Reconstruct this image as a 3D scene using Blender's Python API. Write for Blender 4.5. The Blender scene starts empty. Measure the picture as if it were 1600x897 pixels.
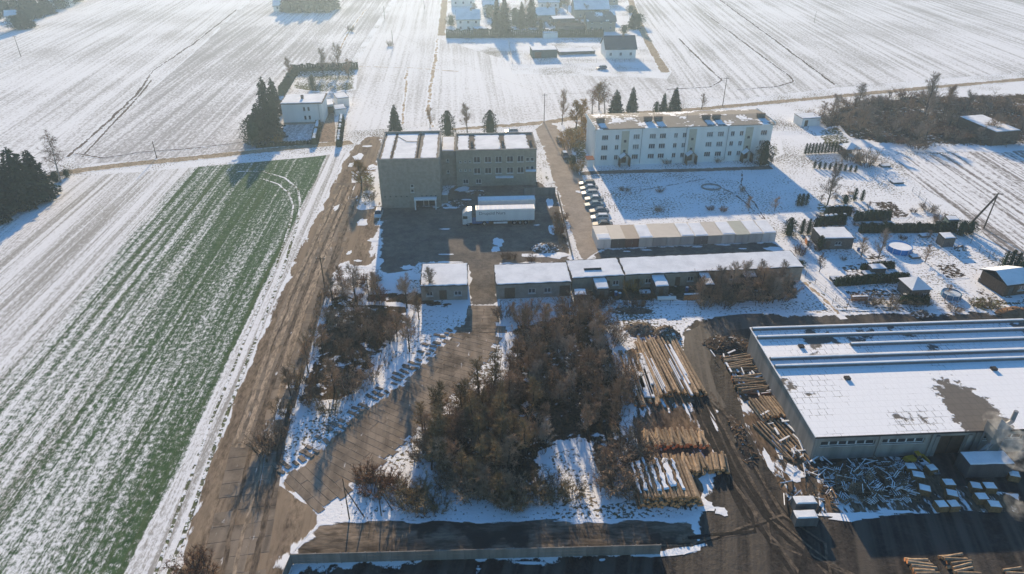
import bpy, bmesh, math, random
import numpy as np
from mathutils import Vector, Matrix, noise, geometry

R = math.radians
PI = math.pi
random.seed(7)
scene = bpy.context.scene
COL = scene.collection

# ------------------------------------------------------------------ camera
CAM_H, PITCH, FPX = 70.0, R(30.5), 1100.0
cd = bpy.data.cameras.new('camera')
cd.sensor_width = 36.0
cd.lens = 36.0 * FPX / 1600.0
cd.clip_start = 0.5
cd.clip_end = 6000
cam = bpy.data.objects.new('camera', cd)
cam.location = (0, 0, CAM_H)
cam.rotation_euler = (PI / 2 - PITCH, 0, 0)
COL.objects.link(cam)
scene.camera = cam

# ------------------------------------------------------------------ light
SUN_EL, SUN_AZ = R(16.5), R(-6.5)          # azimuth from +Y, towards -X
world = bpy.data.worlds.new('World')
scene.world = world
world.use_nodes = True
wn = world.node_tree
wn.nodes.clear()
sky = wn.nodes.new('ShaderNodeTexSky')
sky.sky_type = 'NISHITA'
sky.sun_disc = False
sky.sun_elevation = SUN_EL
sky.sun_rotation = SUN_AZ
sky.air_density = 1.6
sky.dust_density = 0.0
sky.ozone_density = 5.0
bg = wn.nodes.new('ShaderNodeBackground')
bg.inputs['Strength'].default_value = 0.085
wo = wn.nodes.new('ShaderNodeOutputWorld')
tint = wn.nodes.new('ShaderNodeMix')            # cold white balance of the whole sky
tint.data_type = 'RGBA'
tint.blend_type = 'MULTIPLY'
tint.inputs['Factor'].default_value = 1.0
tint.inputs[7].default_value = (0.66, 0.92, 1.12, 1)
wn.links.new(sky.outputs[0], tint.inputs[6])
wn.links.new(tint.outputs[2], bg.inputs[0])
wn.links.new(bg.outputs[0], wo.inputs[0])
sl = bpy.data.lights.new('sun', 'SUN')
sl.energy = 5.0
sl.angle = R(0.6)
sl.color = (1.0, 0.77, 0.50)
sun = bpy.data.objects.new('sun', sl)
sd = Vector((math.sin(SUN_AZ) * math.cos(SUN_EL), math.cos(SUN_AZ) * math.cos(SUN_EL), math.sin(SUN_EL)))
sun.rotation_euler = sd.to_track_quat('Z', 'Y').to_euler()
sun.location = (0, 0, 200)
COL.objects.link(sun)
scene.view_settings.view_transform = 'Standard'
scene.view_settings.look = 'None'
scene.view_settings.exposure = 0.98
scene.view_settings.gamma = 1.0
scene.view_settings.use_curve_mapping = False
scene.render.engine = 'CYCLES'
scene.cycles.use_denoising = True
scene.cycles.max_bounces = 5
scene.cycles.diffuse_bounces = 3
scene.cycles.transparent_max_bounces = 6
scene.cycles.volume_bounces = 1


# ------------------------------------------------------------------ survey helper: a point of the place from its bearing and height
def G(px, py, z=0.0):
    x = (px - 800) / FPX
    y = (448.5 - py) / FPX
    d = Vector((x, math.cos(PITCH) + y * math.sin(PITCH), -math.sin(PITCH) + y * math.cos(PITCH)))
    t = (z - CAM_H) / d.z
    return Vector((d.x * t, d.y * t, z))


# ------------------------------------------------------------------ mesh builder
class MB:
    def __init__(s):
        s.v, s.f, s.m = [], [], []

    def add(s, vs, fs, mi=0):
        o = len(s.v)
        s.v += [tuple(v) for v in vs]
        s.f += [tuple(i + o for i in f) for f in fs]
        s.m += [mi] * len(fs)
        return s

    def box(s, x0, x1, y0, y1, z0, z1, mi=0):
        return s.add([(x0, y0, z0), (x1, y0, z0), (x1, y1, z0), (x0, y1, z0), (x0, y0, z1), (x1, y0, z1), (x1, y1, z1), (x0, y1, z1)],
                     [(3, 2, 1, 0), (4, 5, 6, 7), (0, 1, 5, 4), (1, 2, 6, 5), (2, 3, 7, 6), (3, 0, 4, 7)], mi)

    def hexa(s, lo, hi, mi=0):
        return s.add(list(lo) + list(hi), [(3, 2, 1, 0), (4, 5, 6, 7), (0, 1, 5, 4), (1, 2, 6, 5), (2, 3, 7, 6), (3, 0, 4, 7)], mi)

    def prism_x(s, prof, x0, x1, mi=0):      # profile of (y,z) counter-clockwise seen from +X
        n = len(prof)
        vs = [(x0, y, z) for y, z in prof] + [(x1, y, z) for y, z in prof]
        fs = [tuple(range(n))[::-1], tuple(range(n, 2 * n))] + [(i, (i + 1) % n, n + (i + 1) % n, n + i) for i in range(n)]
        return s.add(vs, fs, mi)

    def tube(s, a, b, r0, r1, n=6, mi=0, cap=True, mi_cap=None):
        a, b = Vector(a), Vector(b)
        d = (b - a).normalized() if (b - a).length > 1e-6 else Vector((0, 0, 1))
        u = d.orthogonal().normalized()
        w = d.cross(u)
        vs = []
        for c, r in ((a, r0), (b, r1)):
            for i in range(n):
                t = 2 * PI * i / n
                vs.append(c + u * (r * math.cos(t)) + w * (r * math.sin(t)))
        s.add(vs, [(i, (i + 1) % n, n + (i + 1) % n, n + i) for i in range(n)], mi)
        if cap:
            o = len(s.v) - 2 * n
            s.f += [tuple(o + i for i in range(n))[::-1], tuple(o + n + i for i in range(n))]
            s.m += [mi if mi_cap is None else mi_cap] * 2
        return s

    def tri(s, a, b, c, mi=0):
        return s.add([a, b, c], [(0, 1, 2)], mi)

    def mesh(s, name, mats, smooth=False):
        me = bpy.data.meshes.new(name)
        me.from_pydata(s.v, [], s.f)
        for m in (mats if isinstance(mats, (list, tuple)) else [mats]):
            me.materials.append(m)
        if any(s.m):
            me.polygons.foreach_set('material_index', s.m)
        if smooth:
            me.polygons.foreach_set('use_smooth', [True] * len(me.polygons))
        me.update()
        return me

    def build(s, name, mats, parent=None, loc=None, rz=0.0, smooth=False):
        return obj(name, s.mesh(name, mats, smooth), parent, loc, rz)


def obj(name, me, parent=None, loc=None, rz=0.0):
    o = bpy.data.objects.new(name, me)
    COL.objects.link(o)
    if parent is not None:
        o.parent = parent
    if loc is not None:
        o.location = loc
    if rz:
        o.rotation_euler = (0, 0, rz)
    return o


def tag(o, label=None, cat=None, group=None, kind=None):
    if label:
        o['label'] = label
    if cat:
        o['category'] = cat
    if group:
        o['group'] = group
    if kind:
        o['kind'] = kind
    return o


def thing(name, label, cat, loc=(0, 0, 0), rz=0.0, group=None):
    return tag(obj(name, None, None, loc, rz), label, cat, group)


def dup(root, loc, rz=0.0, label=None, group=None, scale=None):
    r = root.copy()
    COL.objects.link(r)
    r.location = loc
    r.rotation_euler = (0, 0, rz)
    if scale is not None:
        r.scale = scale if isinstance(scale, (tuple, list)) else (scale,) * 3
    if label:
        r['label'] = label
    if group:
        r['group'] = group
    for ch in root.children:
        c = ch.copy()
        COL.objects.link(c)
        c.parent = r
        for g in ch.children:
            d = g.copy()
            COL.objects.link(d)
            d.parent = c
    return r


def frame(a, b, z=0.0):
    A, B = G(a[0], a[1], z), G(b[0], b[1], z)
    return Vector((A.x, A.y, 0)), math.atan2(B.y - A.y, B.x - A.x), (B - A).length


# ------------------------------------------------------------------ node helper
class NT:
    def __init__(s, name):
        s.mat = bpy.data.materials.new(name)
        s.mat.use_nodes = True
        s.t = s.mat.node_tree
        s.t.nodes.clear()
        s.geo = None

    def n(s, ty, **kw):
        nd = s.t.nodes.new(ty)
        for k, v in kw.items():
            setattr(nd, k, v)
        return nd

    def set(s, sock, v):
        if isinstance(v, bpy.types.NodeSocket):
            s.t.links.new(v, sock)
        else:
            if sock.type == 'RGBA' and len(v) == 3:
                v = (*v, 1)
            sock.default_value = v

    def pos(s):
        if s.geo is None:
            s.geo = s.n('ShaderNodeNewGeometry')
        return s.geo.outputs['Position']

    def objc(s):
        return s.n('ShaderNodeTexCoord').outputs['Object']

    def map(s, vec, rot=0.0, sc=(1, 1, 1)):
        # rotate by -rot about Z, then scale
        r = s.n('ShaderNodeVectorRotate', rotation_type='Z_AXIS')
        s.set(r.inputs['Vector'], vec)
        r.inputs['Angle'].default_value = -rot
        m = s.n('ShaderNodeVectorMath', operation='MULTIPLY')
        s.t.links.new(r.outputs[0], m.inputs[0])
        m.inputs[1].default_value = sc
        return m.outputs[0]

    def noise(s, vec, scale, detail=4, rough=0.55, dist=0.0):
        nd = s.n('ShaderNodeTexNoise')
        s.set(nd.inputs['Vector'], vec)
        nd.inputs['Scale'].default_value = scale
        nd.inputs['Detail'].default_value = detail
        nd.inputs['Roughness'].default_value = rough
        nd.inputs['Distortion'].default_value = dist
        return nd.outputs['Fac']

    def vor(s, vec, scale, feature='F1', out='Distance'):
        nd = s.n('ShaderNodeTexVoronoi', feature=feature)
        s.set(nd.inputs['Vector'], vec)
        nd.inputs['Scale'].default_value = scale
        return nd.outputs[out]

    def math(s, op, a, b=0.0, c=None):
        nd = s.n('ShaderNodeMath', operation=op)
        s.set(nd.inputs[0], a)
        s.set(nd.inputs[1], b)
        if c is not None:
            s.set(nd.inputs[2], c)
        return nd.outputs[0]

    def step(s, v, lo, hi, a=0.0, b=1.0):
        nd = s.n('ShaderNodeMapRange', interpolation_type='SMOOTHSTEP')
        s.set(nd.inputs['Value'], v)
        for k, x in (('From Min', lo), ('From Max', hi), ('To Min', a), ('To Max', b)):
            s.set(nd.inputs[k], x)
        return nd.outputs[0]

    def mix(s, f, a, b):
        nd = s.n('ShaderNodeMix', data_type='RGBA')
        s.set(nd.inputs['Factor'], f)
        s.set(nd.inputs['A'], a) if False else s.set(nd.inputs[6], a)
        s.set(nd.inputs[7], b)
        return nd.outputs[2]

    def attr(s, name):
        nd = s.n('ShaderNodeAttribute', attribute_name=name)
        return nd.outputs['Fac']

    def rand(s):
        return s.n('ShaderNodeObjectInfo').outputs['Random']

    def sep(s, vec):
        nd = s.n('ShaderNodeSeparateXYZ')
        s.set(nd.inputs[0], vec)
        return nd.outputs

    def bump(s, h, strength=0.5, dist=0.1, nrm=None):
        nd = s.n('ShaderNodeBump')
        nd.inputs['Strength'].default_value = strength
        nd.inputs['Distance'].default_value = dist
        s.set(nd.inputs['Height'], h)
        if nrm is not None:
            s.set(nd.inputs['Normal'], nrm)
        return nd.outputs[0]

    def out(s, col, rough=0.8, nrm=None, spec=0.3, metal=0.0):
        b = s.n('ShaderNodeBsdfPrincipled')
        s.set(b.inputs['Base Color'], col)
        s.set(b.inputs['Roughness'], rough)
        b.inputs['Specular IOR Level'].default_value = spec
        b.inputs['Metallic'].default_value = metal
        if nrm is not None:
            s.set(b.inputs['Normal'], nrm)
        o = s.n('ShaderNodeOutputMaterial')
        s.t.links.new(b.outputs[0], o.inputs[0])
        return s.mat


SNOW = (0.80, 0.82, 0.85)
FIELD_SNOW = (0.76, 0.77, 0.79)


def plain(name, col, col2=None, scale=1.5, rough=0.8, bump=0.0, vary=0.0, spec=0.3, metal=0.0, streak=False):
    t = NT(name)
    p = t.objc()
    if streak:
        p = t.map(p, 0, (1, 1, 0.12))
    f = t.step(t.noise(p, scale, 5), 0.3, 0.7)
    c2 = col2 or tuple(x * 0.75 for x in col)
    c = t.mix(f, col, c2)
    if vary:
        hsv = t.n('ShaderNodeHueSaturation')
        t.set(hsv.inputs['Value'], t.step(t.rand(), 0, 1, 1 - vary, 1 + vary))
        t.set(hsv.inputs['Color'], c)
        c = hsv.outputs[0]
    nr = t.bump(t.noise(p, scale * 4, 4), bump, 0.05) if bump else None
    return t.out(c, rough, nr, 0.0 if rough >= 0.8 else spec, metal)


def ground_mat(name, cols, K, scale=0.9, big=0.07, edge=True, edge_w=0.6, rot=0.0, stretch=1.0, rough=0.9, bump=0.4,
               detail_scale=2.6, tracks=None, wet=0.0, mud=None, spec=0.0, var=(0.5, 1.55)):
    """soil/paving colours with snow left in it; K is how bare it is (0.3 mostly snow, 0.75 bare)."""
    t = NT(name)
    P = t.pos()
    q = t.map(P, rot, (1, stretch, 1))
    n1 = t.noise(q, scale, 6, 0.62)
    n2 = t.noise(P, big, 3)
    m = t.math('ADD', t.math('MULTIPLY', n1, 0.65), t.math('MULTIPLY', n2, 0.35))
    if edge:
        e = t.math('SUBTRACT', 1.0, t.attr('edge'))
        m = t.math('ADD', m, t.math('MULTIPLY', e, edge_w))
    s = t.step(m, K - 0.02, K + 0.03)
    a = t.mix(t.step(t.noise(q, scale * 0.35 + 0.1, 5), 0.35, 0.65), cols[0], cols[1])
    fine = t.noise(q, detail_scale, 4, 0.7)
    hsv = t.n('ShaderNodeHueSaturation')
    t.set(hsv.inputs['Color'], a)
    mid = t.math('ADD', t.math('MULTIPLY', fine, 0.45), t.math('MULTIPLY', t.noise(q, scale * 1.6 + 0.3, 6, 0.7), 0.55))
    t.set(hsv.inputs['Value'], t.step(mid, 0.36, 0.64, var[0], var[1]))
    a = hsv.outputs[0]
    if mud:
        a = t.mix(t.step(t.noise(P, 0.16, 4, 0.6), 0.52, 0.60), a, mud)
    h = t.math('ADD', t.math('MULTIPLY', fine, 0.5), n1)
    if tracks:
        tr = t.noise(t.map(P, tracks[0], (1, 0.03, 1)), tracks[1], 3, 0.6)
        a = t.mix(t.step(tr, 0.42, 0.62), a, tracks[2])
        h = t.math('ADD', h, t.math('MULTIPLY', tr, 1.2))
    sn = t.mix(t.noise(P, 0.6, 4), SNOW, tuple(x * 0.9 for x in SNOW))
    c = t.mix(s, a, sn)
    h = t.math('ADD', h, t.math('MULTIPLY', s, 0.6))
    r = rough
    if wet:
        r = t.step(n2, 0.4, 0.6, rough, rough - wet)
    return t.out(c, r, t.bump(h, bump, 0.12), spec)


def field_mat(name, dir_px, soil, cover, spacing=1.6, mixf=0.7, contrast=0.5, big=0.02, soil2=None, fine_scale=1.6, bump=0.5):
    a, b = G(*dir_px[0]), G(*dir_px[1])
    rot = math.atan2(b.y - a.y, b.x - a.x) - PI / 2      # rows run along local Y after the turn
    t = NT(name)
    P = t.pos()
    rows = t.noise(t.map(P, rot, (1, 0.015, 1)), 1.0 / spacing, 4, 0.6)
    wide = t.noise(t.map(P, rot, (1, 0.03, 1)), 0.09, 3, 0.6)
    fine = t.noise(t.map(P, rot, (1, 0.5, 1)), fine_scale * 0.8, 6, 0.75)
    bign = t.noise(P, big, 3)
    m = t.math('ADD', t.math('MULTIPLY', rows, contrast), t.math('MULTIPLY', fine, 0.8))
    m = t.math('ADD', m, t.math('MULTIPLY', wide, 0.22))
    m = t.math('ADD', m, t.math('MULTIPLY', bign, 0.35))
    mean = 0.5 * (contrast + 0.8 + 0.22 + 0.35)
    lo = mean + (cover - 0.5) * 0.5
    s = t.step(m, lo - 0.09, lo + 0.13, 0.0, mixf)
    so = t.mix(t.noise(P, 0.25, 4), soil, soil2 or tuple(x * 0.7 for x in soil))
    c = t.mix(s, FIELD_SNOW, so)
    h = t.math('ADD', rows, t.math('MULTIPLY', fine, 0.6))
    return t.out(c, 0.9, t.bump(h, bump, 0.15), 0.0)


# ------------------------------------------------------------------ ground sheets
def fractal_loop(pts, step, rough, seed):
    out = []
    n = len(pts)
    for i in range(n):
        a, b = pts[i], pts[(i + 1) % n]
        k = max(1, int((b - a).length / step))
        for j in range(k):
            out.append(a.lerp(b, j / k))
    res = []
    for p in out:
        q = Vector((p.x, p.y, seed * 13.7))
        dx = noise.noise(q * 0.11) * 1.0 + noise.noise(q * 0.37) * 0.5 + noise.noise(q * 1.1) * 0.3
        q2 = q + Vector((57.3, 11.1, 4.2))
        dy = noise.noise(q2 * 0.11) * 1.0 + noise.noise(q2 * 0.37) * 0.5 + noise.noise(q2 * 1.1) * 0.3
        res.append(Vector((p.x + dx * rough, p.y + dy * rough, p.z)))
    return res


def inside(P, poly):
    x, y = P[:, 0], P[:, 1]
    c = np.zeros(len(P), bool)
    n = len(poly)
    j = n - 1
    for i in range(n):
        xi, yi = poly[i]
        xj, yj = poly[j]
        k = (yi > y) != (yj > y)
        if abs(yj - yi) > 1e-12:
            c ^= k & (x < (xj - xi) * (y - yi) / (yj - yi) + xi)
        j = i
    return c


def dist_poly(P, poly):
    A = np.array(poly)
    B = np.roll(A, -1, 0)
    D = np.full(len(P), 1e9)
    for a, b in zip(A, B):
        ab = b - a
        t = np.clip(((P - a) @ ab) / max(ab @ ab, 1e-9), 0, 1)
        q = a + t[:, None] * ab
        D = np.minimum(D, np.hypot(*(P - q).T))
    return D


_sheet_n = [0]


def sheet(name, px, mat, z, cell=2.0, soft=1.5, rough=0.4, step=0.9, parent=None, kind='structure', label=None, cat=None, hump=0.0):
    _sheet_n[0] += 1
    pts = [p if isinstance(p, Vector) else G(*p) for p in px]
    lp = fractal_loop(pts, step, rough, _sheet_n[0])
    poly = [(p.x, p.y) for p in lp]
    A = np.array(poly)
    mn, mx = A.min(0), A.max(0)
    gx = np.arange(mn[0], mx[0], cell)
    gy = np.arange(mn[1], mx[1], cell)
    rng = np.random.default_rng(_sheet_n[0])
    P = np.array([(x, y) for x in gx for y in gy]).reshape(-1, 2)
    if len(P):
        P = P + rng.uniform(-0.3, 0.3, P.shape) * cell
        P = P[inside(P, poly)]
    if len(P):
        P = P[dist_poly(P, poly) > cell * 0.35]
    vs = [Vector(p) for p in poly] + [Vector(p) for p in P.tolist()]
    n = len(poly)
    r = geometry.delaunay_2d_cdt(vs, [(i, (i + 1) % n) for i in range(n)], [], 1, 1e-4)
    V = np.array([(v.x, v.y) for v in r[0]])
    F = r[2]
    d = dist_poly(V, poly)
    me = bpy.data.meshes.new(name)
    zz = [z + (hump * min(1, dd / max(soft, .01)) * (0.5 + 0.9 * abs(noise.noise(Vector((x * .4, y * .4, 3))))) if hump else 0) for (x, y), dd in zip(V, d)]
    me.from_pydata([(x, y, h) for (x, y), h in zip(V, zz)], [], F)
    # keep all faces up
    me.update()
    bad = sum(1 for p in me.polygons if p.normal.z < 0)
    if bad:
        me.flip_normals()
    at = me.attributes.new('edge', 'FLOAT', 'POINT')
    at.data.foreach_set('value', np.clip(d / max(soft, 1e-3), 0, 1).astype(np.float32))
    me.materials.append(mat)
    if hump:
        me.polygons.foreach_set('use_smooth', [True] * len(me.polygons))
    o = obj(name, me, parent)
    if parent is None:
        tag(o, label, cat, None, kind)
    return o


def ribbon_px(px, w, z=0):
    """closed polygon around a polyline of survey points"""
    pts = [p if isinstance(p, Vector) else G(*p) for p in px]
    L, Rr = [], []
    for i, p in enumerate(pts):
        d = (pts[min(i + 1, len(pts) - 1)] - pts[max(i - 1, 0)])
        d.z = 0
        d.normalize()
        nrm = Vector((-d.y, d.x, 0))
        ww = w[i] if isinstance(w, (list, tuple)) else w
        L.append(p + nrm * ww / 2)
        Rr.append(p - nrm * ww / 2)
    return L + Rr[::-1]

# ================================================================== the setting
BROWN = (0.14, 0.105, 0.075)
m_base = ground_mat('snow_ground', [(0.17, 0.13, 0.09), (0.12, 0.11, 0.06)], 0.442, scale=2.0, big=0.06, edge=False, bump=0.5)
me = bpy.data.meshes.new('ground')
me.from_pydata([(-3000, -300, 0), (3000, -300, 0), (3000, 4000, 0), (-3000, 4000, 0)], [], [(0, 1, 2, 3)])
me.materials.append(m_base)
tag(obj('ground', me), 'snow-covered ground reaching to the horizon', None, None, 'structure')


def crop_material():
    a, b = G(262, 915), G(535, 250)
    rot = math.atan2(b.y - a.y, b.x - a.x) - PI / 2
    x0 = a.x * math.cos(-rot) - a.y * math.sin(-rot)
    t = NT('winter_crop')
    P = t.pos()
    q = t.map(P, rot)
    u = t.math('SUBTRACT', t.sep(q)[0], x0)
    v = t.sep(q)[1]
    wob = t.math('MULTIPLY', t.math('SUBTRACT', t.noise(t.map(P, rot, (1, 0.25, 1)), 0.12, 3), 0.5), 16.0)
    uw = t.math('ADD', u, wob)
    g = t.math('MULTIPLY', t.step(uw, -50.0, -36.0), t.step(t.math('ADD', u, t.math('MULTIPLY', wob, 0.2)), -4.2, -5.6))
    rows = t.noise(t.map(P, rot, (1, 0.012, 1)), 0.8, 5, 0.7)
    wide = t.noise(t.map(P, rot, (1, 0.05, 1)), 0.11, 3, 0.55)
    fine = t.noise(t.map(P, rot, (1, 0.4, 1)), 2.6, 6, 0.8)
    big = t.noise(P, 0.03, 2)
    near = t.step(v, 60.0, 190.0, 0.0, 0.14)            # the near end keeps more snow
    far_left = t.step(u, -36.0, -8.0, -0.04, 0.03)
    sp = t.noise(P, 1.15, 6, 0.8)                        # speckle of plants and snow
    m = t.math('ADD', t.math('MULTIPLY', rows, 0.75), t.math('MULTIPLY', fine, 0.85))
    m = t.math('ADD', m, t.math('MULTIPLY', sp, 1.0))
    m = t.math('ADD', m, t.math('MULTIPLY', wide, 0.34))
    m = t.math('ADD', t.math('ADD', m, near), far_left)
    m = t.math('SUBTRACT', m, t.math('MULTIPLY', t.math('SUBTRACT', 1.0, g), 0.62))
    bare = t.step(m, 1.335, 1.61, 0.0, 0.96)
    green = t.mix(t.step(t.noise(P, 0.7, 6, 0.7), .3, .7), (0.026, 0.066, 0.023), (0.064, 0.116, 0.046))
    green = t.mix(t.step(rows, 0.56, 0.7, 0, 0.5), green, (0.11, 0.12, 0.06))
    # the strip left of the crop and the verge: snow over tan stubble
    m2 = t.math('ADD', t.math('MULTIPLY', rows, 0.85), t.math('MULTIPLY', fine, 0.65))
    st = t.step(m2, 0.69, 0.86, 0.0, 0.72)
    stub = t.mix(st, FIELD_SNOW, (0.17, 0.15, 0.11))
    c = t.mix(bare, stub, green)
    h = t.math('ADD', t.math('MULTIPLY', fine, 0.7), rows)
    return t.out(c, 0.9, t.bump(h, 0.5, 0.15), 0.0)


def S(*a, **k):
    return sheet(*a, **k)


S('crop_field', [(541, 238), (500, 244), (300, 262), (110, 277), (60, 320), (-30, 345), (-400, 420), (-900, 700), (-1000, 960), (245, 960), (262, 915), (345, 668), (440, 445), (500, 322), (533, 252)],
  crop_material(), 0.02, cell=12, step=2.5, rough=0.35, label='winter crop field with green rows showing through thin snow')
fa = field_mat('far_field_soil', [(200, 82), (267, 37)], (0.17, 0.14, 0.11), 0.53, spacing=1.7, mixf=0.6)
S('far_field', [(-500, 300), (0, 272), (96, 258), (112, 244), (300, 83), (388, 0), (430, -40), (-900, -40)], fa, 0.012, cell=40, step=6, label='snowy stubble field left of the diagonal track')
fb = field_mat('field_soil', [(300, 200), (470, 40)], (0.15, 0.125, 0.11), 0.43, spacing=1.5, mixf=0.65)
S('far_field', [(116, 246), (302, 84), (392, 0), (440, -40), (640, -40), (605, 10), (548, 95), (540, 215), (440, 230), (300, 244), (118, 258)], fb, 0.015, cell=40, step=6, label='snowy ploughed field behind the white house')
fc = field_mat('meadow_soil', [(590, 200), (640, 30)], (0.18, 0.15, 0.11), 0.55, spacing=1.8, mixf=0.5)
S('far_field', [(545, 205), (556, 100), (612, 10), (650, -40), (690, -40), (690, 62), (795, 95), (800, 115), (1020, 122), (1110, 128), (1125, 150), (850, 186), (690, 196)], fc, 0.018, cell=40, step=6, label='snowy meadow between the office building and the far village')
fd = field_mat('strip_field_soil', [(1121, 0), (1310, 135)], (0.16, 0.14, 0.10), 0.52, spacing=1.9, mixf=0.6, contrast=0.7)
S('far_field', [(1040, 128), (1050, 112), (985, 10), (960, -40), (2000, -40), (2000, 85), (1600, 112), (1300, 138), (1130, 158)], fd, 0.021, cell=40, step=6, label='wide striped snowy field beyond the east road')
fe = field_mat('row_field_soil', [(1414, 263), (1600, 407)], (0.13, 0.10, 0.075), 0.48, spacing=1.3, mixf=0.85, contrast=1.1)
S('row_field', [(1398, 246), (1480, 240), (1600, 232), (1800, 225), (2100, 470), (1640, 420), (1595, 420), (1500, 330), (1430, 285)], fe, 0.02, cell=15, step=2, label='snowy ploughed field with dark rows beside the gardens')

# ---- roads
m_gravel = ground_mat('gravel', [(0.345, 0.285, 0.210), (0.255, 0.210, 0.150)], 0.72, scale=0.8, edge_w=0.35, bump=0.3)
m_conc = ground_mat('worn_concrete_road', [(0.223, 0.173, 0.123), (0.145, 0.112, 0.084)], 0.74, scale=0.5, edge_w=0.3, rot=R(4), stretch=0.3, bump=0.3, tracks=(R(4), 0.5, (0.25, 0.195, 0.14)))
m_asph = ground_mat('old_asphalt', [(0.168, 0.145, 0.122), (0.116, 0.105, 0.093)], 0.735, scale=0.25, big=0.10, edge_w=0.28, bump=0.2, detail_scale=3, var=(0.7, 1.3))
m_street = ground_mat('street_asphalt', [(0.354, 0.302, 0.250), (0.291, 0.250, 0.208)], 0.80, scale=0.4, edge_w=0.32, bump=0.15, var=(0.86, 1.12))
m_yard = ground_mat('black_mud', [(0.034, 0.029, 0.026), (0.015, 0.014, 0.014)], 0.74, scale=0.7, edge_w=0.4, rough=0.75, bump=0.9, tracks=(R(-14), 0.45, (0.075, 0.064, 0.053)), wet=0.2, spec=0.08)
m_dirt = ground_mat('packed_dirt', [(0.180, 0.144, 0.108), (0.078, 0.066, 0.054)], 0.74, scale=0.6, edge_w=0.35, rot=R(90), stretch=0.25, bump=0.6, mud=(0.05, 0.042, 0.036))
m_litter = ground_mat('leaf_litter', [(0.090, 0.063, 0.042), (0.058, 0.045, 0.029)], 0.575, scale=0.7, big=0.12, edge_w=0.75, bump=0.7)
m_grass = ground_mat('winter_grass', [(0.090, 0.102, 0.042), (0.120, 0.102, 0.054)], 0.515, scale=1.3, edge_w=0.35, bump=0.6)
m_bark = ground_mat('bark_litter', [(0.153, 0.109, 0.071), (0.076, 0.058, 0.045)], 0.58, scale=0.9, big=0.15, edge_w=0.06, bump=0.8, rot=R(3), stretch=0.35)

road = S('concrete_road', [(546, 236), (535, 255), (500, 325), (440, 447), (345, 670), (265, 915), (250, 960), (448, 960), (455, 868), (500, 815), (497, 802), (460, 758), (410, 752), (404, 728), (428, 662),
                           (470, 560), (507, 452), (535, 415), (585, 420), (594, 330), (590, 255), (598, 214), (572, 212)], m_conc, 0.03, cell=2.5, soft=1.2, rough=0.35, label='brown concrete slab road along the crop field')
S('gravel_road', ribbon_px([(552, 222), (480, 229), (400, 237), (300, 247), (200, 257), (110, 268), (40, 285), (-200, 320)], 4.6), m_gravel, 0.035, cell=1.3, soft=0.9, rough=0.25, label='pale gravel lane between the fields')
S('gravel_road', ribbon_px([(700, 203), (850, 192), (915, 182), (1100, 170), (1260, 155), (1430, 139), (1600, 124), (1900, 100)], [3, 5, 4.5, 4.2, 4.2, 4.2, 4.2, 4.2]), m_gravel, 0.035, cell=1.3, soft=0.8, rough=0.25, label='gravel lane running east behind the apartment block')
yard = S('asphalt_yard', [(593, 322), (690, 322), (705, 292), (716, 284), (842, 284), (868, 300), (880, 340), (892, 410), (782, 412), (780, 478), (734, 478), (733, 414), (655, 412), (640, 424), (593, 432)], m_asph, 0.042, cell=2.0, soft=1.3, rough=0.3, label='grey asphalt yard in front of the office building')
street = S('street', [(908, 408), (868, 292), (846, 228), (836, 202), (850, 190), (868, 194), (886, 218), (910, 278), (950, 408)], m_street, 0.046, cell=2.0, soft=0.7, rough=0.12, label='asphalt street between the offices and the apartment block')
S('garage_yard', [(940, 390), (1215, 378), (1240, 397), (1240, 405), (908, 412)], m_asph, 0.05, cell=2.0, soft=1.0, rough=0.3, label='asphalt strip in front of the garages')
S('pavement', ribbon_px([(905, 272), (960, 269), (1080, 266), (1205, 262)], 2.6), m_asph, 0.05, cell=0.8, soft=0.4, rough=0.15, label='paved path along the apartment block front')
S('dirt_road', [(497, 818), (560, 812), (700, 814), (900, 812), (1085, 806), (1095, 860), (1020, 862), (450, 876)], m_dirt, 0.05, cell=1.5, soft=1.0, rough=0.35, label='rutted dirt road behind the concrete fence')
S('mud_yard', [(445, 970), (456, 872), (1030, 858), (1085, 858), (1080, 812), (1078, 795), (1098, 765), (1092, 748), (1122, 735), (1112, 660), (1082, 570), (1060, 520), (1085, 497), (1180, 489), (1440, 488), (1500, 486), (1800, 484), (1900, 970)],
  m_yard, 0.035, cell=2.0, soft=1.6, rough=0.7, label='black muddy timber yard with wheel ruts')
m_wet = ground_mat('wet_track', [(0.068, 0.060, 0.052), (0.052, 0.046, 0.040)], 0.95, scale=0.5, edge=False, rough=0.6, bump=0.3, spec=0.12, tracks=(R(-6), 1.0, (0.10, 0.088, 0.074)))
S('mud_track', ribbon_px([(1200, 500), (1130, 505), (1090, 530), (1088, 570), (1100, 610), (1118, 640)], [5, 5, 4.6, 4.2, 4, 3.5]), m_wet, 0.05, cell=1.5, soft=0.8, rough=0.5, label='smooth wet wheel track curving round the log piles')
S('leaf_litter', [(786, 508), (860, 488), (935, 486), (972, 550), (986, 640), (992, 700), (985, 780), (930, 788), (905, 700), (850, 712), (880, 770), (800, 795), (712, 772), (654, 722), (646, 668), (720, 622), (778, 590)], m_litter, 0.03, cell=1.2, soft=1.8, rough=1.0, label='brown leaf litter under the thicket in the middle', kind='stuff')
S('leaf_litter', [(500, 455), (560, 450), (650, 470), (655, 505), (610, 560), (590, 600), (540, 645), (480, 640), (440, 700), (415, 725), (408, 715), (430, 662), (470, 560)], m_litter, 0.03, cell=1.2, soft=2.6, rough=0.9, label='brown leaf litter under the trees beside the road', kind='stuff')
S('leaf_litter', [(550, 735), (600, 722), (640, 750), (690, 760), (680, 790), (620, 792), (600, 765), (555, 775)], m_litter, 0.03, cell=1.0, soft=1.6, rough=0.6, label='brown leaf litter round the bushes at the road fork', kind='stuff')
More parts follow.
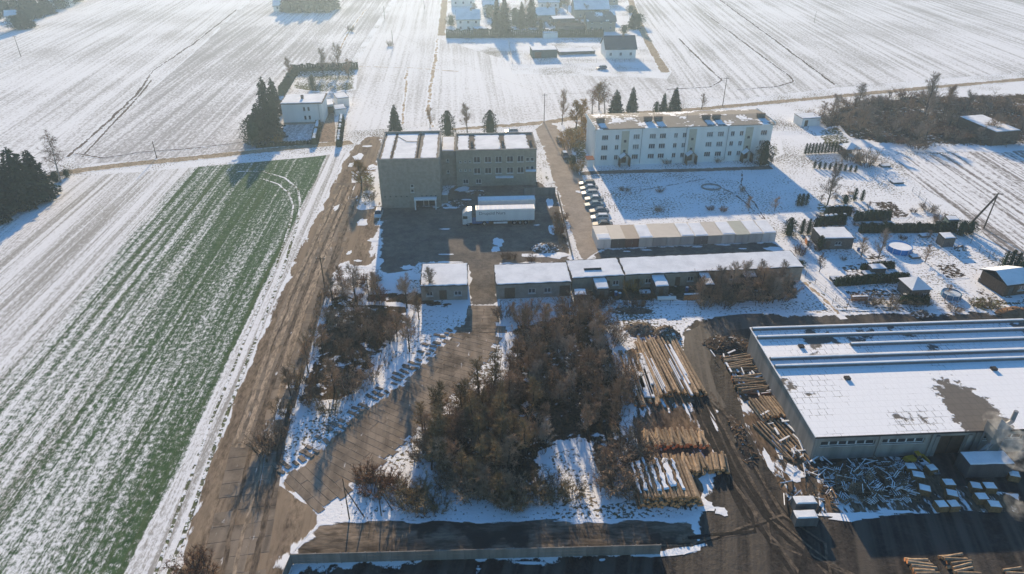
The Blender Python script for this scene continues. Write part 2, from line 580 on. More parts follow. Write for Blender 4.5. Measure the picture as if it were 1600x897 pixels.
S('leaf_litter', [(1250, 180), (1330, 150), (1430, 145), (1640, 140), (1800, 220), (1600, 236), (1440, 240), (1320, 225), (1270, 205)], m_litter, 0.03, cell=3, soft=6.0, rough=2.0, label='brown undergrowth floor of the far thicket', kind='stuff')
S('dirt_bank', [(560, 455), (655, 452), (720, 470), (725, 485), (650, 482), (560, 476)], m_litter, 0.034, cell=1.2, soft=1.2, rough=0.5, label='bare brown bank below the small store')
S('bark_litter', [(978, 548), (1030, 528), (1060, 560), (1100, 640), (1130, 720), (1125, 790), (1085, 800), (995, 790), (985, 650)], m_bark, 0.028, cell=1.2, soft=2.5, rough=0.8, label='snow and bark litter under the log piles', kind='stuff')
S('bark_litter', [(1135, 545), (1180, 545), (1265, 720), (1260, 800), (1225, 770), (1180, 700), (1150, 620)], m_bark, 0.045, cell=1.2, soft=1.5, rough=0.7, label='bark and snow litter beside the warehouse wall', kind='stuff')
S('bark_litter', [(1275, 722), (1440, 716), (1500, 760), (1590, 770), (1590, 800), (1280, 806)], m_bark, 0.045, cell=1.2, soft=2.0, rough=0.8, label='splintered wood and snow under the pallet heap', kind='stuff')
S('dirt_bank', [(895, 445), (1250, 432), (1258, 470), (1180, 478), (990, 474), (900, 470)], ground_mat('back_garden_soil', [(0.07, 0.065, 0.05), (0.05, 0.055, 0.035)], 0.60, scale=0.6, edge_w=0.5, bump=0.6), 0.034, cell=1.2, soft=1.5, rough=0.5, label='dark soil strip behind the long shed')
for i, (pts, lab) in enumerate([
        ([(1198, 222), (1222, 216), (1224, 240), (1205, 250)], 'round patch of bare grass at the apartment block corner'),
        ([(1270, 205), (1310, 195), (1340, 228), (1300, 240), (1285, 225)], 'green grass beside the thuja row'),
        ([(1245, 430), (1262, 432), (1310, 475), (1296, 480)], 'grass strip beside the end of the long shed'),
        ([(1268, 318), (1300, 312), (1310, 345), (1275, 350)], 'brown grass under the bare garden tree'),
        ([(1510, 462), (1590, 455), (1640, 480), (1560, 497), (1505, 480)], 'olive grass below the brown garden house'),
        ([(1545, 440), (1570, 436), (1600, 470), (1560, 470)], 'rough grass beside the brown garden house'),
        ([(1498, 405), (1520, 405), (1580, 430), (1570, 440)], 'thin grass between the far garden beds'),
        ([(548, 268), (590, 268), (592, 322), (550, 325)], 'yellow winter grass left of the office building'),
        ([(845, 262), (858, 262), (866, 285), (852, 290)], 'small grass verge at the wing corner'),
        ([(455, 108), (560, 106), (556, 140), (520, 146), (455, 140)], 'trodden garden lawn behind the white house'),
        ([(868, 205), (920, 190), (925, 262), (905, 262), (890, 235)], 'dry grass between the street and the apartment block')]):
    S('grass_patch', pts, m_grass, 0.032 + 0.0006 * i, cell=1.2, soft=1.2, rough=0.5, label=lab)
S('driveway', [(498, 222), (500, 185), (505, 178), (522, 178), (524, 200), (523, 222)], ground_mat('paving', [(0.26, 0.20, 0.15), (0.22, 0.17, 0.13)], 0.8, scale=0.6, edge_w=0.2), 0.04, cell=1.5, soft=0.5, rough=0.1, label='paved driveway beside the white house')
S('village_lane', ribbon_px([(985, 0), (1000, 40), (1018, 75), (1040, 114)], 4.5), m_gravel, 0.035, cell=1.4, soft=0.8, rough=0.2, label='lane along the far village houses')
S('village_lane', ribbon_px([(695, 0), (692, 30), (690, 56)], 5), m_gravel, 0.035, cell=1.4, soft=1.5, rough=0.4, label='lane into the far village')
# wheel tracks worn through the snow of the fields
m_rut = ground_mat('rut_soil', [(0.15, 0.12, 0.10), (0.11, 0.09, 0.075)], 0.60, scale=0.7, edge_w=0.25, bump=0.4)
m_track = ground_mat('snow_track', [(0.13, 0.13, 0.09), (0.10, 0.12, 0.06)], 0.49, scale=1.2, edge_w=0.0, bump=0.4)
m_tan = ground_mat('tan_track', [(0.42, 0.33, 0.23), (0.36, 0.29, 0.21)], 0.56, scale=0.45, edge_w=0.3, bump=0.3)
for i, (pts, w, m, lab) in enumerate([
        ([(105, 246), (170, 190), (213, 148), (240, 110), (300, 70), (370, 15)], 1.6, m_rut, 'dark wheel rut along the left field boundary'),
        ([(128, 246), (180, 190), (222, 145), (236, 125)], 1.2, m_rut, 'second dark wheel rut beside the boundary rut'),
        ([(118, 240), (160, 247), (220, 238), (300, 232), (380, 222)], 1.2, m_rut, 'curved turning track at the field corner'),
        ([(258, 915), (300, 800), (350, 660), (400, 530), (440, 430), (462, 360), (470, 320), (465, 295), (445, 278), (410, 268), (370, 268)], 0.55, m_track, 'outer white wheel line curving through the crop'),
        ([(236, 915), (280, 795), (330, 660), (385, 525), (428, 425), (452, 355), (458, 322), (452, 302), (435, 288), (410, 280)], 0.45, m_track, 'inner white wheel line curving through the crop'),
        ([(675, 200), (668, 170), (672, 140), (680, 100), (684, 60)], 2.4, m_tan, 'trodden pale path up the meadow'),
        ([(628, 195), (632, 160), (636, 110)], 1.6, m_tan, 'faint tan track up the meadow'),
        ([(525, 90), (545, 50), (572, 15)], 1.6, m_tan, 'tan tractor track behind the white house'),
        ([(1100, 20), (1180, 80), (1235, 120), (1240, 128), (1210, 136), (1150, 140)], 1.4, m_rut, 'turning tractor track in the striped field'),
        ([(1060, 60), (1100, 100), (1128, 125), (1110, 136), (1040, 140)], 1.4, m_rut, 'brown tractor track near the striped field corner'),
        ([(1125, 0), (1220, 70), (1305, 133)], 1.6, m_rut, 'dark furrow across the striped field'),
        ([(560, 104), (640, 106), (720, 112)], 1.5, m_tan, 'tan cross path over the meadow'),
        ([(1000, 298), (1100, 280), (1150, 305), (1195, 345)], 0.7, m_rut, 'trodden path over the apartment lawn'),
        ([(1160, 268), (1158, 290), (1180, 320), (1200, 350)], 0.7, m_rut, 'dark footpath across the shaded lawn'),
        ([(1255, 440), (1290, 470), (1320, 500)], 1.5, m_tan, 'bare earth path beside the long shed end')]):
    S('wheel_track', ribbon_px(pts, w), m, 0.055 + 0.0007 * i, cell=max(0.4, w * 0.34), soft=w * 0.3, rough=w * 0.3, step=1.0, label=lab)
m_rutd = ground_mat('wet_rut', [(0.015, 0.014, 0.013), (0.025, 0.022, 0.02)], 0.9, scale=0.8, edge=False, bump=0.6, spec=0.1)
m_rutl = ground_mat('dry_rut_ridge', [(0.13, 0.105, 0.08), (0.08, 0.066, 0.052)], 0.9, scale=0.8, edge=False, bump=0.6)
_rg = random.Random(77)
for i in range(16):
    o_ = _rg.uniform(-26, 30)
    pts = [(1098 + o_ * .6, 610 + _rg.uniform(0, 20)), (1120 + o_, 660), (1140 + o_, 700), (1165 + o_ * 1.1, 750), (1200 + o_ * 1.3 + _rg.uniform(-10, 10), 805), (1230 + o_ * 1.8 + _rg.uniform(-30, 30), 850), (1290 + o_ * 2.5 + _rg.uniform(-60, 60), 905)]
    if i % 3 == 2:
        pts = pts[:5] + [(1130 - o_ * 2, 840 + o_ * .4), (1000 - o_ * 3, 850 + o_ * .4)]
    S('wheel_rut', ribbon_px(pts, _rg.uniform(.25, .7)), (m_rutd, m_rutl, m_rutd, m_rutl)[i % 4], 0.048 + 0.0011 * i, cell=2.0, soft=.2, rough=.3, step=.7, label='wheel rut pressed into the black mud', kind='stuff')
# garden beds
m_bed = ground_mat('garden_bed_soil', [(0.080, 0.060, 0.044), (0.056, 0.044, 0.032)], 0.50, scale=1.3, edge_w=0.1, bump=0.8)
for i, (pts, lab) in enumerate([
        ([(1358, 316), (1395, 314), (1425, 340), (1388, 342)], 'dug garden bed behind the long hedge'),
        ([(1455, 412), (1492, 410), (1514, 435), (1478, 436)], 'large dug garden bed between the pools'),
        ([(1308, 414), (1345, 412), (1360, 432), (1318, 433)], 'dug garden bed behind the low hedge'),
        ([(1520, 452), (1540, 450), (1552, 464), (1530, 466)], 'small dug bed beside the small pool'),
        ([(1340, 405), (1362, 396), (1400, 398), (1380, 408)], 'earth patch below the blue pool'),
        ([(1310, 455), (1400, 448), (1412, 462), (1330, 470)], 'raked vegetable bed beside the gazebo')]):
    S('garden_bed', pts, m_bed, 0.040 + 0.0008 * i, cell=1.0, soft=0.4, rough=0.25, label=lab)

# ---- snow left lying on the bare ground
m_snow = NT('fresh_snow')
_P = m_snow.pos()
m_snow = m_snow.out(m_snow.mix(m_snow.noise(_P, 0.8, 5), SNOW, (0.72, 0.75, 0.79)), 0.85, m_snow.bump(m_snow.noise(_P, 1.5, 6, 0.65), 0.6, 0.15), 0.0)
m_roofsnow = NT('roof_snow')
_P = m_roofsnow.pos()
m_roofsnow = m_roofsnow.out(m_roofsnow.mix(m_roofsnow.step(m_roofsnow.noise(_P, 0.35, 6, 0.7), 0.35, 0.68), SNOW, (0.66, 0.68, 0.71)), 0.85, m_roofsnow.bump(m_roofsnow.noise(_P, 0.9, 5, 0.6), 0.35, 0.1), 0.0)
patches = [  # px, py, half width, half depth (m), bare-soil share
    (570, 325, 2.2, 1.2), (578, 300, 1.5, 1.2), (582, 262, 1.6, 2.5), (560, 245, 1.6, 3), (575, 229, 1.6, 1), (584, 375, 1.5, 0.9), (590, 410, 1.2, 2.4), (567, 348, 1.5, 2.4),
    (525, 325, 1.0, 2.0), (549, 258, 0.8, 2), (778, 378, 1.4, 2.2), (775, 390, 1.0, 1.6), (742, 300, 2.6, 1.2), (722, 296, 2.2, 2.0), (712, 318, 3.0, 2.0), (706, 325, 2.0, 0.7), (730, 312, 1.6, .5),
    (858, 318, 1.0, 3.2), (852, 388, 3.2, 2.0), (842, 400, 5.0, 1.0), (868, 400, 3.0, 1.4), (862, 360, 0.8, 3.0), (625, 432, 7.0, 2.2), (612, 446, 4.0, 2.6), (636, 418, 1.6, 1.0), (700, 412, 3.4, 0.8),
    (676, 412, .8, 1), (550, 434, 4.5, 1.2), (698, 398, 2.2, .35), (696, 358, 1.4, .4), (840, 352, .8, .3),
    (1010, 391, 1.6, .35), (1090, 386, 1.5, .4), (1130, 383, 1.8, .4), (1210, 390, 2.4, 1.1), (980, 393, .8, .3), (1160, 389, 1, .3),
    (1040, 866, 2.2, .35), (600, 868, 1.2, .2), (760, 862, 4.0, .2), (880, 860, 3.5, .22), (975, 858, 3.5, .25), (1062, 862, 1.6, .5), (830, 881, 2, .25), (940, 874, .5, .2), (1010, 868, 2.2, .3),
    (1330, 806, 5, .5), (1320, 812, 2.5, .5), (1400, 800, 3, .3), (1100, 790, 1.6, 1.2), (1125, 800, 1.0, .8), (1200, 720, .5, 2.5), (1170, 560, .8, .8), (1160, 600, .4, 1.5), (1240, 740, 1.2, 1.6), (1215, 700, .5, 2.5),
    (905, 300, 1.2, .8), (560, 408, 1.0, .5), (545, 395, .6, 1), (1455, 482, 2.5, .7), (1400, 478, 4, .6), (1340, 484, 5, .5), (1260, 490, 2, .4)]
for i, (px, py, a, b) in enumerate(patches):
    c = G(px, py)
    rng = random.Random(i)
    pts = []
    for k in range(14):
        t = 2 * PI * k / 14
        rr = rng.uniform(0.65, 1.15)
        pts.append(Vector((c.x + a * rr * math.cos(t), c.y + b * rr * math.sin(t), 0)))
    S('snow_patch', pts, m_snow, 0.066 + 0.0004 * i, cell=0.9, soft=0.6, rough=0.28, step=0.5, kind='stuff', label='leftover snow lying on bare ground', hump=0.05)

# ---- concrete slabs of the two roads: each slab a piece of its road
m_slab = NT('road_slab')
_P = m_slab.pos()
_c = m_slab.mix(m_slab.step(m_slab.noise(_P, 0.35, 6, 0.65), 0.35, 0.65), (0.23, 0.19, 0.148), (0.145, 0.12, 0.096))
_c = m_slab.mix(m_slab.step(m_slab.noise(m_slab.map(_P, R(4), (1, 0.05, 1)), 0.6, 4), 0.42, 0.62, 0, 0.75), _c, (0.275, 0.226, 0.178))
_c = m_slab.mix(m_slab.step(m_slab.noise(_P, 0.13, 6, 0.7), 0.52, 0.66, 0, 0.75), _c, (0.085, 0.068, 0.052))
_c = m_slab.mix(m_slab.step(m_slab.noise(m_slab.map(_P, R(4), (1, 0.25, 1)), 1.3, 6, 0.75), 0.62, 0.70, 0, 0.8), _c, (0.62, 0.62, 0.63))
_h = m_slab.n('ShaderNodeHueSaturation')
m_slab.set(_h.inputs['Color'], _c)
m_slab.set(_h.inputs['Value'], m_slab.step(m_slab.rand(), 0, 1, 0.9, 1.07))
m_slab = m_slab.out(_h.outputs[0], 0.88, m_slab.bump(m_slab.noise(_P, 3, 6, 0.7), 0.3, 0.05), 0.0)


def slab_mesh(w, l, t=0.03):
    b = MB()
    e = 0.02
    lo = [(-w / 2, -l / 2, 0), (w / 2, -l / 2, 0), (w / 2, l / 2, 0), (-w / 2, l / 2, 0)]
    hi = [(-w / 2 + e, -l / 2 + e, t), (w / 2 - e, -l / 2 + e, t), (w / 2 - e, l / 2 - e, t), (-w / 2 + e, l / 2 - e, t)]
    b.hexa(lo, hi)
    return b.mesh('road_slab', m_slab)


def along(px):
    pts = [G(*p) for p in px]
    L = [0]
    for a, b in zip(pts, pts[1:]):
        L.append(L[-1] + (b - a).length)

    def at(d):
        for i in range(len(pts) - 1):
            if d <= L[i + 1] or i == len(pts) - 2:
                f = (d - L[i]) / (L[i + 1] - L[i])
                dr = (pts[i + 1] - pts[i]).normalized()
                return pts[i].lerp(pts[i + 1], f), math.atan2(dr.y, dr.x) - PI / 2
    return at, L[-1]


rng = random.Random(3)
at, LL = along([(355, 925), (402, 690), (470, 480), (515, 370), (548, 285)])
sm = slab_mesh(2.49, 2.41)
d = 1.2
while d < LL:
    c, rz = at(d)
    for k in (-1, 0, 1):
        if rng.random() < .12:
            continue
        o = obj('road_slab', sm, road, (c.x + math.cos(rz) * k * 2.52 + 0.25, c.y + math.sin(rz) * k * 2.52, 0.018 + rng.uniform(0, 0.012)), rz + rng.uniform(-.008, .008))
        o.rotation_euler = (rng.uniform(-.006, .006), rng.uniform(-.006, .006), rz + rng.uniform(-.01, .01))
    d += 2.44
m_dslab = m_slab
diag = S('slab_road', [(738, 470), (779, 470), (780, 520), (760, 560), (690, 640), (595, 720), (500, 800), (470, 785), (424, 752), (456, 738), (566, 640), (646, 590), (706, 540), (738, 502)], m_conc, 0.033, cell=1.5, soft=2.0, rough=0.3, label='diagonal road of cross-laid concrete slabs through the thicket')
at, LL = along([(757, 478), (750, 520), (690, 590), (600, 672), (520, 742), (462, 778)])
sm2 = slab_mesh(3.03, 1.07)
sm3 = slab_mesh(1.15, 0.55, 0.12)
d = 0.6
while d < LL:
    c, rz = at(d)
    f = min(1, d / 14)
    cols = (-1, 0) if f < 0.5 else (-1, 0, 1)
    for k in cols:
        off = (k + (0.5 if f < 0.5 else 0)) * 3.06 + rng.uniform(-.12, .12) + (rng.uniform(-0.9, 0.3) * abs(k) if f > .4 else 0) * k
        o = obj('road_slab', sm2, diag, (c.x + math.cos(rz) * off, c.y + math.sin(rz) * off, 0.020 + rng.uniform(0, 0.012)))
        o.rotation_euler = (rng.uniform(-.01, .01), rng.uniform(-.01, .01), rz + rng.uniform(-.03, .03))
    # kerb slab ends proud of the snow at the left edge
    if f > 0.6 and rng.random() < .78:
        off = 5.5 + rng.uniform(-.3, .3)
        o = obj('kerb_slab', sm3, diag, (c.x + math.cos(rz) * off, c.y + math.sin(rz) * off, 0.03), rz + rng.uniform(-.35, .35))
        o.scale = (rng.uniform(.6, 1.25), rng.uniform(.7, 1.3), rng.uniform(.6, 1.4))
        if rng.random() < 0.6:
            off = 6.7 + rng.uniform(-.3, .3)
            o = obj('kerb_slab', sm3, diag, (c.x + math.cos(rz) * off, c.y + math.sin(rz) * off, 0.03), rz + rng.uniform(-.2, .2))
    d += 1.1

# muddy wheel lines worn along the slab road
m_mudline = ground_mat('mud_line', [(0.15, 0.118, 0.088), (0.10, 0.08, 0.062)], 0.62, scale=0.9, edge=False, rot=R(4), stretch=0.3, bump=0.5)
m_paleline = ground_mat('pale_dust_line', [(0.30, 0.24, 0.18), (0.24, 0.19, 0.14)], 0.66, scale=0.8, edge=False, rot=R(4), stretch=0.3, bump=0.3)
_rg = random.Random(12)
for i in range(11):
    o_ = _rg.uniform(-42, 42)
    y0 = _rg.uniform(0, 1)
    pts = [(352 + o_, 915), (402 + o_ * .85, 700), (440 + o_ * .75, 575), (478 + o_ * .62, 462), (515 + o_ * .5, 370), (548 + o_ * .4, 290)]
    k0 = _rg.randint(0, 2)
    pts = pts[k0:k0 + _rg.randint(3, 6)]
    if len(pts) > 1:
        S('wheel_rut', ribbon_px(pts, _rg.uniform(.25, .8)), (m_mudline, m_paleline)[i % 3 == 1], 0.075 + 0.0011 * i, cell=2.0, soft=.2, rough=.35, step=.6, label='muddy wheel line worn along the slab road', kind='stuff')

# ================================================================== buildings
m_brick = plain('grey_brick', (0.30, 0.27, 0.23), (0.22, 0.20, 0.17), 1.2, 0.9, 0.2)
m_brick2 = plain('wing_brick', (0.33, 0.30, 0.24), (0.25, 0.23, 0.19), 1.5, 0.9, 0.2)
m_white = plain('white_render', (0.74, 0.73, 0.70), (0.66, 0.65, 0.62), 0.5, 0.85, 0.05, streak=True)
m_cream = plain('stair_panel_render', (0.50, 0.46, 0.36), (0.44, 0.40, 0.32), 1.0)
m_frame = plain('white_frame', (0.72, 0.72, 0.72), rough=0.5)
m_glass = plain('dark_glass', (0.03, 0.035, 0.04), (0.05, 0.055, 0.06), 0.6, 0.12, spec=0.6)
m_curtain = plain('curtained_glass', (0.20, 0.20, 0.19), (0.10, 0.11, 0.11), 2.0, 0.2, spec=0.6)
m_felt = plain('roof_felt', (0.20, 0.18, 0.15), (0.14, 0.125, 0.11), 0.6, 0.9)
m_felt_dark = plain('dark_roof_felt', (0.075, 0.07, 0.065), (0.05, 0.047, 0.045), 0.8, 0.9)
m_metal = plain('grey_metal', (0.25, 0.26, 0.27), (0.20, 0.20, 0.21), 1.0, 0.5, spec=0.5)
m_dark = plain('dark_opening', (0.02, 0.02, 0.02), rough=0.7)
m_wood = plain('weathered_wood', (0.16, 0.11, 0.07), (0.10, 0.07, 0.05), 3.0, 0.85)
m_greywood = plain('grey_wood', (0.17, 0.155, 0.135), (0.10, 0.09, 0.08), 3.0, 0.85)
m_chim = plain('chimney_brick', (0.20, 0.165, 0.14), (0.13, 0.11, 0.095), 3.0)
m_conc_w = plain('stained_concrete', (0.33, 0.31, 0.28), (0.20, 0.19, 0.175), 0.5, 0.9, 0.1, streak=True)
m_tile_b = plain('blue_grey_tiles', (0.12, 0.13, 0.14), (0.09, 0.095, 0.10), 2.0)
m_snow_part = NT('half_melted_roof_snow')
_P = m_snow_part.pos()
_n = m_snow_part.math('ADD', m_snow_part.math('MULTIPLY', m_snow_part.noise(_P, 0.22, 3), 0.7), m_snow_part.math('MULTIPLY', m_snow_part.noise(_P, 1.3, 5), 0.3))
_s = m_snow_part.step(_n, 0.53, 0.56)
m_snow_part = m_snow_part.out(m_snow_part.mix(_s, m_snow_part.mix(m_snow_part.noise(_P, 0.5, 5), (0.215, 0.20, 0.18), (0.145, 0.137, 0.127)), SNOW), 0.88, m_snow_part.bump(_s, 0.4, 0.08))

_win = {}


def window(parent, x, z, w, h, y=0.12, style=2, pane=None, axis='x'):
    key = (round(w, 2), round(h, 2), style, pane.name if pane else '')
    if key not in _win:
        b = MB()
        f = 0.09
        b.box(-w / 2, w / 2, -.03, .03, 0, f).box(-w / 2, w / 2, -.03, .03, h - f, h)
        b.box(-w / 2, -w / 2 + f, -.03, .03, f, h - f).box(w / 2 - f, w / 2, -.03, .03, f, h - f)
        for k in range(1, style):
            xx = -w / 2 + w * k / style
            b.box(xx - f / 2, xx + f / 2, -.03, .03, f, h - f)
        b.box(-w / 2 - .08, w / 2 + .08, -.28, -.035, -.07, -.01)
        g = MB().box(-w / 2 + .02, w / 2 - .02, -.012, .012, .02, h - .02)
        _win[key] = (b.mesh('window', m_frame), g.mesh('pane', pane or m_glass))
    a, g = _win[key]
    o = obj('window', a, parent, (x, y, z) if axis == 'x' else (y, x, z))
    if axis == 'y':
        o.rotation_euler = (0, 0, PI / 2)
    obj('pane', g, o)
    return o


def wall_open(b, L, H, holes, y=0.0, depth=0.16, z0=0.0, mi=0):
    """front wall in the plane y with real recessed openings (x0,x1,z0,z1)"""
    xs = sorted({0, L} | {h[0] for h in holes} | {h[1] for h in holes})
    zs = sorted({z0, H} | {h[2] for h in holes} | {h[3] for h in holes})
    for i in range(len(xs) - 1):
        for j in range(len(zs) - 1):
            cx, cz = (xs[i] + xs[i + 1]) / 2, (zs[j] + zs[j + 1]) / 2
            if any(h[0] < cx < h[1] and h[2] < cz < h[3] for h in holes):
                continue
            b.add([(xs[i], y, zs[j]), (xs[i + 1], y, zs[j]), (xs[i + 1], y, zs[j + 1]), (xs[i], y, zs[j + 1])], [(0, 1, 2, 3)], mi)
    for x0, x1, a, c in holes:
        y2 = y + depth
        b.add([(x0, y, a), (x1, y, a), (x1, y, c), (x0, y, c), (x0, y2, a), (x1, y2, a), (x1, y2, c), (x0, y2, c)],
              [(0, 4, 5, 1), (1, 5, 6, 2), (2, 6, 7, 3), (3, 7, 4, 0)], mi)
    return b


def shell(b, L, D, H, y=0.0, z0=0.0, mi=0):
    """left, right and back walls plus a lid"""
    b.add([(0, y, z0), (L, y, z0), (L, D, z0), (0, D, z0), (0, y, H), (L, y, H), (L, D, H), (0, D, H)], [(1, 2, 6, 5), (2, 3, 7, 6), (3, 0, 4, 7), (4, 5, 6, 7)], mi)
    return b


def snow_slab(L, D, z, t=0.12, seed=0, x0=0.0, y0=0.0, step=0.8, rag=0.18):
    """thin snow blanket with an uneven rim"""
    b = MB()
    rng = random.Random(seed)
    rim = []
    nx, ny = max(2, int(L / step)), max(2, int(D / step))
    for i in range(nx):
        rim.append((x0 + L * i / nx, y0))
    for i in range(ny):
        rim.append((x0 + L, y0 + D * i / ny))
    for i in range(nx):
        rim.append((x0 + L - L * i / nx, y0 + D))
    for i in range(ny):
        rim.append((x0, y0 + D - D * i / ny))
    cx, cy = x0 + L / 2, y0 + D / 2
    rim = [(x + (cx - x) / max(abs(cx - x), .01) * rng.uniform(0, rag), y + (cy - y) / max(abs(cy - y), .01) * rng.uniform(0, rag)) for x, y in rim]
    n = len(rim)
    zf = z if callable(z) else (lambda x, y: z)
    inn = [(x + (cx - x) * min(1, .25 / max(L, D)) * 2, y + (cy - y) * min(1, .25 / max(L, D)) * 2) for x, y in rim]
    vs = [(x, y, zf(x, y)) for x, y in rim] + [(x, y, zf(x, y) + t) for x, y in inn]
    fs = [(i, (i + 1) % n, n + (i + 1) % n, n + i) for i in range(n)] + [tuple(range(n, 2 * n))]
    b.add(vs, fs)
    return b


# ---- office building: tall block, link and two-storey wing
A, rz, L = frame((597, 326), (689, 324))
L = 14.3
rz = R(3.5)
t = thing('office_building', 'grey brick office building with blank tall block, snowy flat roof and low wing', 'building', A, rz)
H = 12.2
holes = [(7.2, 8.0, 5.2, 6.0), (7.2, 8.0, 4.0, 4.8), (8.2, 13.0, 0, 2.4)] + [(0.8 + 1.3 * k, 1.15 + 1.3 * k, 2.85, 3.15) for k in range(5)] + [(9.6 + 1.1 * k, 9.95 + 1.1 * k, 2.85, 3.15) for k in range(4)]
b = wall_open(MB(), L, H, holes)
shell(b, L, 19.5, H)
for k in range(12):
    b.box(0, L, -.02, -.001, 1.0 * k + .98, 1.0 * k + 1.0) if k in (3, 6, 8, 10) else None
b.build('wall', m_brick, t)
MB().box(0.3, L - .3, .4, 19.2, H - .35, H - .3).build('roof', m_felt_dark, t)
p = MB()
p.box(-.12, L + .12, -.1, .3, H + .002, H + .3).box(-.12, L + .12, 19.2, 19.6, H + .002, H + .55).box(-.12, .3, .302, 19.198, H + .002, H + .42).box(L - .3, L + .12, .302, 19.198, H + .002, H + .45)
p.build('parapet', m_conc_w, t)
for i, (x0, x1, y0, y1) in enumerate([(.55, 3.0, .6, 19.0), (3.4, 8.8, .6, 19), (9.9, 13.9, .6, 19.0)]):
    snow_slab(x1 - x0, y1 - y0, H + .02, .1, i, x0, y0, rag=.35).build('roof_snow', m_roofsnow, t)
MB().box(9.0, 9.35, 1, 18.8, H, H + .28).build('roof_duct', m_felt_dark, t)
MB().box(3.05, 3.3, .6, 18.9, H, H + .16).build('roof_cable', m_felt_dark, t)
MB().tube((3.2, 17, H + .2), (6, 12.5, H + .25), .07, .07, 5).tube((6, 12.5, H + .25), (9, 12.2, H + .25), .07, .07, 5).build('roof_pipe', m_dark, t)
for x, z in ((7.6, 5.2), (7.6, 4.0)):
    window(t, x, z, .8, .8, style=1)
for h in holes[3:]:
    MB().box(h[0] - .01, h[1] + .01, .12, .14, h[2] - .01, h[3] + .01).build('vent', m_dark, t)
e = MB().box(8.2, 13, .9, .95, 0, 2.4).build('door', m_glass, t)
MB().box(8.2, 13, .85, .895, 1.9, 2.0).box(10.0, 10.1, .85, .895, 0, 1.9).box(11.2, 11.3, .85, .895, 0, 1.9).build('door_frame', m_frame, e)
b = MB().box(7.9, 13.3, -1.5, -.02, 2.45, 2.75).box(8.0, 8.3, -1.45, -1.15, 0, 2.45).box(12.9, 13.2, -1.45, -1.15, 0, 2.45)
c = b.build('canopy', m_frame, t)
snow_slab(5.4, 1.4, 2.75, .1, 3, 7.9, -1.48, rag=.08).build('canopy_snow', m_roofsnow, c)
# link and wing, in the same local frame
WX, WY, WL, WD, WH = 18.0, 12.6, 20.4, 12.6, 9.6
b = MB()
lk = [(1.2, 1.9, 6.4, 7.2), (1.2, 1.9, 3.4, 4.2)]
wb = wall_open(MB(), 3.6, WH - .3, lk)
for v in wb.v:
    b.v.append((v[0] + L + .02, v[1] + WY + 1.0, v[2]))
b.f += wb.f
b.m += wb.m
sh = shell(MB(), 3.6, WD, WH - .3, y=1.0)
b.add([(v[0] + L + .02, v[1] + WY, v[2]) for v in sh.v], sh.f)
b.build('link_wall', m_brick, t)
snow_slab(3.2, WD - 1.6, WH - .3, .1, 5, L + .2, WY + 1.2).build('roof_snow', m_roofsnow, t)
for x, z in ((1.55, 6.4), (1.55, 3.4)):
    window(t, L + .02 + x, z, .7, .8, y=WY + 1.12, style=1)
cols = [5.3, 8.1, 10.8, 13.7, 16.4]
holes = []
wins = []
for x in cols:
    for z in (6.4, 3.4):
        holes.append((x - .85, x + .85, z, z + 1.6))
        wins.append((x, z, 1.7, 1.6, 2))
for z in (6.5, 4.2):
    for x in (1.1, 2.3, 3.5):
        holes.append((x - .28, x + .28, z, z + .55))
        wins.append((x, z, .56, .55, 1))
    for x in (18.2, 19.4):
        holes.append((x - .45, x + .45, z, z + 1.0))
        wins.append((x, z, .9, 1.0, 1))
for x in (2.3, 5.6):
    holes.append((x - .7, x + .7, .8, 2.0))
    wins.append((x, .8, 1.4, 1.2, 2))
wb = wall_open(MB(), WL, WH, holes)
shell(wb, WL, WD, WH)
for x in (4.0, 12.2, WL - .05):
    wb.box(x - .1, x + .1, -.08, -.002, 0, WH - .2)
w = MB()
w.add([(v[0] + WX, v[1] + WY, v[2]) for v in wb.v], wb.f)
w.build('wing_wall', m_brick2, t)
for x, z, ww, hh, st in wins:
    window(t, WX + x, z, ww, hh, y=WY + .12, style=st)
p = MB()
p.box(WX - .1, WX + WL + .15, WY - .25, WY + .25, WH + .002, WH + .28).box(WX - .1, WX + WL + .15, WY + WD - .2, WY + WD + .2, WH + .002, WH + .4).box(WX - .12, WX + .2, WY + .252, WY + WD - .202, WH + .002, WH + .35).box(WX + WL - .2, WX + WL + .15, WY + .252, WY + WD - .202, WH + .002, WH + .35)
p.build('parapet', m_conc_w, t)
for i, (x0, x1) in enumerate(((.3, 3.6), (4.7, 11.6), (12.5, 18.8))):
    snow_slab(x1 - x0, WD - .7, WH + .01, .12, 10 + i, WX + x0, WY + .35, rag=.5).build('roof_snow', m_roofsnow, t)
for x in (4.15, 12.05, 19.2):
    MB().box(WX + x - .3, WX + x + .3, WY + 2, WY + 10.5, WH, WH + .3).box(WX + x - .35, WX + x + .35, WY + 4, WY + 5.4, WH + .3, WH + 1.1).build('chimney', m_chim, t)
MB().box(WX + .2, WX + WL - .2, WY + .3, WY + WD - .3, WH - .02, WH + .004).build('roof', m_felt, t)
for x0, x1, z in ((9.9, 14.6, 2.5), (17.6, 20.4, 4.1)):
    c = MB().box(WX + x0, WX + x1, WY - 1.5, WY - .01, z, z + .18).build('canopy', m_conc_w, t)
    snow_slab(x1 - x0, 1.4, z + .18, .1, 3, WX + x0, WY - 1.45, rag=.06).build('canopy_snow', m_roofsnow, c)
c = MB().box(L + .1, L + 1.6, 2, 3.6, 0, 2.3).build('porch', m_brick, t)
snow_slab(1.5, 1.6, 2.3, .1, 4, L + .1, 2.0, rag=.06).build('porch_snow', m_roofsnow, c)

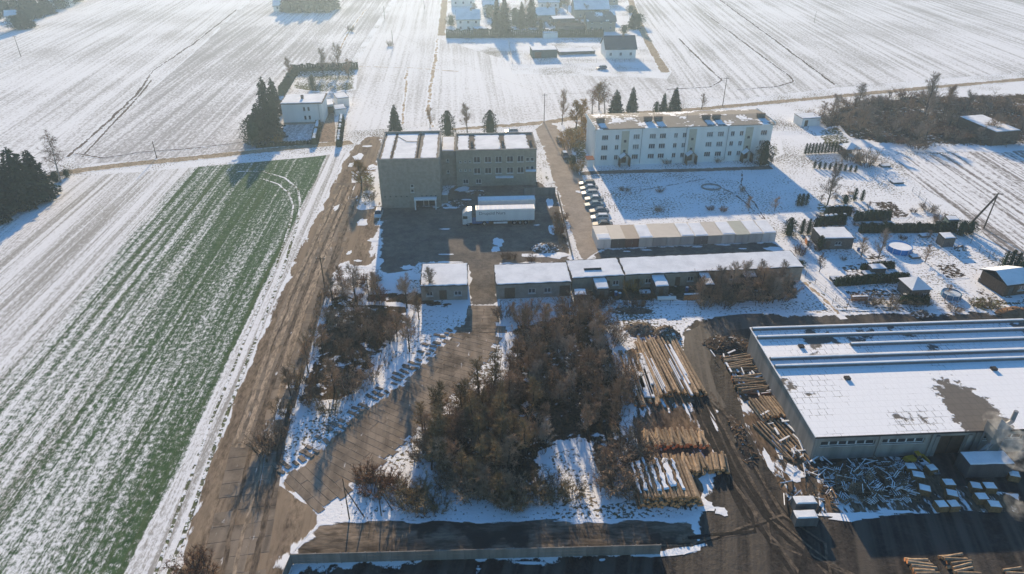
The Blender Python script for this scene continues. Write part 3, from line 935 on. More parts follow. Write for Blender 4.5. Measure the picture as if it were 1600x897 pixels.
# ---- apartment block
A = G(928, 259)
rz = R(5.6)
L, D, H = 49.6, 12.6, 10.2
t = thing('apartment_block', 'long white three-storey apartment block with chimneys on a flat grey roof', 'building', Vector((A.x, A.y, 0)), rz)
sx = L / 880.0
xc = lambda zx: (zx - 272) * sx * 1.0
wide = [315, 470, 550, 600, 835, 890, 1108]
narrow = [375, 665, 708, 950, 995]
holes, wins = [], []
rg = random.Random(5)
for fl in range(3):
    z = 1.5 + fl * 2.85
    for zx in wide:
        x = xc(zx) + .2
        holes.append((x - .9, x + .9, z, z + 1.4))
        wins.append((x, z, 1.8, 1.4, 3))
    for zx in narrow:
        x = xc(zx) + .2
        holes.append((x - .55, x + .55, z, z + 1.4))
        wins.append((x, z, 1.1, 1.4, 2))
stairs = [xc(418), xc(752), xc(1036)]
for x in stairs:
    holes.append((x - .7, x + .7, 0.05, 2.15))
b = wall_open(MB(), L, H, holes)
shell(b, L, D, H)
b.box(-.05, L + .05, -.12, -.004, 0, .55)
b.build('wall', m_white, t)
for x in stairs:
    pn = MB().box(x - 1.05, x + 1.05, -.06, -.004, 2.9, 9.6).build('stair_panel', m_cream, t)
    for z in (3.6, 6.4):
        MB().box(x - .35, x + .35, -.09, -.062, z, z + .7).build('stair_window', m_glass, pn)
    MB().box(x - .68, x + .68, .1, .14, .05, 2.13).build('door', m_wood, t)
    b = MB()
    b.hexa([(x - 1.5, -2.2, 2.35), (x, -2.2, 3.45), (x, 0, 3.45), (x - 1.5, 0, 2.35)], [(x - 1.5, -2.2, 2.5), (x, -2.2, 3.6), (x, 0, 3.6), (x - 1.5, 0, 2.5)])
    b.hexa([(x + .01, -2.2, 3.45), (x + 1.5, -2.2, 2.35), (x + 1.5, 0, 2.35), (x + .01, 0, 3.45)], [(x + .01, -2.2, 3.6), (x + 1.5, -2.2, 2.5), (x + 1.5, 0, 2.5), (x + .01, 0, 3.6)])
    c = b.build('porch_roof', m_felt, t)
    b = MB()
    b.hexa([(x - 1.45, -2.15, 2.55), (x - .05, -2.15, 3.58), (x - .05, -.1, 3.58), (x - 1.45, -.1, 2.55)], [(x - 1.4, -2.1, 2.66), (x - .05, -2.1, 3.68), (x - .05, -.1, 3.68), (x - 1.4, -.1, 2.66)])
    b.build('porch_snow', m_roofsnow, c)
    MB().box(x - 1.45, x - 1.3, -2.1, -.14, 0, 2.4).build('porch_wall', m_wood, t)
    MB().box(x + 1.3, x + 1.45, -2.1, -.14, 0, 2.4).build('porch_wall', m_wood, t)
for x, z, w, h, st in wins:
    window(t, x, z, w, h, style=st, pane=m_curtain if rg.random() < .35 else m_glass)
rs = MB()
rs.prism_x([(-.35, H + .02), (D + .3, H + .02), (D + .3, H + .42), (D * .62, H + .75), (-.35, H + .2)], -.3, L + .3)
roof = rs.build('roof', m_snow_part, t)
MB().box(-.45, -.303, -.3, D + .3, H - .3, H + .85).box(L + .303, L + .45, -.3, D + .3, H - .3, H + .85).build('gable_parapet', m_white, t)
for i, zx in enumerate((302, 538, 590, 832, 884, 1112)):
    x = xc(zx) + .4
    c = MB().box(x - 1.1, x + 1.1, 4.3, 5.1, H + .3, H + 1.6).box(x - 1.2, x + 1.2, 4.2, 5.2, H + 1.6, H + 1.72).build('chimney', m_chim, t)
    snow_slab(2.3, 3.6, lambda x_, y_: H + .235 + (y_ + .35) / (D * .62 + .35) * .55, .06, i, x - 1.0, .5, rag=.4).build('roof_snow', m_roofsnow, roof)
for x in (12.8, 25.2, 37.0):
    MB().tube((x, -.1, .2), (x, -.1, H), .07, .07, 5).build('downpipe', m_metal, t)
MB().tube((27, 6, H + .7), (27, 6, H + 3.2), .04, .04, 4).tube((26.4, 6, H + 2.8), (27.6, 6, H + 2.8), .03, .03, 4).build('antenna', m_metal, t)
b = thing('bin_shelter', 'small white shelter with reddish roof at the apartment block corner', 'shelter', G(917, 262) + Vector((0, 0, 0)), rz)
MB().box(0, 1.8, 0, 2.2, 0, 2.2).build('wall', m_white, b)
MB().hexa([(-.2, -.2, 2.22), (2.0, -.2, 2.22), (2.0, 2.4, 2.4), (-.2, 2.4, 2.4)], [(-.2, -.2, 2.34), (2.0, -.2, 2.34), (2.0, 2.4, 2.52), (-.2, 2.4, 2.52)]).build('roof', plain('red_roof', (0.30, 0.14, 0.09)), b)

# ---- row of thirteen metal garages
A, rz, L = frame((932.5, 389), (1211, 378))
gw = L / 13
cols = [('white', (0.60, 0.60, 0.59), 'snow'), ('dark grey', (0.09, 0.085, 0.08), 'tan'), ('brown', (0.13, 0.075, 0.06), 'brown'), ('pale grey', (0.42, 0.43, 0.42), 'snow'), ('mid grey', (0.27, 0.28, 0.29), 'tan'),
        ('light grey', (0.33, 0.34, 0.35), 'tan'), ('blue grey', (0.28, 0.31, 0.34), 'snow'), ('charcoal', (0.12, 0.12, 0.125), 'snow'), ('grey', (0.30, 0.31, 0.31), 'tan'), ('pale blue grey', (0.40, 0.42, 0.43), 'snow'),
        ('steel grey', (0.34, 0.36, 0.37), 'green'), ('silver grey', (0.38, 0.39, 0.40), 'snow'), ('off-white', (0.52, 0.54, 0.55), 'snow')]
rc = {'snow': (0.55, 0.53, 0.5), 'tan': (0.46, 0.43, 0.39), 'brown': (0.28, 0.24, 0.21), 'green': (0.36, 0.38, 0.33)}
rmat = {k: plain('garage_roof_' + k, v, tuple(x * .9 for x in v), 0.8, 0.7, 0.15) for k, v in rc.items()}
ords = ['first', 'second', 'third', 'fourth', 'fifth', 'sixth', 'seventh', 'eighth', 'ninth', 'tenth', 'eleventh', 'twelfth', 'last']
for i, (cn, c, rf) in enumerate(cols):
    q = Vector((A.x + math.cos(rz) * gw * i, A.y + math.sin(rz) * gw * i, 0))
    t = thing('garage', '%s metal garage with %s roof, %s from the street' % (cn, {'snow': 'snow-covered', 'tan': 'bare tan', 'brown': 'bare brown', 'green': 'bare grey-green'}[rf], ords[i]), 'garage', q, rz, 'row of garages below the apartment lawn')
    gm = plain('garage_paint', c, tuple(x * .8 for x in c), 1.0, 0.55, streak=True)
    w, hh = gw - .06, 2.25 + .06 * math.sin(i * 2.3)
    MB().box(.02, w, .06, 6.0, 0, hh).build('wall', gm, t)
    dr = MB().box(.22, w - .2, .0, .058, .03, hh - .25).build('door', gm, t)
    MB().box(w / 2 - .015, w / 2 + .015, -.02, -.002, .03, hh - .25).box(w / 2 + .1, w / 2 + .18, -.05, -.021, 1.0, 1.2).build('door_handle', m_metal, dr)
    r = MB().hexa([(-.0, -.2, hh - .02), (gw - .02, -.2, hh - .02), (gw - .02, 6.2, hh + .22), (0, 6.2, hh + .22)], [(-.0, -.2, hh + .06), (gw - .02, -.2, hh + .06), (gw - .02, 6.2, hh + .3), (0, 6.2, hh + .3)]).build('roof', rmat[rf], t)
    if rf == 'snow':
        y1 = 2.6 if i == 0 else 6.1
        snow_slab(gw - .16, y1 + .1, lambda x_, y_, hh=hh: hh + .064 + (y_ + .2) / 6.4 * .24, .07, i, .07, -.12, rag=.15).build('roof_snow', m_roofsnow, r)


# ---- low sheds given by the front roof line at a height
def low_shed(name, label, cat, a, b, h, depth, mwall, mroof, snow=True, slope=0.35, over=0.25, doors=(), seed=0, melted=False, group=None, rzx=0.0, back_high=True):
    A, rz, L = frame(a, b, h)
    rz += rzx
    t = thing(name, label, cat, A, rz, group)
    wb = wall_open(MB(), L, h - .05, [(d[0], d[1], d[2], d[3]) for d in doors], y=over)
    shell(wb, L, depth, h - .05, y=over)
    wb.build('wall', mwall, t)
    hb = h + (slope if back_high else -slope)
    r = MB().hexa([(-.15, 0, h - .04), (L + .15, 0, h - .04), (L + .15, depth + .15, hb - .04), (-.15, depth + .15, hb - .04)], [(-.15, 0, h + .08), (L + .15, 0, h + .08), (L + .15, depth + .15, hb + .08), (-.15, depth + .15, hb + .08)]).build('roof', mroof, t)
    if snow:
        snow_slab(L + .2, depth, lambda x_, y_: h + .085 + (y_) / (depth + .15) * (hb - h), .09, seed, -.1, .06, rag=.2).build('roof_snow', m_roofsnow, r)
    for d in doors:
        if len(d) > 4 and d[4] == 'w':
            window(t, (d[0] + d[1]) / 2, d[2], d[1] - d[0], d[3] - d[2], y=over + .12, style=2)
        else:
            MB().box(d[0], d[1], over + .1, over + .14, d[2], d[3]).build('door', m_wood, t)
    return t


low_shed('store_building', 'small flat-roofed store with snowy roof beside the slab road', 'shed', (657, 448.5), (730, 446.5), 3.2, 8.2, m_brick, m_felt_dark, doors=[(1, 2.2, 1, 1.9, 'w'), (3.4, 4.8, 0, 2.2), (6.2, 7.6, 1, 1.9, 'w')], seed=1)
low_shed('long_shed', 'snow-roofed shed section nearest the slab road', 'shed', (776, 446), (893, 441), 3.2, 7.2, m_brick, m_felt_dark, doors=[(1.5, 3.5, 0, 2.4), (6, 7.4, 1, 2, 'w'), (9, 10.4, 1, 2, 'w'), (12, 14, 0, 2.4)], seed=2)
low_shed('long_shed', 'short middle section of the snow-roofed shed row', 'shed', (895, 436), (976, 431), 3.1, 6.6, m_brick2, m_felt_dark, doors=[(6.5, 7.4, 0, 2.1), (8, 9.2, 1, 2, 'w')], seed=3)
low_shed('long_shed', 'long snow-roofed shed with garden lean-tos on its front', 'shed', (978, 430.5), (1256, 418), 3.1, 6.3, m_brick2, m_felt_dark, doors=[(2, 2.9, 0, 2.1), (4, 5.2, 1, 2, 'w'), (10, 11, 0, 2.1), (12.4, 13.6, 1, 2, 'w'), (18, 19, 0, 2), (21, 22.2, 1, 2, 'w'), (26, 27, 0, 2.1), (29, 30.2, 1, 2, 'w')], seed=4)
for i, (a, b, h, d, lab) in enumerate([((933, 453), (952, 452), 2.4, 4.6, 'white-roofed lean-to beside the wooden gable'), ((1026, 449), (1046, 448), 2.3, 5.0, 'white-roofed lean-to at the middle of the long shed'),
                                       ((1101, 446.5), (1117, 446), 2.3, 4.6, 'white-roofed lean-to just left of the bare trees'), ((1164, 434), (1183, 433), 2.3, 2.6, 'snowy lean-to roof behind the bare trees')]):
    low_shed('lean_to', lab, 'lean-to', a, b, h, d, m_greywood, m_felt_dark, seed=20 + i, slope=.5, doors=[(.6, 1.5, 0, 1.9)])
A = G(915, 452)
t = thing('garden_hut', 'little wooden hut with a brown gable beside the lean-to', 'hut', A, R(5))
MB().box(0, 3.0, 0, 3.6, 0, 2.1).build('wall', m_greywood, t)
MB().prism_x([(-.3, 2.1), (3.9, 2.1), (1.8, 3.5)], -.1, .3).build('gable', m_wood, t)
r = MB().hexa([(-.2, -.3, 2.12), (3.2, -.3, 2.12), (3.2, 1.8, 3.55), (-.2, 1.8, 3.55)], [(-.2, -.3, 2.25), (3.2, -.3, 2.25), (3.2, 1.8, 3.68), (-.2, 1.8, 3.68)]).hexa([(-.2, 1.81, 3.55), (3.2, 1.81, 3.55), (3.2, 3.9, 2.12), (-.2, 3.9, 2.12)], [(-.2, 1.81, 3.68), (3.2, 1.81, 3.68), (3.2, 3.9, 2.25), (-.2, 3.9, 2.25)]).build('roof', m_felt_dark, t)
low_shed('lean_to', 'tiny snow-topped lean-to in front of the wooden hut', 'lean-to', (899, 462), (916, 461.5), 1.9, 1.8, m_greywood, m_felt_dark, seed=31)

# ---- garden huts and far sheds
low_shed('garden_shed', 'garden shed with wide snowy roof in front of the dark hedge', 'shed', (1286, 374), (1336, 373), 2.6, 5.4, m_greywood, m_felt_dark, seed=41, slope=.2, doors=[(1, 2, 0, 2), (3, 4.4, 1, 1.8, 'w')])
low_shed('garden_shed', 'small white-roofed shed by the A-frame pole', 'shed', (1477, 373.5), (1495, 373), 2.1, 2.6, m_greywood, m_felt_dark, seed=42, slope=.2)
low_shed('garden_shed', 'pale green tool shed beside the white-roofed shed', 'shed', (1484, 345), (1500, 345), 2.3, 2.2, plain('green_shed', (0.22, 0.27, 0.23)), m_felt_dark, seed=43, slope=.2)
low_shed('garden_shed', 'low snowy hut half hidden by the garden hedge', 'shed', (1364, 421.5), (1386, 420.5), 1.3, 2.0, m_greywood, m_felt_dark, seed=44, slope=.15)
low_shed('garden_shed', 'white shed standing on the snow behind the apartment block', 'shed', (1255, 186), (1284, 184), 2.6, 5.0, m_white, m_felt, seed=45, slope=.2, doors=[(1, 2.2, 0, 2)])
low_shed('barn', 'dark barn with white roof at the edge of the thicket', 'barn', (1558, 207), (1600, 206), 4.2, 15.0, m_wood, m_felt, seed=46, slope=.3, rzx=R(8))


def pyramid_house(name, label, px, w, d, h, rise, mw, seed, rz=R(5), cat='gazebo', posts=False):
    t = thing(name, label, cat, G(*px), rz)
    if posts:
        for x in (.1, w - .25):
            for y in (.1, d - .25):
                MB().box(x, x + .15, y, y + .15, 0, h).build('post', mw, t)
        MB().box(.1, w - .1, d - .4, d - .3, 0, 1.0).box(.1, .2, .2, d - .42, 0, 1.0).build('rail', mw, t)
    else:
        wall_open(shell(MB(), w, d, h), w, h, [(w * .2, w * .45, .05, 1.95), (w * .6, w * .85, .9, 1.7)]).build('wall', mw, t)
        MB().box(w * .2, w * .45, .1, .14, .05, 1.95).build('door', m_wood, t)
        window(t, w * .725, .9, w * .25, .8, style=2)
    o = .35
    bs = [(-o, -o, h), (w + o, -o, h), (w + o, d + o, h), (-o, d + o, h)]
    ap = (w / 2, d / 2, h + rise)
    r = MB().add(bs + [ap], [(0, 1, 4), (1, 2, 4), (2, 3, 4), (3, 0, 4), (3, 2, 1, 0)]).build('roof', m_felt_dark, t)
    q = .1
    MB().add([(-o + q, -o + q, h + .08), (w + o - q, -o + q, h + .08), (w + o - q, d + o - q, h + .08), (-o + q, d + o - q, h + .08), (w / 2, d / 2, h + rise + .1)], [(0, 1, 4), (1, 2, 4), (2, 3, 4), (3, 0, 4)]).build('roof_snow', m_roofsnow, r)
    return t


pyramid_house('gazebo', 'square gazebo with snowy hipped roof among the thujas', (1320, 247), 4.2, 4.2, 2.5, 1.3, m_greywood, 1, posts=True)
pyramid_house('summer_house', 'little summer house with pointed snowy roof beside the small pool', (1420, 471), 3.6, 4.2, 2.5, 1.6, m_greywood, 2)
t = thing('garden_house', 'brown garden house with white gabled roof at the right edge', 'house', G(1566, 464), R(12))
wall_open(shell(MB(), 5.5, 6, 2.6), 5.5, 2.6, [(1, 2, 0.05, 2.05), (3, 4.4, 1, 2)]).build('wall', m_wood, t)
MB().box(1, 2, .1, .14, .05, 2.05).build('door', m_greywood, t)
window(t, 3.7, 1, 1.4, 1.0)
r = MB().hexa([(-.4, -.4, 2.55), (5.9, -.4, 2.55), (5.9, 3, 3.9), (-.4, 3, 3.9)], [(-.4, -.4, 2.7), (5.9, -.4, 2.7), (5.9, 3, 4.05), (-.4, 3, 4.05)]).hexa([(-.4, 3.01, 3.9), (5.9, 3.01, 3.9), (5.9, 6.4, 2.55), (-.4, 6.4, 2.55)], [(-.4, 3.01, 4.05), (5.9, 3.01, 4.05), (5.9, 6.4, 2.7), (-.4, 6.4, 2.7)]).build('roof', m_felt_dark, t)
MB().hexa([(-.35, -.35, 2.76), (5.85, -.35, 2.76), (5.85, 3, 4.1), (-.35, 3, 4.1)], [(-.3, -.3, 2.86), (5.8, -.3, 2.86), (5.8, 3, 4.2), (-.3, 3, 4.2)]).hexa([(-.35, 3.05, 4.08), (5.85, 3.05, 4.08), (5.85, 6.35, 2.76), (-.35, 6.35, 2.76)], [(-.3, 3.05, 4.2), (5.8, 3.05, 4.2), (5.8, 6.3, 2.86), (-.3, 6.3, 2.86)]).build('roof_snow', m_roofsnow, r)

# ---- white two-storey house behind the fields
A = G(444, 195)
t = thing('white_house', 'white two-storey house with flat snowy roof beside tall spruces', 'house', A, R(5))
L, D, H = 12.6, 10.5, 6.6
holes = [(6.6, 7.4, 4.2, 5.6), (8.0, 8.8, 4.2, 5.6), (6.6, 7.4, 1.4, 2.8), (8.0, 8.8, 1.4, 2.8)]
shell(wall_open(MB(), L, H, holes), L, D, H).build('wall', m_white, t)
MB().box(-.05, L + .05, -.06, -.003, 0, .7).build('plinth', m_brick, t)
for x, z in ((7.0, 4.2), (8.4, 4.2), (7.0, 1.4), (8.4, 1.4)):
    window(t, x, z, .8, 1.4, style=1)
r = MB().box(-.4, L + .4, -.4, D + .4, H + .003, H + .28).build('roof', m_felt, t)
snow_slab(L + .5, D + .5, H + .28, .12, 3, -.25, -.25, rag=.3).build('roof_snow', m_roofsnow, r)
MB().box(5.6, 6.4, 4.4, 5.2, H + .28, H + 1.5).build('chimney', m_chim, t)
MB().tube((6.6, -.1, .1), (6.6, -.1, .11), .02, .02, 4).build('tap', m_metal, t)
MB().tube((L - 1.0, -.09, .1), (L - 1.0, -.09, H), .06, .06, 5).build('downpipe', m_metal, t)
low_shed('garage_annex', 'garage with dark door behind the white house driveway', 'garage', (507, 165), (521, 164), 3.0, 7.0, m_white, m_felt, seed=51, slope=.1, doors=[(.5, 3.0, 0, 2.5)])
low_shed('garage_annex', 'white outbuilding right of the driveway with snowy roof', 'shed', (527, 154.5), (545, 152.5), 3.0, 7.0, m_white, m_felt, seed=52, slope=.1)
low_shed('carport', 'low car port roof dipping towards the driveway', 'carport', (524, 172), (541, 170), 2.0, 4.5, m_white, m_felt, seed=53, slope=.4)


# ---- far village houses with pitched roofs
def gable_house(label, px, w, d, h, rise, mw, mr, rz=R(4), snow=True, nwin=3, seed=0, cat='house'):
    t = thing('village_house', label, cat, G(*px), rz, 'houses of the far village')
    hs = []
    for k in range(nwin):
        x = w * (k + .5) / nwin
        hs.append((x - .55, x + .55, 1.2, 2.6))
        if h > 5:
            hs.append((x - .55, x + .55, 4.0, 5.3))
    shell(wall_open(MB(), w, h, hs), w, d, h).build('wall', mw, t)
    for q in hs:
        window(t, (q[0] + q[1]) / 2, q[2], q[1] - q[0], q[3] - q[2])
    MB().prism_x([(0, h), (d, h), (d / 2, h + rise)], .001, w - .001).build('gable', mw, t)
    o = .5
    f = rise / (d / 2)
    r = MB().hexa([(-o, -o, h - o * f), (w + o, -o, h - o * f), (w + o, d / 2, h + rise), (-o, d / 2, h + rise)], [(-o, -o, h - o * f + .2), (w + o, -o, h - o * f + .2), (w + o, d / 2, h + rise + .2), (-o, d / 2, h + rise + .2)])
    r.hexa([(-o, d / 2 + .01, h + rise), (w + o, d / 2 + .01, h + rise), (w + o, d + o, h - o * f), (-o, d + o, h - o * f)], [(-o, d / 2 + .01, h + rise + .2), (w + o, d / 2 + .01, h + rise + .2), (w + o, d + o, h - o * f + .2), (-o, d + o, h - o * f + .2)])
    r = r.build('roof', mr, t)
    if snow:
        b = MB()
        b.hexa([(-o + .1, -o + .1, h - o * f + .28), (w + o - .1, -o + .1, h - o * f + .28), (w + o - .1, d / 2, h + rise + .22), (-o + .1, d / 2, h + rise + .22)], [(-o + .2, -o + .2, h - o * f + .42), (w + o - .2, -o + .2, h - o * f + .42), (w + o - .2, d / 2, h + rise + .36), (-o + .2, d / 2, h + rise + .36)])
        b.build('roof_snow', m_snow_part if seed % 2 else m_roofsnow, r)
    MB().box(w * .6, w * .6 + .8, d * .42, d * .42 + .8, h + rise * .6, h + rise + 1.1).build('chimney', m_chim, t)
    return t


gable_house('white village house with snowy roof beside the far lane', (714, 50), 11.8, 11, 6.0, 3.6, m_white, m_tile_b, seed=0)
gable_house('white village house with steep roof at the top edge', (706, 10), 14, 10, 5.5, 4.5, m_white, m_tile_b, seed=2, rz=R(8))
gable_house('large far house with broad snowy roof', (898, 30), 19, 14, 5.0, 4.6, m_brick2, m_tile_b, seed=4)
gable_house('grey village house with patchy snowy roof behind the hedge', (917, 50), 14.5, 11, 5.2, 3.4, m_brick2, m_tile_b, seed=1)
gable_house('dark-roofed village house nearest the striped field', (946, 92), 13.2, 12, 4.2, 4.2, m_white, m_tile_b, seed=3, snow=False)
gable_house('pale far house between the tall conifers', (842, 14), 12, 9, 3.6, 3.0, m_white, m_tile_b, seed=6)
gable_house('small far-off hut above the spruce belt corner', (428, 18), 9, 7, 3.2, 2.2, m_white, m_tile_b, seed=8, nwin=2)
gable_house('small white-roofed house in the far left hamlet', (20, 12), 11, 8, 3.2, 3, m_white, m_felt, seed=10, nwin=2, rz=R(25))
gable_house('white-roofed house on the right of the far left hamlet', (72, 12), 13, 8, 3.2, 3, m_white, m_felt, seed=12, nwin=2, rz=R(10))
gable_house('low house at the front of the far left hamlet', (10, 33), 9, 6, 2.6, 2.2, m_white, m_felt, seed=14, nwin=2, rz=R(20))
low_shed('village_shed', 'long dark flat shed behind the village hedge', 'shed', (871, 41), (915, 40), 3.0, 6, m_greywood, m_felt_dark, seed=61, snow=False)
low_shed('village_shed', 'dark flat outbuilding in front of the large far house', 'shed', (865, 30), (899, 29), 3.4, 7, m_greywood, m_felt_dark, seed=62, snow=True)
low_shed('village_shed', 'dark green shed with snowy roof in the village field', 'shed', (832, 79), (871, 78), 3.4, 8, plain('dark_green_shed', (0.10, 0.13, 0.12)), m_felt_dark, seed=63, slope=.1, doors=[(1, 4, 0, 2.6)])
low_shed('village_shed', 'long low snow-roofed outbuilding beside the dark-roofed house', 'shed', (874, 82), (930, 80), 1.2, 7, m_greywood, m_felt_dark, seed=64, slope=.2)

gable_house('red-brown house between the village conifers and sheds', (838, 34), 10, 8, 3.4, 3.0, m_brick, m_tile_b, seed=16, nwin=2)
gable_house('small pale house left of the tall village conifers', (755, 20), 9, 8, 3.6, 2.8, m_white, m_tile_b, seed=18, nwin=2)
gable_house('low grey house behind the large far house', (930, 8), 14, 9, 4.0, 3.4, m_brick2, m_tile_b, seed=20)
low_shed('village_shed', 'small snow-roofed shed behind the village hedge', 'shed', (742, 46), (762, 45), 2.4, 5, m_greywood, m_felt_dark, seed=65)
low_shed('village_shed', 'flat garage between the village hedge and the grey house', 'shed', (850, 52), (872, 51), 2.6, 5, m_white, m_felt_dark, seed=66)

# ================================================================== warehouse
A = G(1264, 719)
B2 = G(1184, 551)
rz = R(3.2)
L, D, H = 46.0, 25.2, 4.5
t = thing('warehouse', 'long pale concrete warehouse with snowy roof in the timber yard', 'warehouse', A, rz)
holes = [(1.0, 8.6, 2.4, 3.3), (9.4, 15.6, 2.4, 3.3), (17.6, 21.4, 0.02, 3.5), (24.0, 29.5, 2.4, 3.3), (33.0, 42.0, 2.4, 3.3)]
b = wall_open(MB(), L, H, holes, depth=.3)
shell(b, L, D, H)
for x in (0.05, 9.0, 16.4, 22.6, 30.4):
    b.box(x, x + .45, -.22, -.003, 0, H - .25)
b.box(16.9, 17.5, -.26, -.004, 0.0, 3.7)
b.box(21.5, 22.1, -.26, -.004, 0.0, 3.7)
b.build('wall', m_conc_w, t)
for h in holes:
    if h[2] > 1:
        n = int((h[1] - h[0]) / 1.2)
        w = (h[1] - h[0]) / n
        for k in range(n):
            window(t, h[0] + w * (k + .5), h[2], w - .03, h[3] - h[2], y=.25, style=1)
    else:
        d = MB().box(h[0], h[1], .25, .3, h[2], h[3]).build('door', plain('brown_door', (0.10, 0.065, 0.045)), t)
        MB().box((h[0] + h[1]) / 2 - .03, (h[0] + h[1]) / 2 + .03, .2, .249, h[2], h[3]).build('door_seam', m_dark, d)
# roof sheeting with melted panels
m_sheet = NT('snowed_roof_sheets')
oc = m_sheet.objc()
br = m_sheet.n('ShaderNodeTexBrick')
m_sheet.set(br.inputs['Vector'], oc)
br.offset = 0.5
br.inputs['Scale'].default_value = 1.0
br.inputs['Brick Width'].default_value = 1.1
br.inputs['Row Height'].default_value = 1.25
br.inputs['Mortar Size'].default_value = 0.05
br.inputs['Mortar Smooth'].default_value = 0.4
seam = br.outputs['Fac']
n1 = m_sheet.noise(oc, 0.14, 3, 0.5)
n2 = m_sheet.noise(oc, 0.9, 5, 0.6)
sx_, sy_, _z = m_sheet.sep(oc)
# one broad place where the snow has slid off above the heated bay
dx = m_sheet.math('MULTIPLY', m_sheet.math('SUBTRACT', sx_, 24.0), 0.22)
dy = m_sheet.math('MULTIPLY', m_sheet.math('SUBTRACT', sy_, 1.5), 0.085)
rad = m_sheet.math('SQRT', m_sheet.math('ADD', m_sheet.math('MULTIPLY', dx, dx), m_sheet.math('MULTIPLY', dy, dy)))
rad = m_sheet.math('ADD', rad, m_sheet.math('MULTIPLY', m_sheet.math('SUBTRACT', n2, 0.5), 0.9))
melt = m_sheet.step(rad, 0.82, 0.74)
sm = m_sheet.math('ADD', m_sheet.math('MULTIPLY', n1, 1.0), m_sheet.math('MULTIPLY', n2, 0.35))
sm = m_sheet.math('ADD', sm, m_sheet.step(sy_, 14.5, 17.5, 0.0, 0.10))
seam_open = m_sheet.math('MULTIPLY', m_sheet.math('MULTIPLY', seam, 0.75), m_sheet.math('MAXIMUM', 0.14, m_sheet.step(m_sheet.math('ADD', sm, m_sheet.math('MULTIPLY', m_sheet.math('SUBTRACT', m_sheet.noise(oc, 2.2, 4), .5), .45)), 0.68, 0.84)))
melt2 = m_sheet.step(sm, 0.86, 0.90)
bare = m_sheet.math('MAXIMUM', m_sheet.math('MAXIMUM', melt, melt2), seam_open)
shc = m_sheet.mix(n2, (0.15, 0.135, 0.12), (0.10, 0.092, 0.083))
shc = m_sheet.mix(m_sheet.math('MULTIPLY', seam, 0.6), shc, (0.07, 0.065, 0.06))
m_sheet = m_sheet.out(m_sheet.mix(bare, SNOW, shc), 0.85, m_sheet.bump(m_sheet.math('SUBTRACT', m_sheet.math('MULTIPLY', n2, .5), bare), 0.4, 0.1))
rise = 0.9
zr = lambda y: H + .15 + min(y, D - y if y > D * .6 else y) * 0
rf = MB().hexa([(-.3, -.5, H + .003), (L, -.5, H + .003), (L, D + .2, H + .45), (-.3, D + .2, H + .45)], [(-.3, -.5, H + .16), (L, -.5, H + .16), (L, D + .2, H + .6), (-.3, D + .2, H + .6)])
roof = rf.build('roof', m_sheet, t)
MB().box(-.32, L, -.58, -.5, H - .05, H + .2).build('gutter', m_felt_dark, t)
rh = lambda y: H + .16 + (y + .5) / (D + .7) * .44
for i, (y, x0) in enumerate([(24.6, -.2), (22.2, -.2), (19.6, 14.0), (16.6, -.2), (14.6, -.2)]):
    z = rh(y)
    m = MB().prism_x([(y - .3, z), (y + .3, z), (y + .2, z + .42), (y - .2, z + .42)], x0, L).build('roof_light', plain('roof_light_glass', (0.14, 0.15, 0.155), rough=0.4), t)
    MB().prism_x([(y - .24, z + .425), (y + .24, z + .425), (y + .14, z + .53), (y - .14, z + .53)], x0 + .05, L).build('roof_light_snow', m_roofsnow, m)
for x, y in ((9.2, 11.0), (5.6, 19.2), (32.5, 12.0)):
    MB().box(x, x + .8, y, y + .7, rh(y), rh(y) + .35).build('roof_vent', m_felt_dark, t)
# dust hopper on a frame against the front
t = thing('dust_hopper', 'grey dust hopper on steel legs against the warehouse front', 'hopper', A + Matrix.Rotation(rz, 3, 'Z') @ Vector((22.9, -2.4, 0)), rz)
for x in (.15, 1.85):
    for y in (.15, 1.75):
        MB().tube((x, y, 0), (x, y, 4.6), .07, .07, 5).build('leg', m_metal, t)
MB().hexa([(.6, .6, 3.4), (1.4, .6, 3.4), (1.4, 1.3, 3.4), (.6, 1.3, 3.4)], [(0, 0, 5.0), (2, 0, 5.0), (2, 1.9, 5.0), (0, 1.9, 5.0)]).box(0, 2, 0, 1.9, 5.002, 6.6).build('bin', m_conc_w, t)
MB().add([(-.1, -.1, 6.6), (2.1, -.1, 6.6), (2.1, 2, 6.6), (-.1, 2, 6.6), (1, .95, 7.5)], [(0, 1, 4), (1, 2, 4), (2, 3, 4), (3, 0, 4), (3, 2, 1, 0)]).build('lid', m_conc_w, t)
MB().tube((1.0, .9, 3.4), (-1.6, .4, .6), .22, .22, 7).tube((1.5, .9, 3.4), (-.6, .2, .5), .12, .12, 6).build('chute', m_metal, t)
MB().tube((2, 1.2, 6.0), (3.2, 1.6, 6.4), .3, .3, 8).tube((3.2, 1.6, 6.4), (3.2, 1.6, 8.2), .3, .28, 8).build('flue', m_metal, t)

# ================================================================== concrete fence
A, B2 = G(457, 881), G(1030, 866)
rz = math.atan2(B2.y - A.y, B2.x - A.x)
n = 15
step = (B2 - A).length / n
m_fence = plain('fence_concrete', (0.24, 0.22, 0.20), (0.16, 0.15, 0.135), 0.9, 0.9, 0.1, vary=0.12, streak=True)
t = thing('concrete_fence', 'long grey concrete panel fence beside the dirt road', 'fence', A, rz)
MBp = MB()
for k in range(3):
    MBp.box(.07, step - .07, -.03, .03, .05 + k * .52, .05 + k * .52 + .5)
for k in range(6):
    MBp.box(.2 + k * step / 6, .2 + k * step / 6 + .12, -.045, -.031, .05, 1.6)
pm = MBp.mesh('fence_panel', m_fence)
po = MB().box(-.07, .07, -.09, .09, 0, 1.75).mesh('fence_post', m_fence)
cap = MB().box(.07, step - .07, -.06, .06, 1.61, 1.68).mesh('coping', m_fence)
rg = random.Random(2)
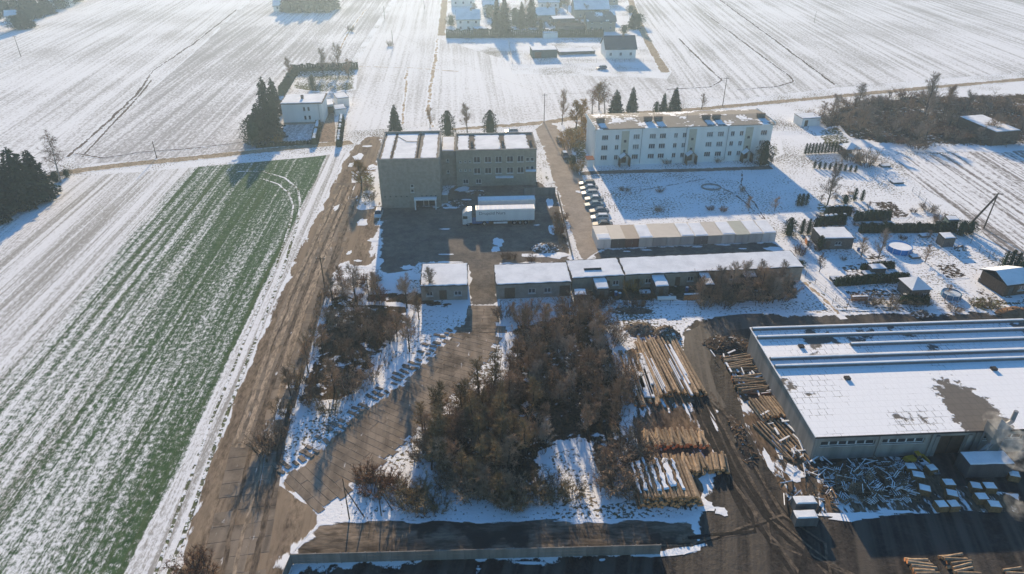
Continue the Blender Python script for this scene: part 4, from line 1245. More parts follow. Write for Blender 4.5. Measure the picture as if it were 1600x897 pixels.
for k in range(n + 1):
    o = obj('fence_post', po, t, (k * step, 0, 0))
    if k < n:
        o = obj('fence_panel', pm, t, (k * step, 0, 0))
        o.rotation_euler = (rg.uniform(-.03, .03), 0, 0)
        obj('coping', cap, t, (k * step, 0, 0))
for k in range(1, 4):
    o = obj('fence_post', po, t, (-.12 * k * step, -k * step, 0), PI / 2)
    o = obj('fence_panel', pm, t, (-.12 * (k) * step, -k * step, 0), PI / 2 - .12)
A, B2 = G(842, 305), G(870, 303)
t = thing('yard_fence', 'short grey panel fence at the yard corner beside the street', 'fence', G(819, 306), R(4))
for k in range(3):
    MB().box(k * 2.6 + .06, k * 2.6 + 2.54, 0, .08, .05, 2.1).build('fence_panel', m_fence, t)
for k in range(4):
    MB().box(k * 2.6 - .06, k * 2.6 + .05, -.03, .11, 0, 2.2).build('fence_post', m_fence, t)
t = thing('yard_fence', 'low board fence between the yard and the street', 'fence', G(871, 305), 0)
P0, P1 = G(871, 305), G(893, 400)
dv = P1 - P0
for k in range(14):
    q0 = dv * (k / 14)
    q1 = dv * ((k + 1) / 14)
    b = MB()
    b.hexa([q0 + Vector((-.04, 0, .05)), q0 + Vector((.04, 0, .05)), q1 + Vector((.04, .08, .05)), q1 + Vector((-.04, .08, .05))], [q0 + Vector((-.04, 0, 1.3)), q0 + Vector((.04, 0, 1.3)), q1 + Vector((.04, .08, 1.3)), q1 + Vector((-.04, .08, 1.3))])
    b.build('fence_panel', m_fence, t)


# wire fences of the gardens
def wire_fence(label, a, b, h=1.4, sp=3.0, rail=True):
    P, Q = G(*a), G(*b)
    rz = math.atan2(Q.y - P.y, Q.x - P.x)
    Ln = (Q - P).length
    t = thing('wire_fence', label, 'fence', P, rz)
    n = max(2, int(Ln / sp))
    pmesh = MB().tube((0, 0, 0), (0, 0, h), .05, .05, 5).mesh('fence_post', m_greywood)
    for k in range(n + 1):
        obj('fence_post', pmesh, t, (Ln * k / n, 0, 0))
    b = MB()
    for z in (.25, h * .55, h - .08):
        b.tube((0, 0, z), (Ln, 0, z), .022, .022, 4)
    b.build('wire', m_metal, t)
    return t


wire_fence('thin fence along the front of the village field', (800, 100), (1005, 97), 1.5, 4)
wire_fence('thin fence on the left side of the village field', (795, 66), (800, 100), 1.5, 4)
wire_fence('garden fence in front of the white house', (415, 228), (497, 222), 1.3, 2.5)
wire_fence('dark fence behind the long shed gardens', (940, 478), (1180, 478), 1.3, 3)
wire_fence('garden fence between the hedges and the long shed', (1258, 432), (1322, 485), 1.3, 3)
wire_fence('fence along the ploughed row field', (1425, 300), (1590, 445), 1.4, 3.5)
wire_fence('thin fence at the back of the gardens by the mud yard', (1300, 476), (1500, 470), 1.3, 3)
wire_fence('faint fence across the snow behind the apartment block', (1205, 205), (1262, 203), 1.2, 3)

# ================================================================== poles
m_pole = plain('pole_wood', (0.12, 0.095, 0.07), (0.08, 0.065, 0.05), 4.0)


def pole(label, px, h, strut=None, arm=True, name='utility_pole', r=.14):
    t = thing(name, label, 'pole', G(*px))
    MB().tube((0, 0, 0), (0, 0, h), r, r * .65, 7).build('shaft', m_pole, t)
    if arm:
        a = MB().box(-.9, .9, -.06, .06, h - .55, h - .42).build('crossarm', m_pole, t)
        for x in (-.75, 0, .75):
            MB().tube((x, 0, h - .42), (x, 0, h - .2), .05, .04, 5).build('insulator', m_white, a)
    if strut:
        MB().tube((strut[0], strut[1], 0), (0, 0, h * .8), r * .9, r * .7, 6).build('strut', m_pole, t)
    return t


pole('lone utility pole in the far left field', (33, 89), 9)
pole('utility pole at the mouth of the street', (850, 192), 9.5)
pole('utility pole beside the east lane behind the apartment block', (1129, 166), 10)
pole('utility pole between the road and the roadside thicket', (509, 458), 8)
pole('thin utility pole in the snow at the road fork', (546, 811), 7.0, strut=(1.8, .3), r=.09, arm=False)
pole('wooden pole at the edge of the road-fork snow', (596, 806), 6.4, strut=(1.2, 1.0), r=.08, arm=False)
pole('distant pole in the meadow by a small bush', (614, 72), 7, arm=False)
pole('distant pole at the top of the meadow', (601, 30), 7, arm=False)
pole('distant pole at the top of the meadow near the village lane', (663, 14), 7, arm=False)
pole('leaning field post beside the gravel lane', (245, 247), 5, arm=False)
pole('slim pole in the striped field', (1272, 36), 6, arm=False, r=.1)
t = thing('a_frame_pole', 'tall two-legged wooden power pole beside the row field', 'pole', G(1537, 357))
hp = 8.6
q = G(1508, 358) - G(1537, 357)
MB().tube((0, 0, 0), (.6, .4, hp), .17, .12, 7).build('leg', m_pole, t)
MB().tube((q.x, q.y, 0), (.6, .4, hp - .3), .17, .12, 7).tube((q.x + .3, q.y, 0), (.6, .4, hp - .9), .1, .1, 6).build('leg', m_pole, t)
MB().box(-.6, 1.8, .3, .5, hp - .4, hp - .25).build('crossarm', m_pole, t)
for i, (px, h) in enumerate([((593, 476), 6), ((577, 470), 6)]):
    pole(['slim post among the roadside bushes', 'slim post left of the bare bank'][i], px, h, arm=False, r=.09)

# overhead wires
def wire(label, a, b, sag=1.2):
    a, b = Vector(a), Vector(b)
    m = MB()
    pts = []
    for k in range(13):
        f = k / 12
        p = a.lerp(b, f)
        p.z -= sag * 4 * f * (1 - f)
        pts.append(p)
    for p, q in zip(pts, pts[1:]):
        m.tube(p, q, .018, .018, 3, cap=False)
    tag(m.build('overhead_wire', m_dark), label, 'wire')


wire('overhead wire from the street pole to the east lane pole', G(850, 192) + Vector((0, 0, 9.3)), G(1129, 166) + Vector((0, 0, 9.8)))
wire('overhead wire running from the street pole over the meadow', G(850, 192) + Vector((0, 0, 9.2)), G(614, 72) + Vector((0, 0, 7)))

# ================================================================== vehicles
m_tyre = plain('tyre', (0.02, 0.02, 0.02), rough=0.9)
m_hub = plain('wheel_rim', (0.35, 0.35, 0.36), rough=0.4, metal=0.6)
m_lamp = plain('lamp_glass', (0.7, 0.7, 0.68), rough=0.15, spec=0.6)
m_red = plain('tail_lamp', (0.35, 0.02, 0.02), rough=0.2, spec=0.6)
m_black = plain('black_plastic', (0.025, 0.025, 0.027), rough=0.6)


def wheel(parent, x, y, r, w):
    key = ('wheel', r, w)
    if key not in _win:
        a = MB().tube((0, -w / 2, r), (0, w / 2, r), r, r, 14).mesh('tyre', m_tyre)
        h = MB().tube((0, -w / 2 - .012, r), (0, w / 2 + .012, r), r * .58, r * .58, 10).mesh('rim', m_hub)
        _win[key] = (a, h)
    o = obj('wheel', _win[key][0], parent, (x, y, 0))
    obj('rim', _win[key][1], o)


def loft(b, secs, mi=0):
    """secs: list of (x, [(y,z)...]) rings, all the same length"""
    n = len(secs[0][1])
    vs = [(x, y, z) for x, ring in secs for y, z in ring]
    fs = []
    for i in range(len(secs) - 1):
        for j in range(n):
            fs.append((i * n + j, (i + 1) * n + j, (i + 1) * n + (j + 1) % n, i * n + (j + 1) % n))
    fs += [tuple(range(n)), tuple(range((len(secs) - 1) * n, len(secs) * n))[::-1]]
    return b.add(vs, fs, mi)


def car(label, loc, rz, col, style='hatch', frost=True, group=None):
    """nose towards local -X"""
    t = thing('parked_car', label, 'car', loc, rz, group)
    pm = plain('car_paint', col, tuple(c * .95 for c in col), 0.4, 0.28, spec=0.6)
    ring = lambda w, z0, z1: [(-w, z0 + .12), (-w * .94, z0), (w * .94, z0), (w, z0 + .12), (w, z1 - .18), (w * .93, z1), (-w * .93, z1), (-w, z1 - .18)]
    long_ = 2.15 if style == 'hatch' else 2.35
    loft(MB(), [(-long_, ring(.66, .35, .62)), (-long_ + .18, ring(.82, .24, .72)), (-1.15, ring(.87, .22, .86)), (-.6, ring(.88, .22, .93)), (1.0, ring(.88, .22, .95)), (long_ - .25, ring(.84, .26, .94 if style != 'hatch' else .95)), (long_, ring(.72, .38, .80))]).build('body', pm, t, smooth=False)
    x0, x1 = -1.05, (long_ - .1 if style in ('hatch', 'van') else long_ - .62)
    r0, r1 = -.35, (x1 - .38 if style in ('hatch', 'van') else x1 - .75)
    b = MB().hexa([(x0, -.8, .90), (x1, -.8, .92), (x1, .8, .92), (x0, .8, .90)], [(r0, -.6, 1.42), (r1, -.6, 1.42), (r1, .6, 1.42), (r0, .6, 1.42)])
    b.build('glass', m_glass, t)
    rf = MB().hexa([(r0 - .06, -.62, 1.40), (r1 + .06, -.62, 1.40), (r1 + .06, .62, 1.40), (r0 - .06, .62, 1.40)], [(r0 + .05, -.56, 1.49), (r1 - .05, -.56, 1.49), (r1 - .05, .56, 1.49), (r0 + .05, .56, 1.49)])
    roof = rf.build('roof', pm, t)
    if frost:
        MB().box(r0 + .1, r1 - .1, -.5, .5, 1.492, 1.51).build('roof_frost', m_roofsnow, roof)
    p = MB()
    for sy in (-1, 1):
        for (bx, tx) in ((x0, r0), ((x0 + x1) / 2, (r0 + r1) / 2), (x1 - .02, r1)):
            p.tube((bx, sy * .805, .9), (tx, sy * .605, 1.42), .045, .04, 4)
    p.build('pillar', pm, t)
    for x in (-1.35, 1.3):
        for sy in (-1, 1):
            wheel(t, x, sy * .78, .31, .2)
    for sy in (-1, 1):
        MB().box(-long_ + .02, -long_ + .16, sy * .62 - .14, sy * .62 + .14, .55, .67).build('headlight', m_lamp, t)
        MB().box(long_ - .12, long_ - .02, sy * .64 - .1, sy * .64 + .1, .66, .84).build('tail_light', m_red, t)
        MB().box(-.85, -.68, sy * .92 - .08, sy * .92 + .08, .9, 1.02).build('mirror', pm, t)
    return t


GP = 'cars parked side by side along the street'
cc = [((0.05, 0.055, 0.06), 'hatch', 'dark grey'), ((0.10, 0.14, 0.18), 'sedan', 'blue-grey'), ((0.32, 0.34, 0.35), 'hatch', 'silver'), ((0.22, 0.24, 0.25), 'sedan', 'grey'), ((0.10, 0.17, 0.19), 'sedan', 'teal'), ((0.06, 0.08, 0.10), 'sedan', 'dark blue'), ((0.42, 0.43, 0.43), 'hatch', 'light silver'), ((0.025, 0.028, 0.03), 'sedan', 'black')]
pos = [(917, 290), (919, 297), (923, 305), (926, 314), (930, 323), (934, 333), (938, 343), (941, 354)]
for i, ((c, st, cn), p) in enumerate(zip(cc, pos)):
    car('%s car, %s in the parked row counted from the apartment block' % (cn, ords[i]), G(*p) + Vector((.35 * math.sin(i * 2.7), 0, 0)), R(4 + (i * 5 % 7 - 3) * 1.3), c, st, i in (1, 3, 6), GP)
car('dark car parked by the bushes at the top of the street', G(874, 222), R(95), (0.06, 0.07, 0.08), 'sedan', False)
car('dark car parked on the street beside the yellow bush', G(883, 246), R(97), (0.04, 0.045, 0.05), 'hatch', True)
car('silver car parked behind the office wing', G(799, 208), R(4), (0.35, 0.36, 0.37), 'hatch', True)
car('white-roofed car in the shade beside the office block corner', G(592, 337), R(92), (0.5, 0.5, 0.5), 'hatch', True)
car('small blue car standing in the far village snow', G(940, 108), R(20), (0.05, 0.08, 0.14), 'hatch', False)


def semi(label, loc, rz, cab=True, text=None):
    t = thing('semi_truck' if cab else 'trailer', label, 'truck' if cab else 'trailer', loc, rz)
    tw = plain('trailer_tarp', (0.62, 0.63, 0.63), (0.56, 0.57, 0.58), 0.7, 0.6, streak=True)
    x0, x1 = 3.1, 16.5
    bd = MB().box(x0, x1, -1.25, 1.25, 1.15, 3.95)
    bd.build('trailer_body', tw, t)
    MB().box(x0 - .01, x1 + .01, -1.275, -1.252, 3.78, 3.97).box(x0 - .01, x1 + .01, 1.252, 1.275, 3.78, 3.97).box(x0 - .02, x0 + .1, -1.25, 1.25, 3.951, 3.985).box(x1 - .1, x1 + .02, -1.25, 1.25, 3.951, 3.985).build('top_rail', m_frame, t)
    snow_slab(13.2, 2.3, 3.955, .04, 5, x0 + .1, -1.15, rag=.1).build('roof_frost', m_roofsnow, t)
    rib = MB()
    for k in range(12):
        x = x0 + .6 + k * 1.1
        rib.box(x, x + .05, -1.2, 1.2, 3.952, 4.02)
    rib.build('roof_bow', m_frame, t)
    MB().box(x0, x1, -1.15, 1.15, .95, 1.148).box(x0 + 4.0, x0 + 7.0, -1.2, -1.1, .5, .93).build('chassis', m_black, t)
    MB().box(x0 + 4.0, x0 + 7.2, -1.26, -1.22, .45, .9).build('pallet_box', m_frame, t)
    sk = MB()
    for k in range(26):
        sk.box(x0 + .3 + k * .5, x0 + .34 + k * .5, -1.27, -1.252, 1.1, 1.45)
    sk.build('tarp_strap', m_metal, t)
    for x in (x1 - 4.6, x1 - 3.3, x1 - 2.0):
        for y in (-1.05, 1.05):
            wheel(t, x, y, .52, .36)
    MB().box(x1, x1 + .05, -1.2, 1.2, .6, .8).build('bumper', m_black, t)
    for y in (-.95, .95):
        MB().box(x1 + .052, x1 + .08, y - .2, y + .2, .62, .78).build('tail_light', m_red, t)
    if cab:
        cp = plain('cab_paint', (0.60, 0.61, 0.62), rough=0.35, spec=0.5)
        ring = lambda w, z0, z1: [(-w, z0), (w, z0), (w, z1 - .2), (w * .92, z1), (-w * .92, z1), (-w, z1 - .2)]
        loft(MB(), [(0, ring(1.15, .45, 2.7)), (.12, ring(1.23, .4, 3.1)), (.7, ring(1.24, .4, 3.55)), (1.2, ring(1.24, .7, 3.75)), (2.15, ring(1.22, .8, 3.85))]).build('cab', cp, t)
        MB().hexa([(-.03, -1.0, 1.75), (-.03, 1.0, 1.75), (.02, 1.0, 1.75), (.02, -1.0, 1.75)], [(-.02, -1.0, 2.55), (-.02, 1.0, 2.55), (.1, 1.0, 2.55), (.1, -1.0, 2.55)]).build('windscreen', m_glass, t)
        for y in (-1.245, 1.245):
            MB().box(.3, 1.15, y - .012, y + .012, 1.85, 2.5).build('side_window', m_glass, t)
        MB().box(-.05, .001, -1.1, 1.1, .5, 1.3).build('grille', m_black, t)
        for y in (-.85, .85):
            MB().box(-.06, -.0, y - .22, y + .22, .65, .85).build('headlight', m_lamp, t)
            MB().box(.1, .3, y * 1.6 - .06, y * 1.6 + .06, 1.9, 2.6).build('mirror', m_black, t)
        MB().box(2.2, 6.0, -1.2, 1.2, .55, 1.0).build('side_skirt', plain('blue_skirt', (0.05, 0.14, 0.30), rough=0.5), t)
        wheel(t, 1.3, -1.05, .52, .36)
        wheel(t, 1.3, 1.05, .52, .36)
        wheel(t, 5.0, -1.05, .52, .36)
        wheel(t, 5.0, 1.05, .52, .36)
    else:
        MB().box(x0 + 1.2, x0 + 1.4, -.9, -.7, 0, .95).box(x0 + 1.2, x0 + 1.4, .7, .9, 0, .95).build('landing_leg', m_black, t)
    if text:
        cu = bpy.data.curves.new('lettering', 'FONT')
        cu.body = text
        cu.size = 1.05
        cu.extrude = .004
        cu.materials.append(plain('dark_lettering', (0.07, 0.09, 0.13), rough=0.6))
        tmp = bpy.data.objects.new('lettering', cu)
        COL.objects.link(tmp)
        bpy.context.view_layer.update()
        lm = bpy.data.meshes.new_from_object(tmp.evaluated_get(bpy.context.evaluated_depsgraph_get()))
        bpy.data.objects.remove(tmp)
        o = obj('lettering', lm, t)
        o.location = (x0 + .7, -1.262, 2.75)
        o.rotation_euler = (PI / 2, 0, 0)
    return t


semi('white semi truck with dark lettering on its curtain side', G(723, 350), R(3.5), True, 'Drupold Nurs')
semi('plain white trailer parked behind the white semi truck', G(723, 350) + Vector((.3, 5.2, 0)), R(3.5), False)

# yellow wheel loader in the warehouse doorway
t = thing('wheel_loader', 'yellow wheel loader standing in front of the warehouse door', 'loader', G(1428, 722), R(190))
t.scale = (.62, .62, .62)
ym = plain('loader_yellow', (0.45, 0.28, 0.02), (0.35, 0.21, 0.02), 1.5, 0.5)
MB().hexa([(.2, -.7, .8), (2.6, -.7, .8), (2.6, .7, .8), (.2, .7, .8)], [(.3, -.65, 1.7), (2.4, -.6, 1.6), (2.4, .6, 1.6), (.3, .65, 1.7)]).build('engine_hood', ym, t)
MB().hexa([(-.8, -.6, .8), (.18, -.6, .8), (.18, .6, .8), (-.8, .6, .8)], [(-.6, -.55, 2.5), (.15, -.55, 2.5), (.15, .55, 2.5), (-.6, .55, 2.5)]).build('cab', m_glass, t)
MB().box(-.75, .3, -.7, .7, 2.505, 2.65).build('cab_roof', ym, t)
for y in (-.5, .5):
    MB().tube((-.4, y, 1.2), (-2.4, y, .6), .12, .1, 6).build('lift_arm', ym, t)
MB().hexa([(-3.2, -1.1, .1), (-2.4, -1.1, .1), (-2.4, 1.1, .1), (-3.2, 1.1, .1)], [(-2.9, -1.1, .9), (-2.35, -1.1, 1.0), (-2.35, 1.1, 1.0), (-2.9, 1.1, .9)]).build('bucket', ym, t)
for x in (-.9, 1.8):
    for y in (-.9, .9):
        wheel(t, x, y, .6, .4)


# ================================================================== pools
def pool(label, px, r, h, col):
    t = thing('garden_pool', label, 'pool', G(*px))
    m = plain('pool_wall', col, tuple(c * .8 for c in col), 0.8, 0.5)
    n = 28
    b = MB()
    vs = []
    for rr, z in ((r, 0), (r, h), (r - .12, h), (r - .12, h - .25)):
        vs += [(rr * math.cos(2 * PI * k / n), rr * math.sin(2 * PI * k / n), z) for k in range(n)]
    fs = []
    for j in range(3):
        fs += [(j * n + k, j * n + (k + 1) % n, (j + 1) * n + (k + 1) % n, (j + 1) * n + k) for k in range(n)]
    b.add(vs, fs)
    b.build('wall', m, t)
    d = MB()
    d.add([((r - .12) * math.cos(2 * PI * k / n), (r - .12) * math.sin(2 * PI * k / n), h - .16) for k in range(n)], [tuple(range(n))])
    d.build('ice', m_roofsnow if r > 2 else plain('pool_ice', (0.45, 0.50, 0.53), (0.6, 0.63, 0.66), 0.8, 0.4), t)
    p = MB().tube((r + .02, 0, 0), (r + .02, 0, h + .05), .05, .05, 5).mesh('frame_post', m_frame)
    for k in range(10):
        o = obj('frame_post', p, t)
        o.rotation_euler = (0, 0, 2 * PI * k / 10)


pool('large round blue garden pool with frozen white surface', (1404, 391), 2.5, 1.15, (0.03, 0.22, 0.55))
pool('small round pool beside the summer house', (1485, 463), 1.7, .9, (0.05, 0.17, 0.30))

# ================================================================== timber yard
m_log = NT('log_bark')
_p = m_log.objc()
_c = m_log.mix(m_log.step(m_log.noise(m_log.map(_p, 0, (1, 1, 1)), 2.5, 5), .35, .65), (0.36, 0.255, 0.16), (0.20, 0.145, 0.095))
_h = m_log.n('ShaderNodeHueSaturation')
m_log.set(_h.inputs['Color'], _c)
m_log.set(_h.inputs['Value'], m_log.step(m_log.rand(), 0, 1, .65, 1.35))
m_log = m_log.out(_h.outputs[0], .9, m_log.bump(m_log.noise(_p, 6, 4), .5, .05))
m_cut = plain('log_end', (0.72, 0.30, 0.12), (0.48, 0.21, 0.09), 4.0, 0.9, vary=.25)
_logm = {}


def log(loc, rz, length, r, label, group, tilt=0.0):
    key = (round(length, 1), round(r, 2))
    if key not in _logm:
        b = MB()
        n = 9
        rg_ = random.Random(int(length * 10 + r * 100))
        secs = []
        for k in range(4):
            f = k / 3
            rr = r * (1.06 - .18 * f) * rg_.uniform(.96, 1.04)
            secs.append((length * (f - .5), [(rr * math.cos(2 * PI * j / n), rr * math.sin(2 * PI * j / n)) for j in range(n)]))
        loft(b, secs)
        b.m[-2:] = [1, 1]
        _logm[key] = b.mesh('log', [m_log, m_cut])
    o = obj('log', _logm[key], None, loc)
    o.rotation_euler = (random.uniform(0, 6), tilt + random.uniform(-.03, .03) * (3 / max(3, length)), rz)
    return tag(o, label, 'log', group)


rg = random.Random(11)


def log_stack(center, rz, n, length, r, layers, label, group, jit=.04, span=None, mess=.0):
    """logs lie along local X, spread along local Y"""
    c, s = math.cos(rz), math.sin(rz)
    z = 0
    for ly in range(layers):
        k = n - ly
        for i in range(k):
            y = (i - (k - 1) / 2) * (span / n if span else 2.05 * r) + rg.uniform(-jit, jit)
            x = rg.uniform(-.3, .3) * (1 if mess > .02 else .5)
            log((center.x + c * x - s * y, center.y + s * x + c * y, r * 1.03 + ly * r * 1.78 + rg.uniform(0, .04)), rz + rg.uniform(-mess, mess), round(length * rg.choice((.92, 1.0, 1.06)), 1), r * rg.choice((.85, .95, 1.05)), label, group)


long_l = 'long brown stem lying in the large log pile beside the thicket'
log_stack(Vector((25.6, 93.0, 0)), R(97), 15, 15.0, .24, 2, long_l, 'long stems in the large pile', span=7.6, mess=.035)
log_stack(Vector((20.4, 90.0, 0)), R(93), 7, 13.5, .22, 1, 'snow-streaked long stem on the left side of the large pile', 'long stems left of the large pile', span=4.6, mess=.05)
log_stack(Vector((23.0, 75.6, 0)), R(92), 19, 3.4, .24, 2, 'short log in the upper cross pile of the timber yard', 'short logs of the upper cross pile', mess=.22, jit=.12)
log_stack(Vector((24.4, 70.6, 0)), R(91), 20, 3.2, .25, 2, 'short log in the lower cross pile of the timber yard', 'short logs of the lower cross pile', mess=.2, jit=.12)
log_stack(Vector((20.0, 66.6, 0)), R(94), 20, 6.5, .21, 5, 'log with pale cut end in the snow-topped stack', 'logs of the snow-topped stack', mess=.01)
log_stack(Vector((37.4, 93.5, 0)), R(8), 8, 4.6, .22, 2, 'tan log in the far pile beside the warehouse wall', 'logs in the far warehouse pile', span=4.2, mess=.2)
log_stack(Vector((37.6, 88.0, 0)), R(2), 9, 4.8, .22, 2, 'tan log in the near pile beside the warehouse wall', 'logs in the near warehouse pile', span=4.4, mess=.2)
log_stack(Vector((38.8, 82.2, 0)), R(102), 11, 4.4, .22, 2, 'pale stacked log between the warehouse pile and the beams', 'stacked logs above the beams', mess=.06)
log_stack(Vector((38.6, 75.6, 0)), R(108), 7, 8.5, .2, 1, 'long snowy beam lying beside the warehouse wall', 'snowy beams by the warehouse', span=4.2, mess=.08)
log_stack(Vector((47.5, 53.6, 0)), R(-4), 7, 2.6, .22, 2, 'sunlit log in the left heap at the bottom edge', 'logs in the bottom left heap', mess=.15, span=3.2)
log_stack(Vector((52.2, 54.2, 0)), R(6), 7, 2.6, .22, 2, 'sunlit log in the middle heap at the bottom edge', 'logs in the bottom middle heap', mess=.2, span=3.4)
log_stack(Vector((58.2, 53.0, 0)), R(4), 4, 2.6, .2, 1, 'sunlit log at the bottom right corner', 'logs in the bottom right corner', mess=.2, span=2.2)


def snow_on(label, px, mat_, z, hump, soft=.8, rough=.25):
    return sheet('snow_cover', px, mat_, z, cell=.7, soft=soft, rough=rough, step=.5, kind='stuff', label=label, hump=hump)


b = MB()
c = Vector((19.6, 66.9, 0))
sv = Matrix.Rotation(R(4), 3, 'Z')
st_snow = thing('snow_cover', 'snow blanket lying on the stacked logs', 'snow', c, R(4))
st_snow['kind'] = 'stuff'
del st_snow['category']
for i, (x0, w) in enumerate(((-3.7, .6), (-2.95, .7), (-2.1, .6), (-1.3, .75), (-.4, .8), (.5, 1.1), (1.75, .7))):
    snow_slab(w, 5.8 - .3 * (i % 2), lambda x_, y_: 2.02 - max(0, abs(x_ + .2) - 2.2) * .18, .1, i, x0, -2.8 + .25 * (i % 3), rag=.3, step=.5).build('snow_strip', m_roofsnow, st_snow)
snow_strips = MB()
rg2 = random.Random(4)
for i in range(26):
    x = rg2.uniform(18.6, 28.6)
    big = x > 22.2
    y0 = rg2.uniform(84, 90)
    ln = rg2.uniform(4, 10)
    w = rg2.uniform(.12, .38) if not (19.6 < x < 22.6) else rg2.uniform(.3, .7)
    z = (.55 + min(1.0, max(0, 2.6 - abs(x - 25.6)) * .5)) if big else .45
    dxx = -.12 * ln * (1 if big else .4)
    snow_strips.hexa([(x, y0, z), (x + w, y0, z), (x + w + dxx, y0 + ln, z), (x + dxx, y0 + ln, z)], [(x + .03, y0 + .1, z + .16), (x + w - .03, y0 + .1, z + .16), (x + w + dxx - .03, y0 + ln - .1, z + .16), (x + dxx + .03, y0 + ln - .1, z + .16)])
for i in range(40):
    x, y = rg2.uniform(36.3, 41.5), rg2.uniform(70, 96)
    x -= (y - 82) * .22
    ln, w, a = rg2.uniform(.6, 3.4), rg2.uniform(.1, .3), rg2.choice((R(98), R(105), R(20))) + rg2.uniform(-.3, .3)
    z = rg2.uniform(.3, .75)
    ux, uy = math.cos(a), math.sin(a)
    q = [(x, y), (x + ux * ln, y + uy * ln), (x + ux * ln - uy * w, y + uy * ln + ux * w), (x - uy * w, y + ux * w)]
    snow_strips.hexa([(p[0], p[1], z) for p in q], [(p[0], p[1], z + .1) for p in q])
o = snow_strips.build('snow_streaks', m_roofsnow)
tag(o, 'snow streaks caught between the logs', None, None, 'stuff')

# pallets: one mesh of boards on blocks, thrown on a heap
m_board = plain('pallet_board', (0.24, 0.17, 0.11), (0.15, 0.11, 0.075), 3.0, 0.9, vary=.3)


def pallet_mesh(seed, snow):
    rg_ = random.Random(seed)
    b = MB()
    for k in range(5):
        if rg_.random() < .12:
            continue
        x = -.52 + k * .26
        b.box(x - .05, x + .05, -.6, .6, .12, .145)
        if snow and rg_.random() < .85:
            b.box(x - .045, x + .045, -.58, .58, .146, .19, 1)
    for y in (-.55, 0, .55):
        b.box(-.6, .6, y - .05, y + .05, .0, .1)
    return b.mesh('pallet', [m_board, m_roofsnow])


pms = [pallet_mesh(i, i % 3) for i in range(6)]
rg = random.Random(21)
hp_c = [G(1290, 790), G(1440, 780), G(1420, 722), G(1285, 735)]
cnt = 0
for i in range(150):
    u, v = rg.random(), rg.random()
    p = hp_c[0].lerp(hp_c[1], u).lerp(hp_c[3].lerp(hp_c[2], u), v)
    edge_f = min(u, 1 - u, v, 1 - v) * 4
    z = rg.uniform(0, min(1.0, edge_f) * 1.5)
    o = obj('pallet', rg.choice(pms), None, (p.x, p.y, z))
    tl = min(.9, .25 + z * .5)
    o.rotation_euler = (rg.uniform(-tl, tl), rg.uniform(-tl, tl), rg.uniform(0, 6.28))
    tag(o, 'broken snowy pallet ' + ('on top of' if z > .8 else 'low in') + ' the heap, ' + ('near its left end' if u < .33 else 'near the crates' if u > .66 else 'in its middle') + (' against the warehouse wall' if v > .6 else ''), 'pallet', 'broken pallets on the heap')
bm1 = MB().box(-.9, .9, -.06, .06, 0, .05).mesh('board', m_board)
bm2 = MB().box(-.9, .9, -.06, .06, 0, .05).box(-.88, .88, -.05, .05, .051, .1, 1).mesh('board', [m_board, m_roofsnow])
for i in range(90):
    if i < 45:
        u, v = rg.random(), rg.random()
        p = hp_c[0].lerp(hp_c[1], u).lerp(hp_c[3].lerp(hp_c[2], u), v)
        lab, gp = 'loose board sticking out of the pallet heap', 'loose boards in the pallet heap'
        z = rg.uniform(.2, 1.3)
    else:
        p = G(rg.uniform(1215, 1285), rg.uniform(700, 785))
        lab, gp = 'splintered board beside the warehouse corner', 'splintered boards at the warehouse corner'
        z = rg.uniform(0.02, .6)
    o = obj('board', rg.choice((bm1, bm2, bm2)), None, (p.x, p.y, z))
    o.rotation_euler = (rg.uniform(-.5, .5), rg.uniform(-.7, .7), rg.uniform(0, 6.28))
    o.scale = (rg.uniform(.7, 1.5), 1, 1)
    tag(o, lab, 'board', gp)


# snow-topped crates
def crate(label, px, w=1.35, d=1.15, h=1.0, rz=0.0, brown=True):
    t = thing('crate', label, 'crate', G(*px), rz, 'snow-topped crates in the timber yard')
    m = m_wood if not brown else plain('crate_wood', (0.30, 0.17, 0.08), (0.2, 0.12, 0.06), 3)
    for k in range(4):
        z = .06 + k * h / 4
        MB().box(-w / 2, w / 2, -d / 2 - .03, -d / 2, z, z + h / 4 - .04).box(-w / 2, w / 2, d / 2, d / 2 + .03, z, z + h / 4 - .04).box(-w / 2 - .03, -w / 2, -d / 2, d / 2, z, z + h / 4 - .04).box(w / 2, w / 2 + .03, -d / 2, d / 2, z, z + h / 4 - .04).build('slat', m, t)
    MB().box(-w / 2 + .01, w / 2 - .01, -d / 2 + .01, d / 2 - .01, .05, h - .03).build('load', m, t)
    MB().box(-w / 2, w / 2, -d / 2, d / 2, 0, .05).build('base', m, t)
    snow_slab(w + .04, d + .04, h - .02, .16, int(px[0]), -w / 2 - .02, -d / 2 - .02, step=.3, rag=.06).build('snow_cap', m_roofsnow, t)


cz = [(100, 480, 'beside the yellow loader'), (158, 545, 'second from the yellow loader'), (208, 650, 'at the right edge of the pallet heap'), (262, 490, 'between the loader and the container'), (395, 605, 'alone in front of the container corner'),
      (420, 690, 'directly behind the front pair'), (338, 775, 'left one of the front pair'), (430, 772, 'right one of the front pair'), (605, 630, 'below the container middle'), (712, 632, 'below the container, right of centre'),
      (650, 715, 'leaning group right of the front pair'), (748, 775, 'nearest in the leaning group'), (900, 540, 'at the right end of the container')]
rg = random.Random(9)
for x, y, lab in cz:
    crate('snow-capped wooden crate ' + lab, (1400 + x / 4.985, 640 + y / 4.985), rz=rg.uniform(-.35, .25), w=rg.uniform(1.2, 1.5))


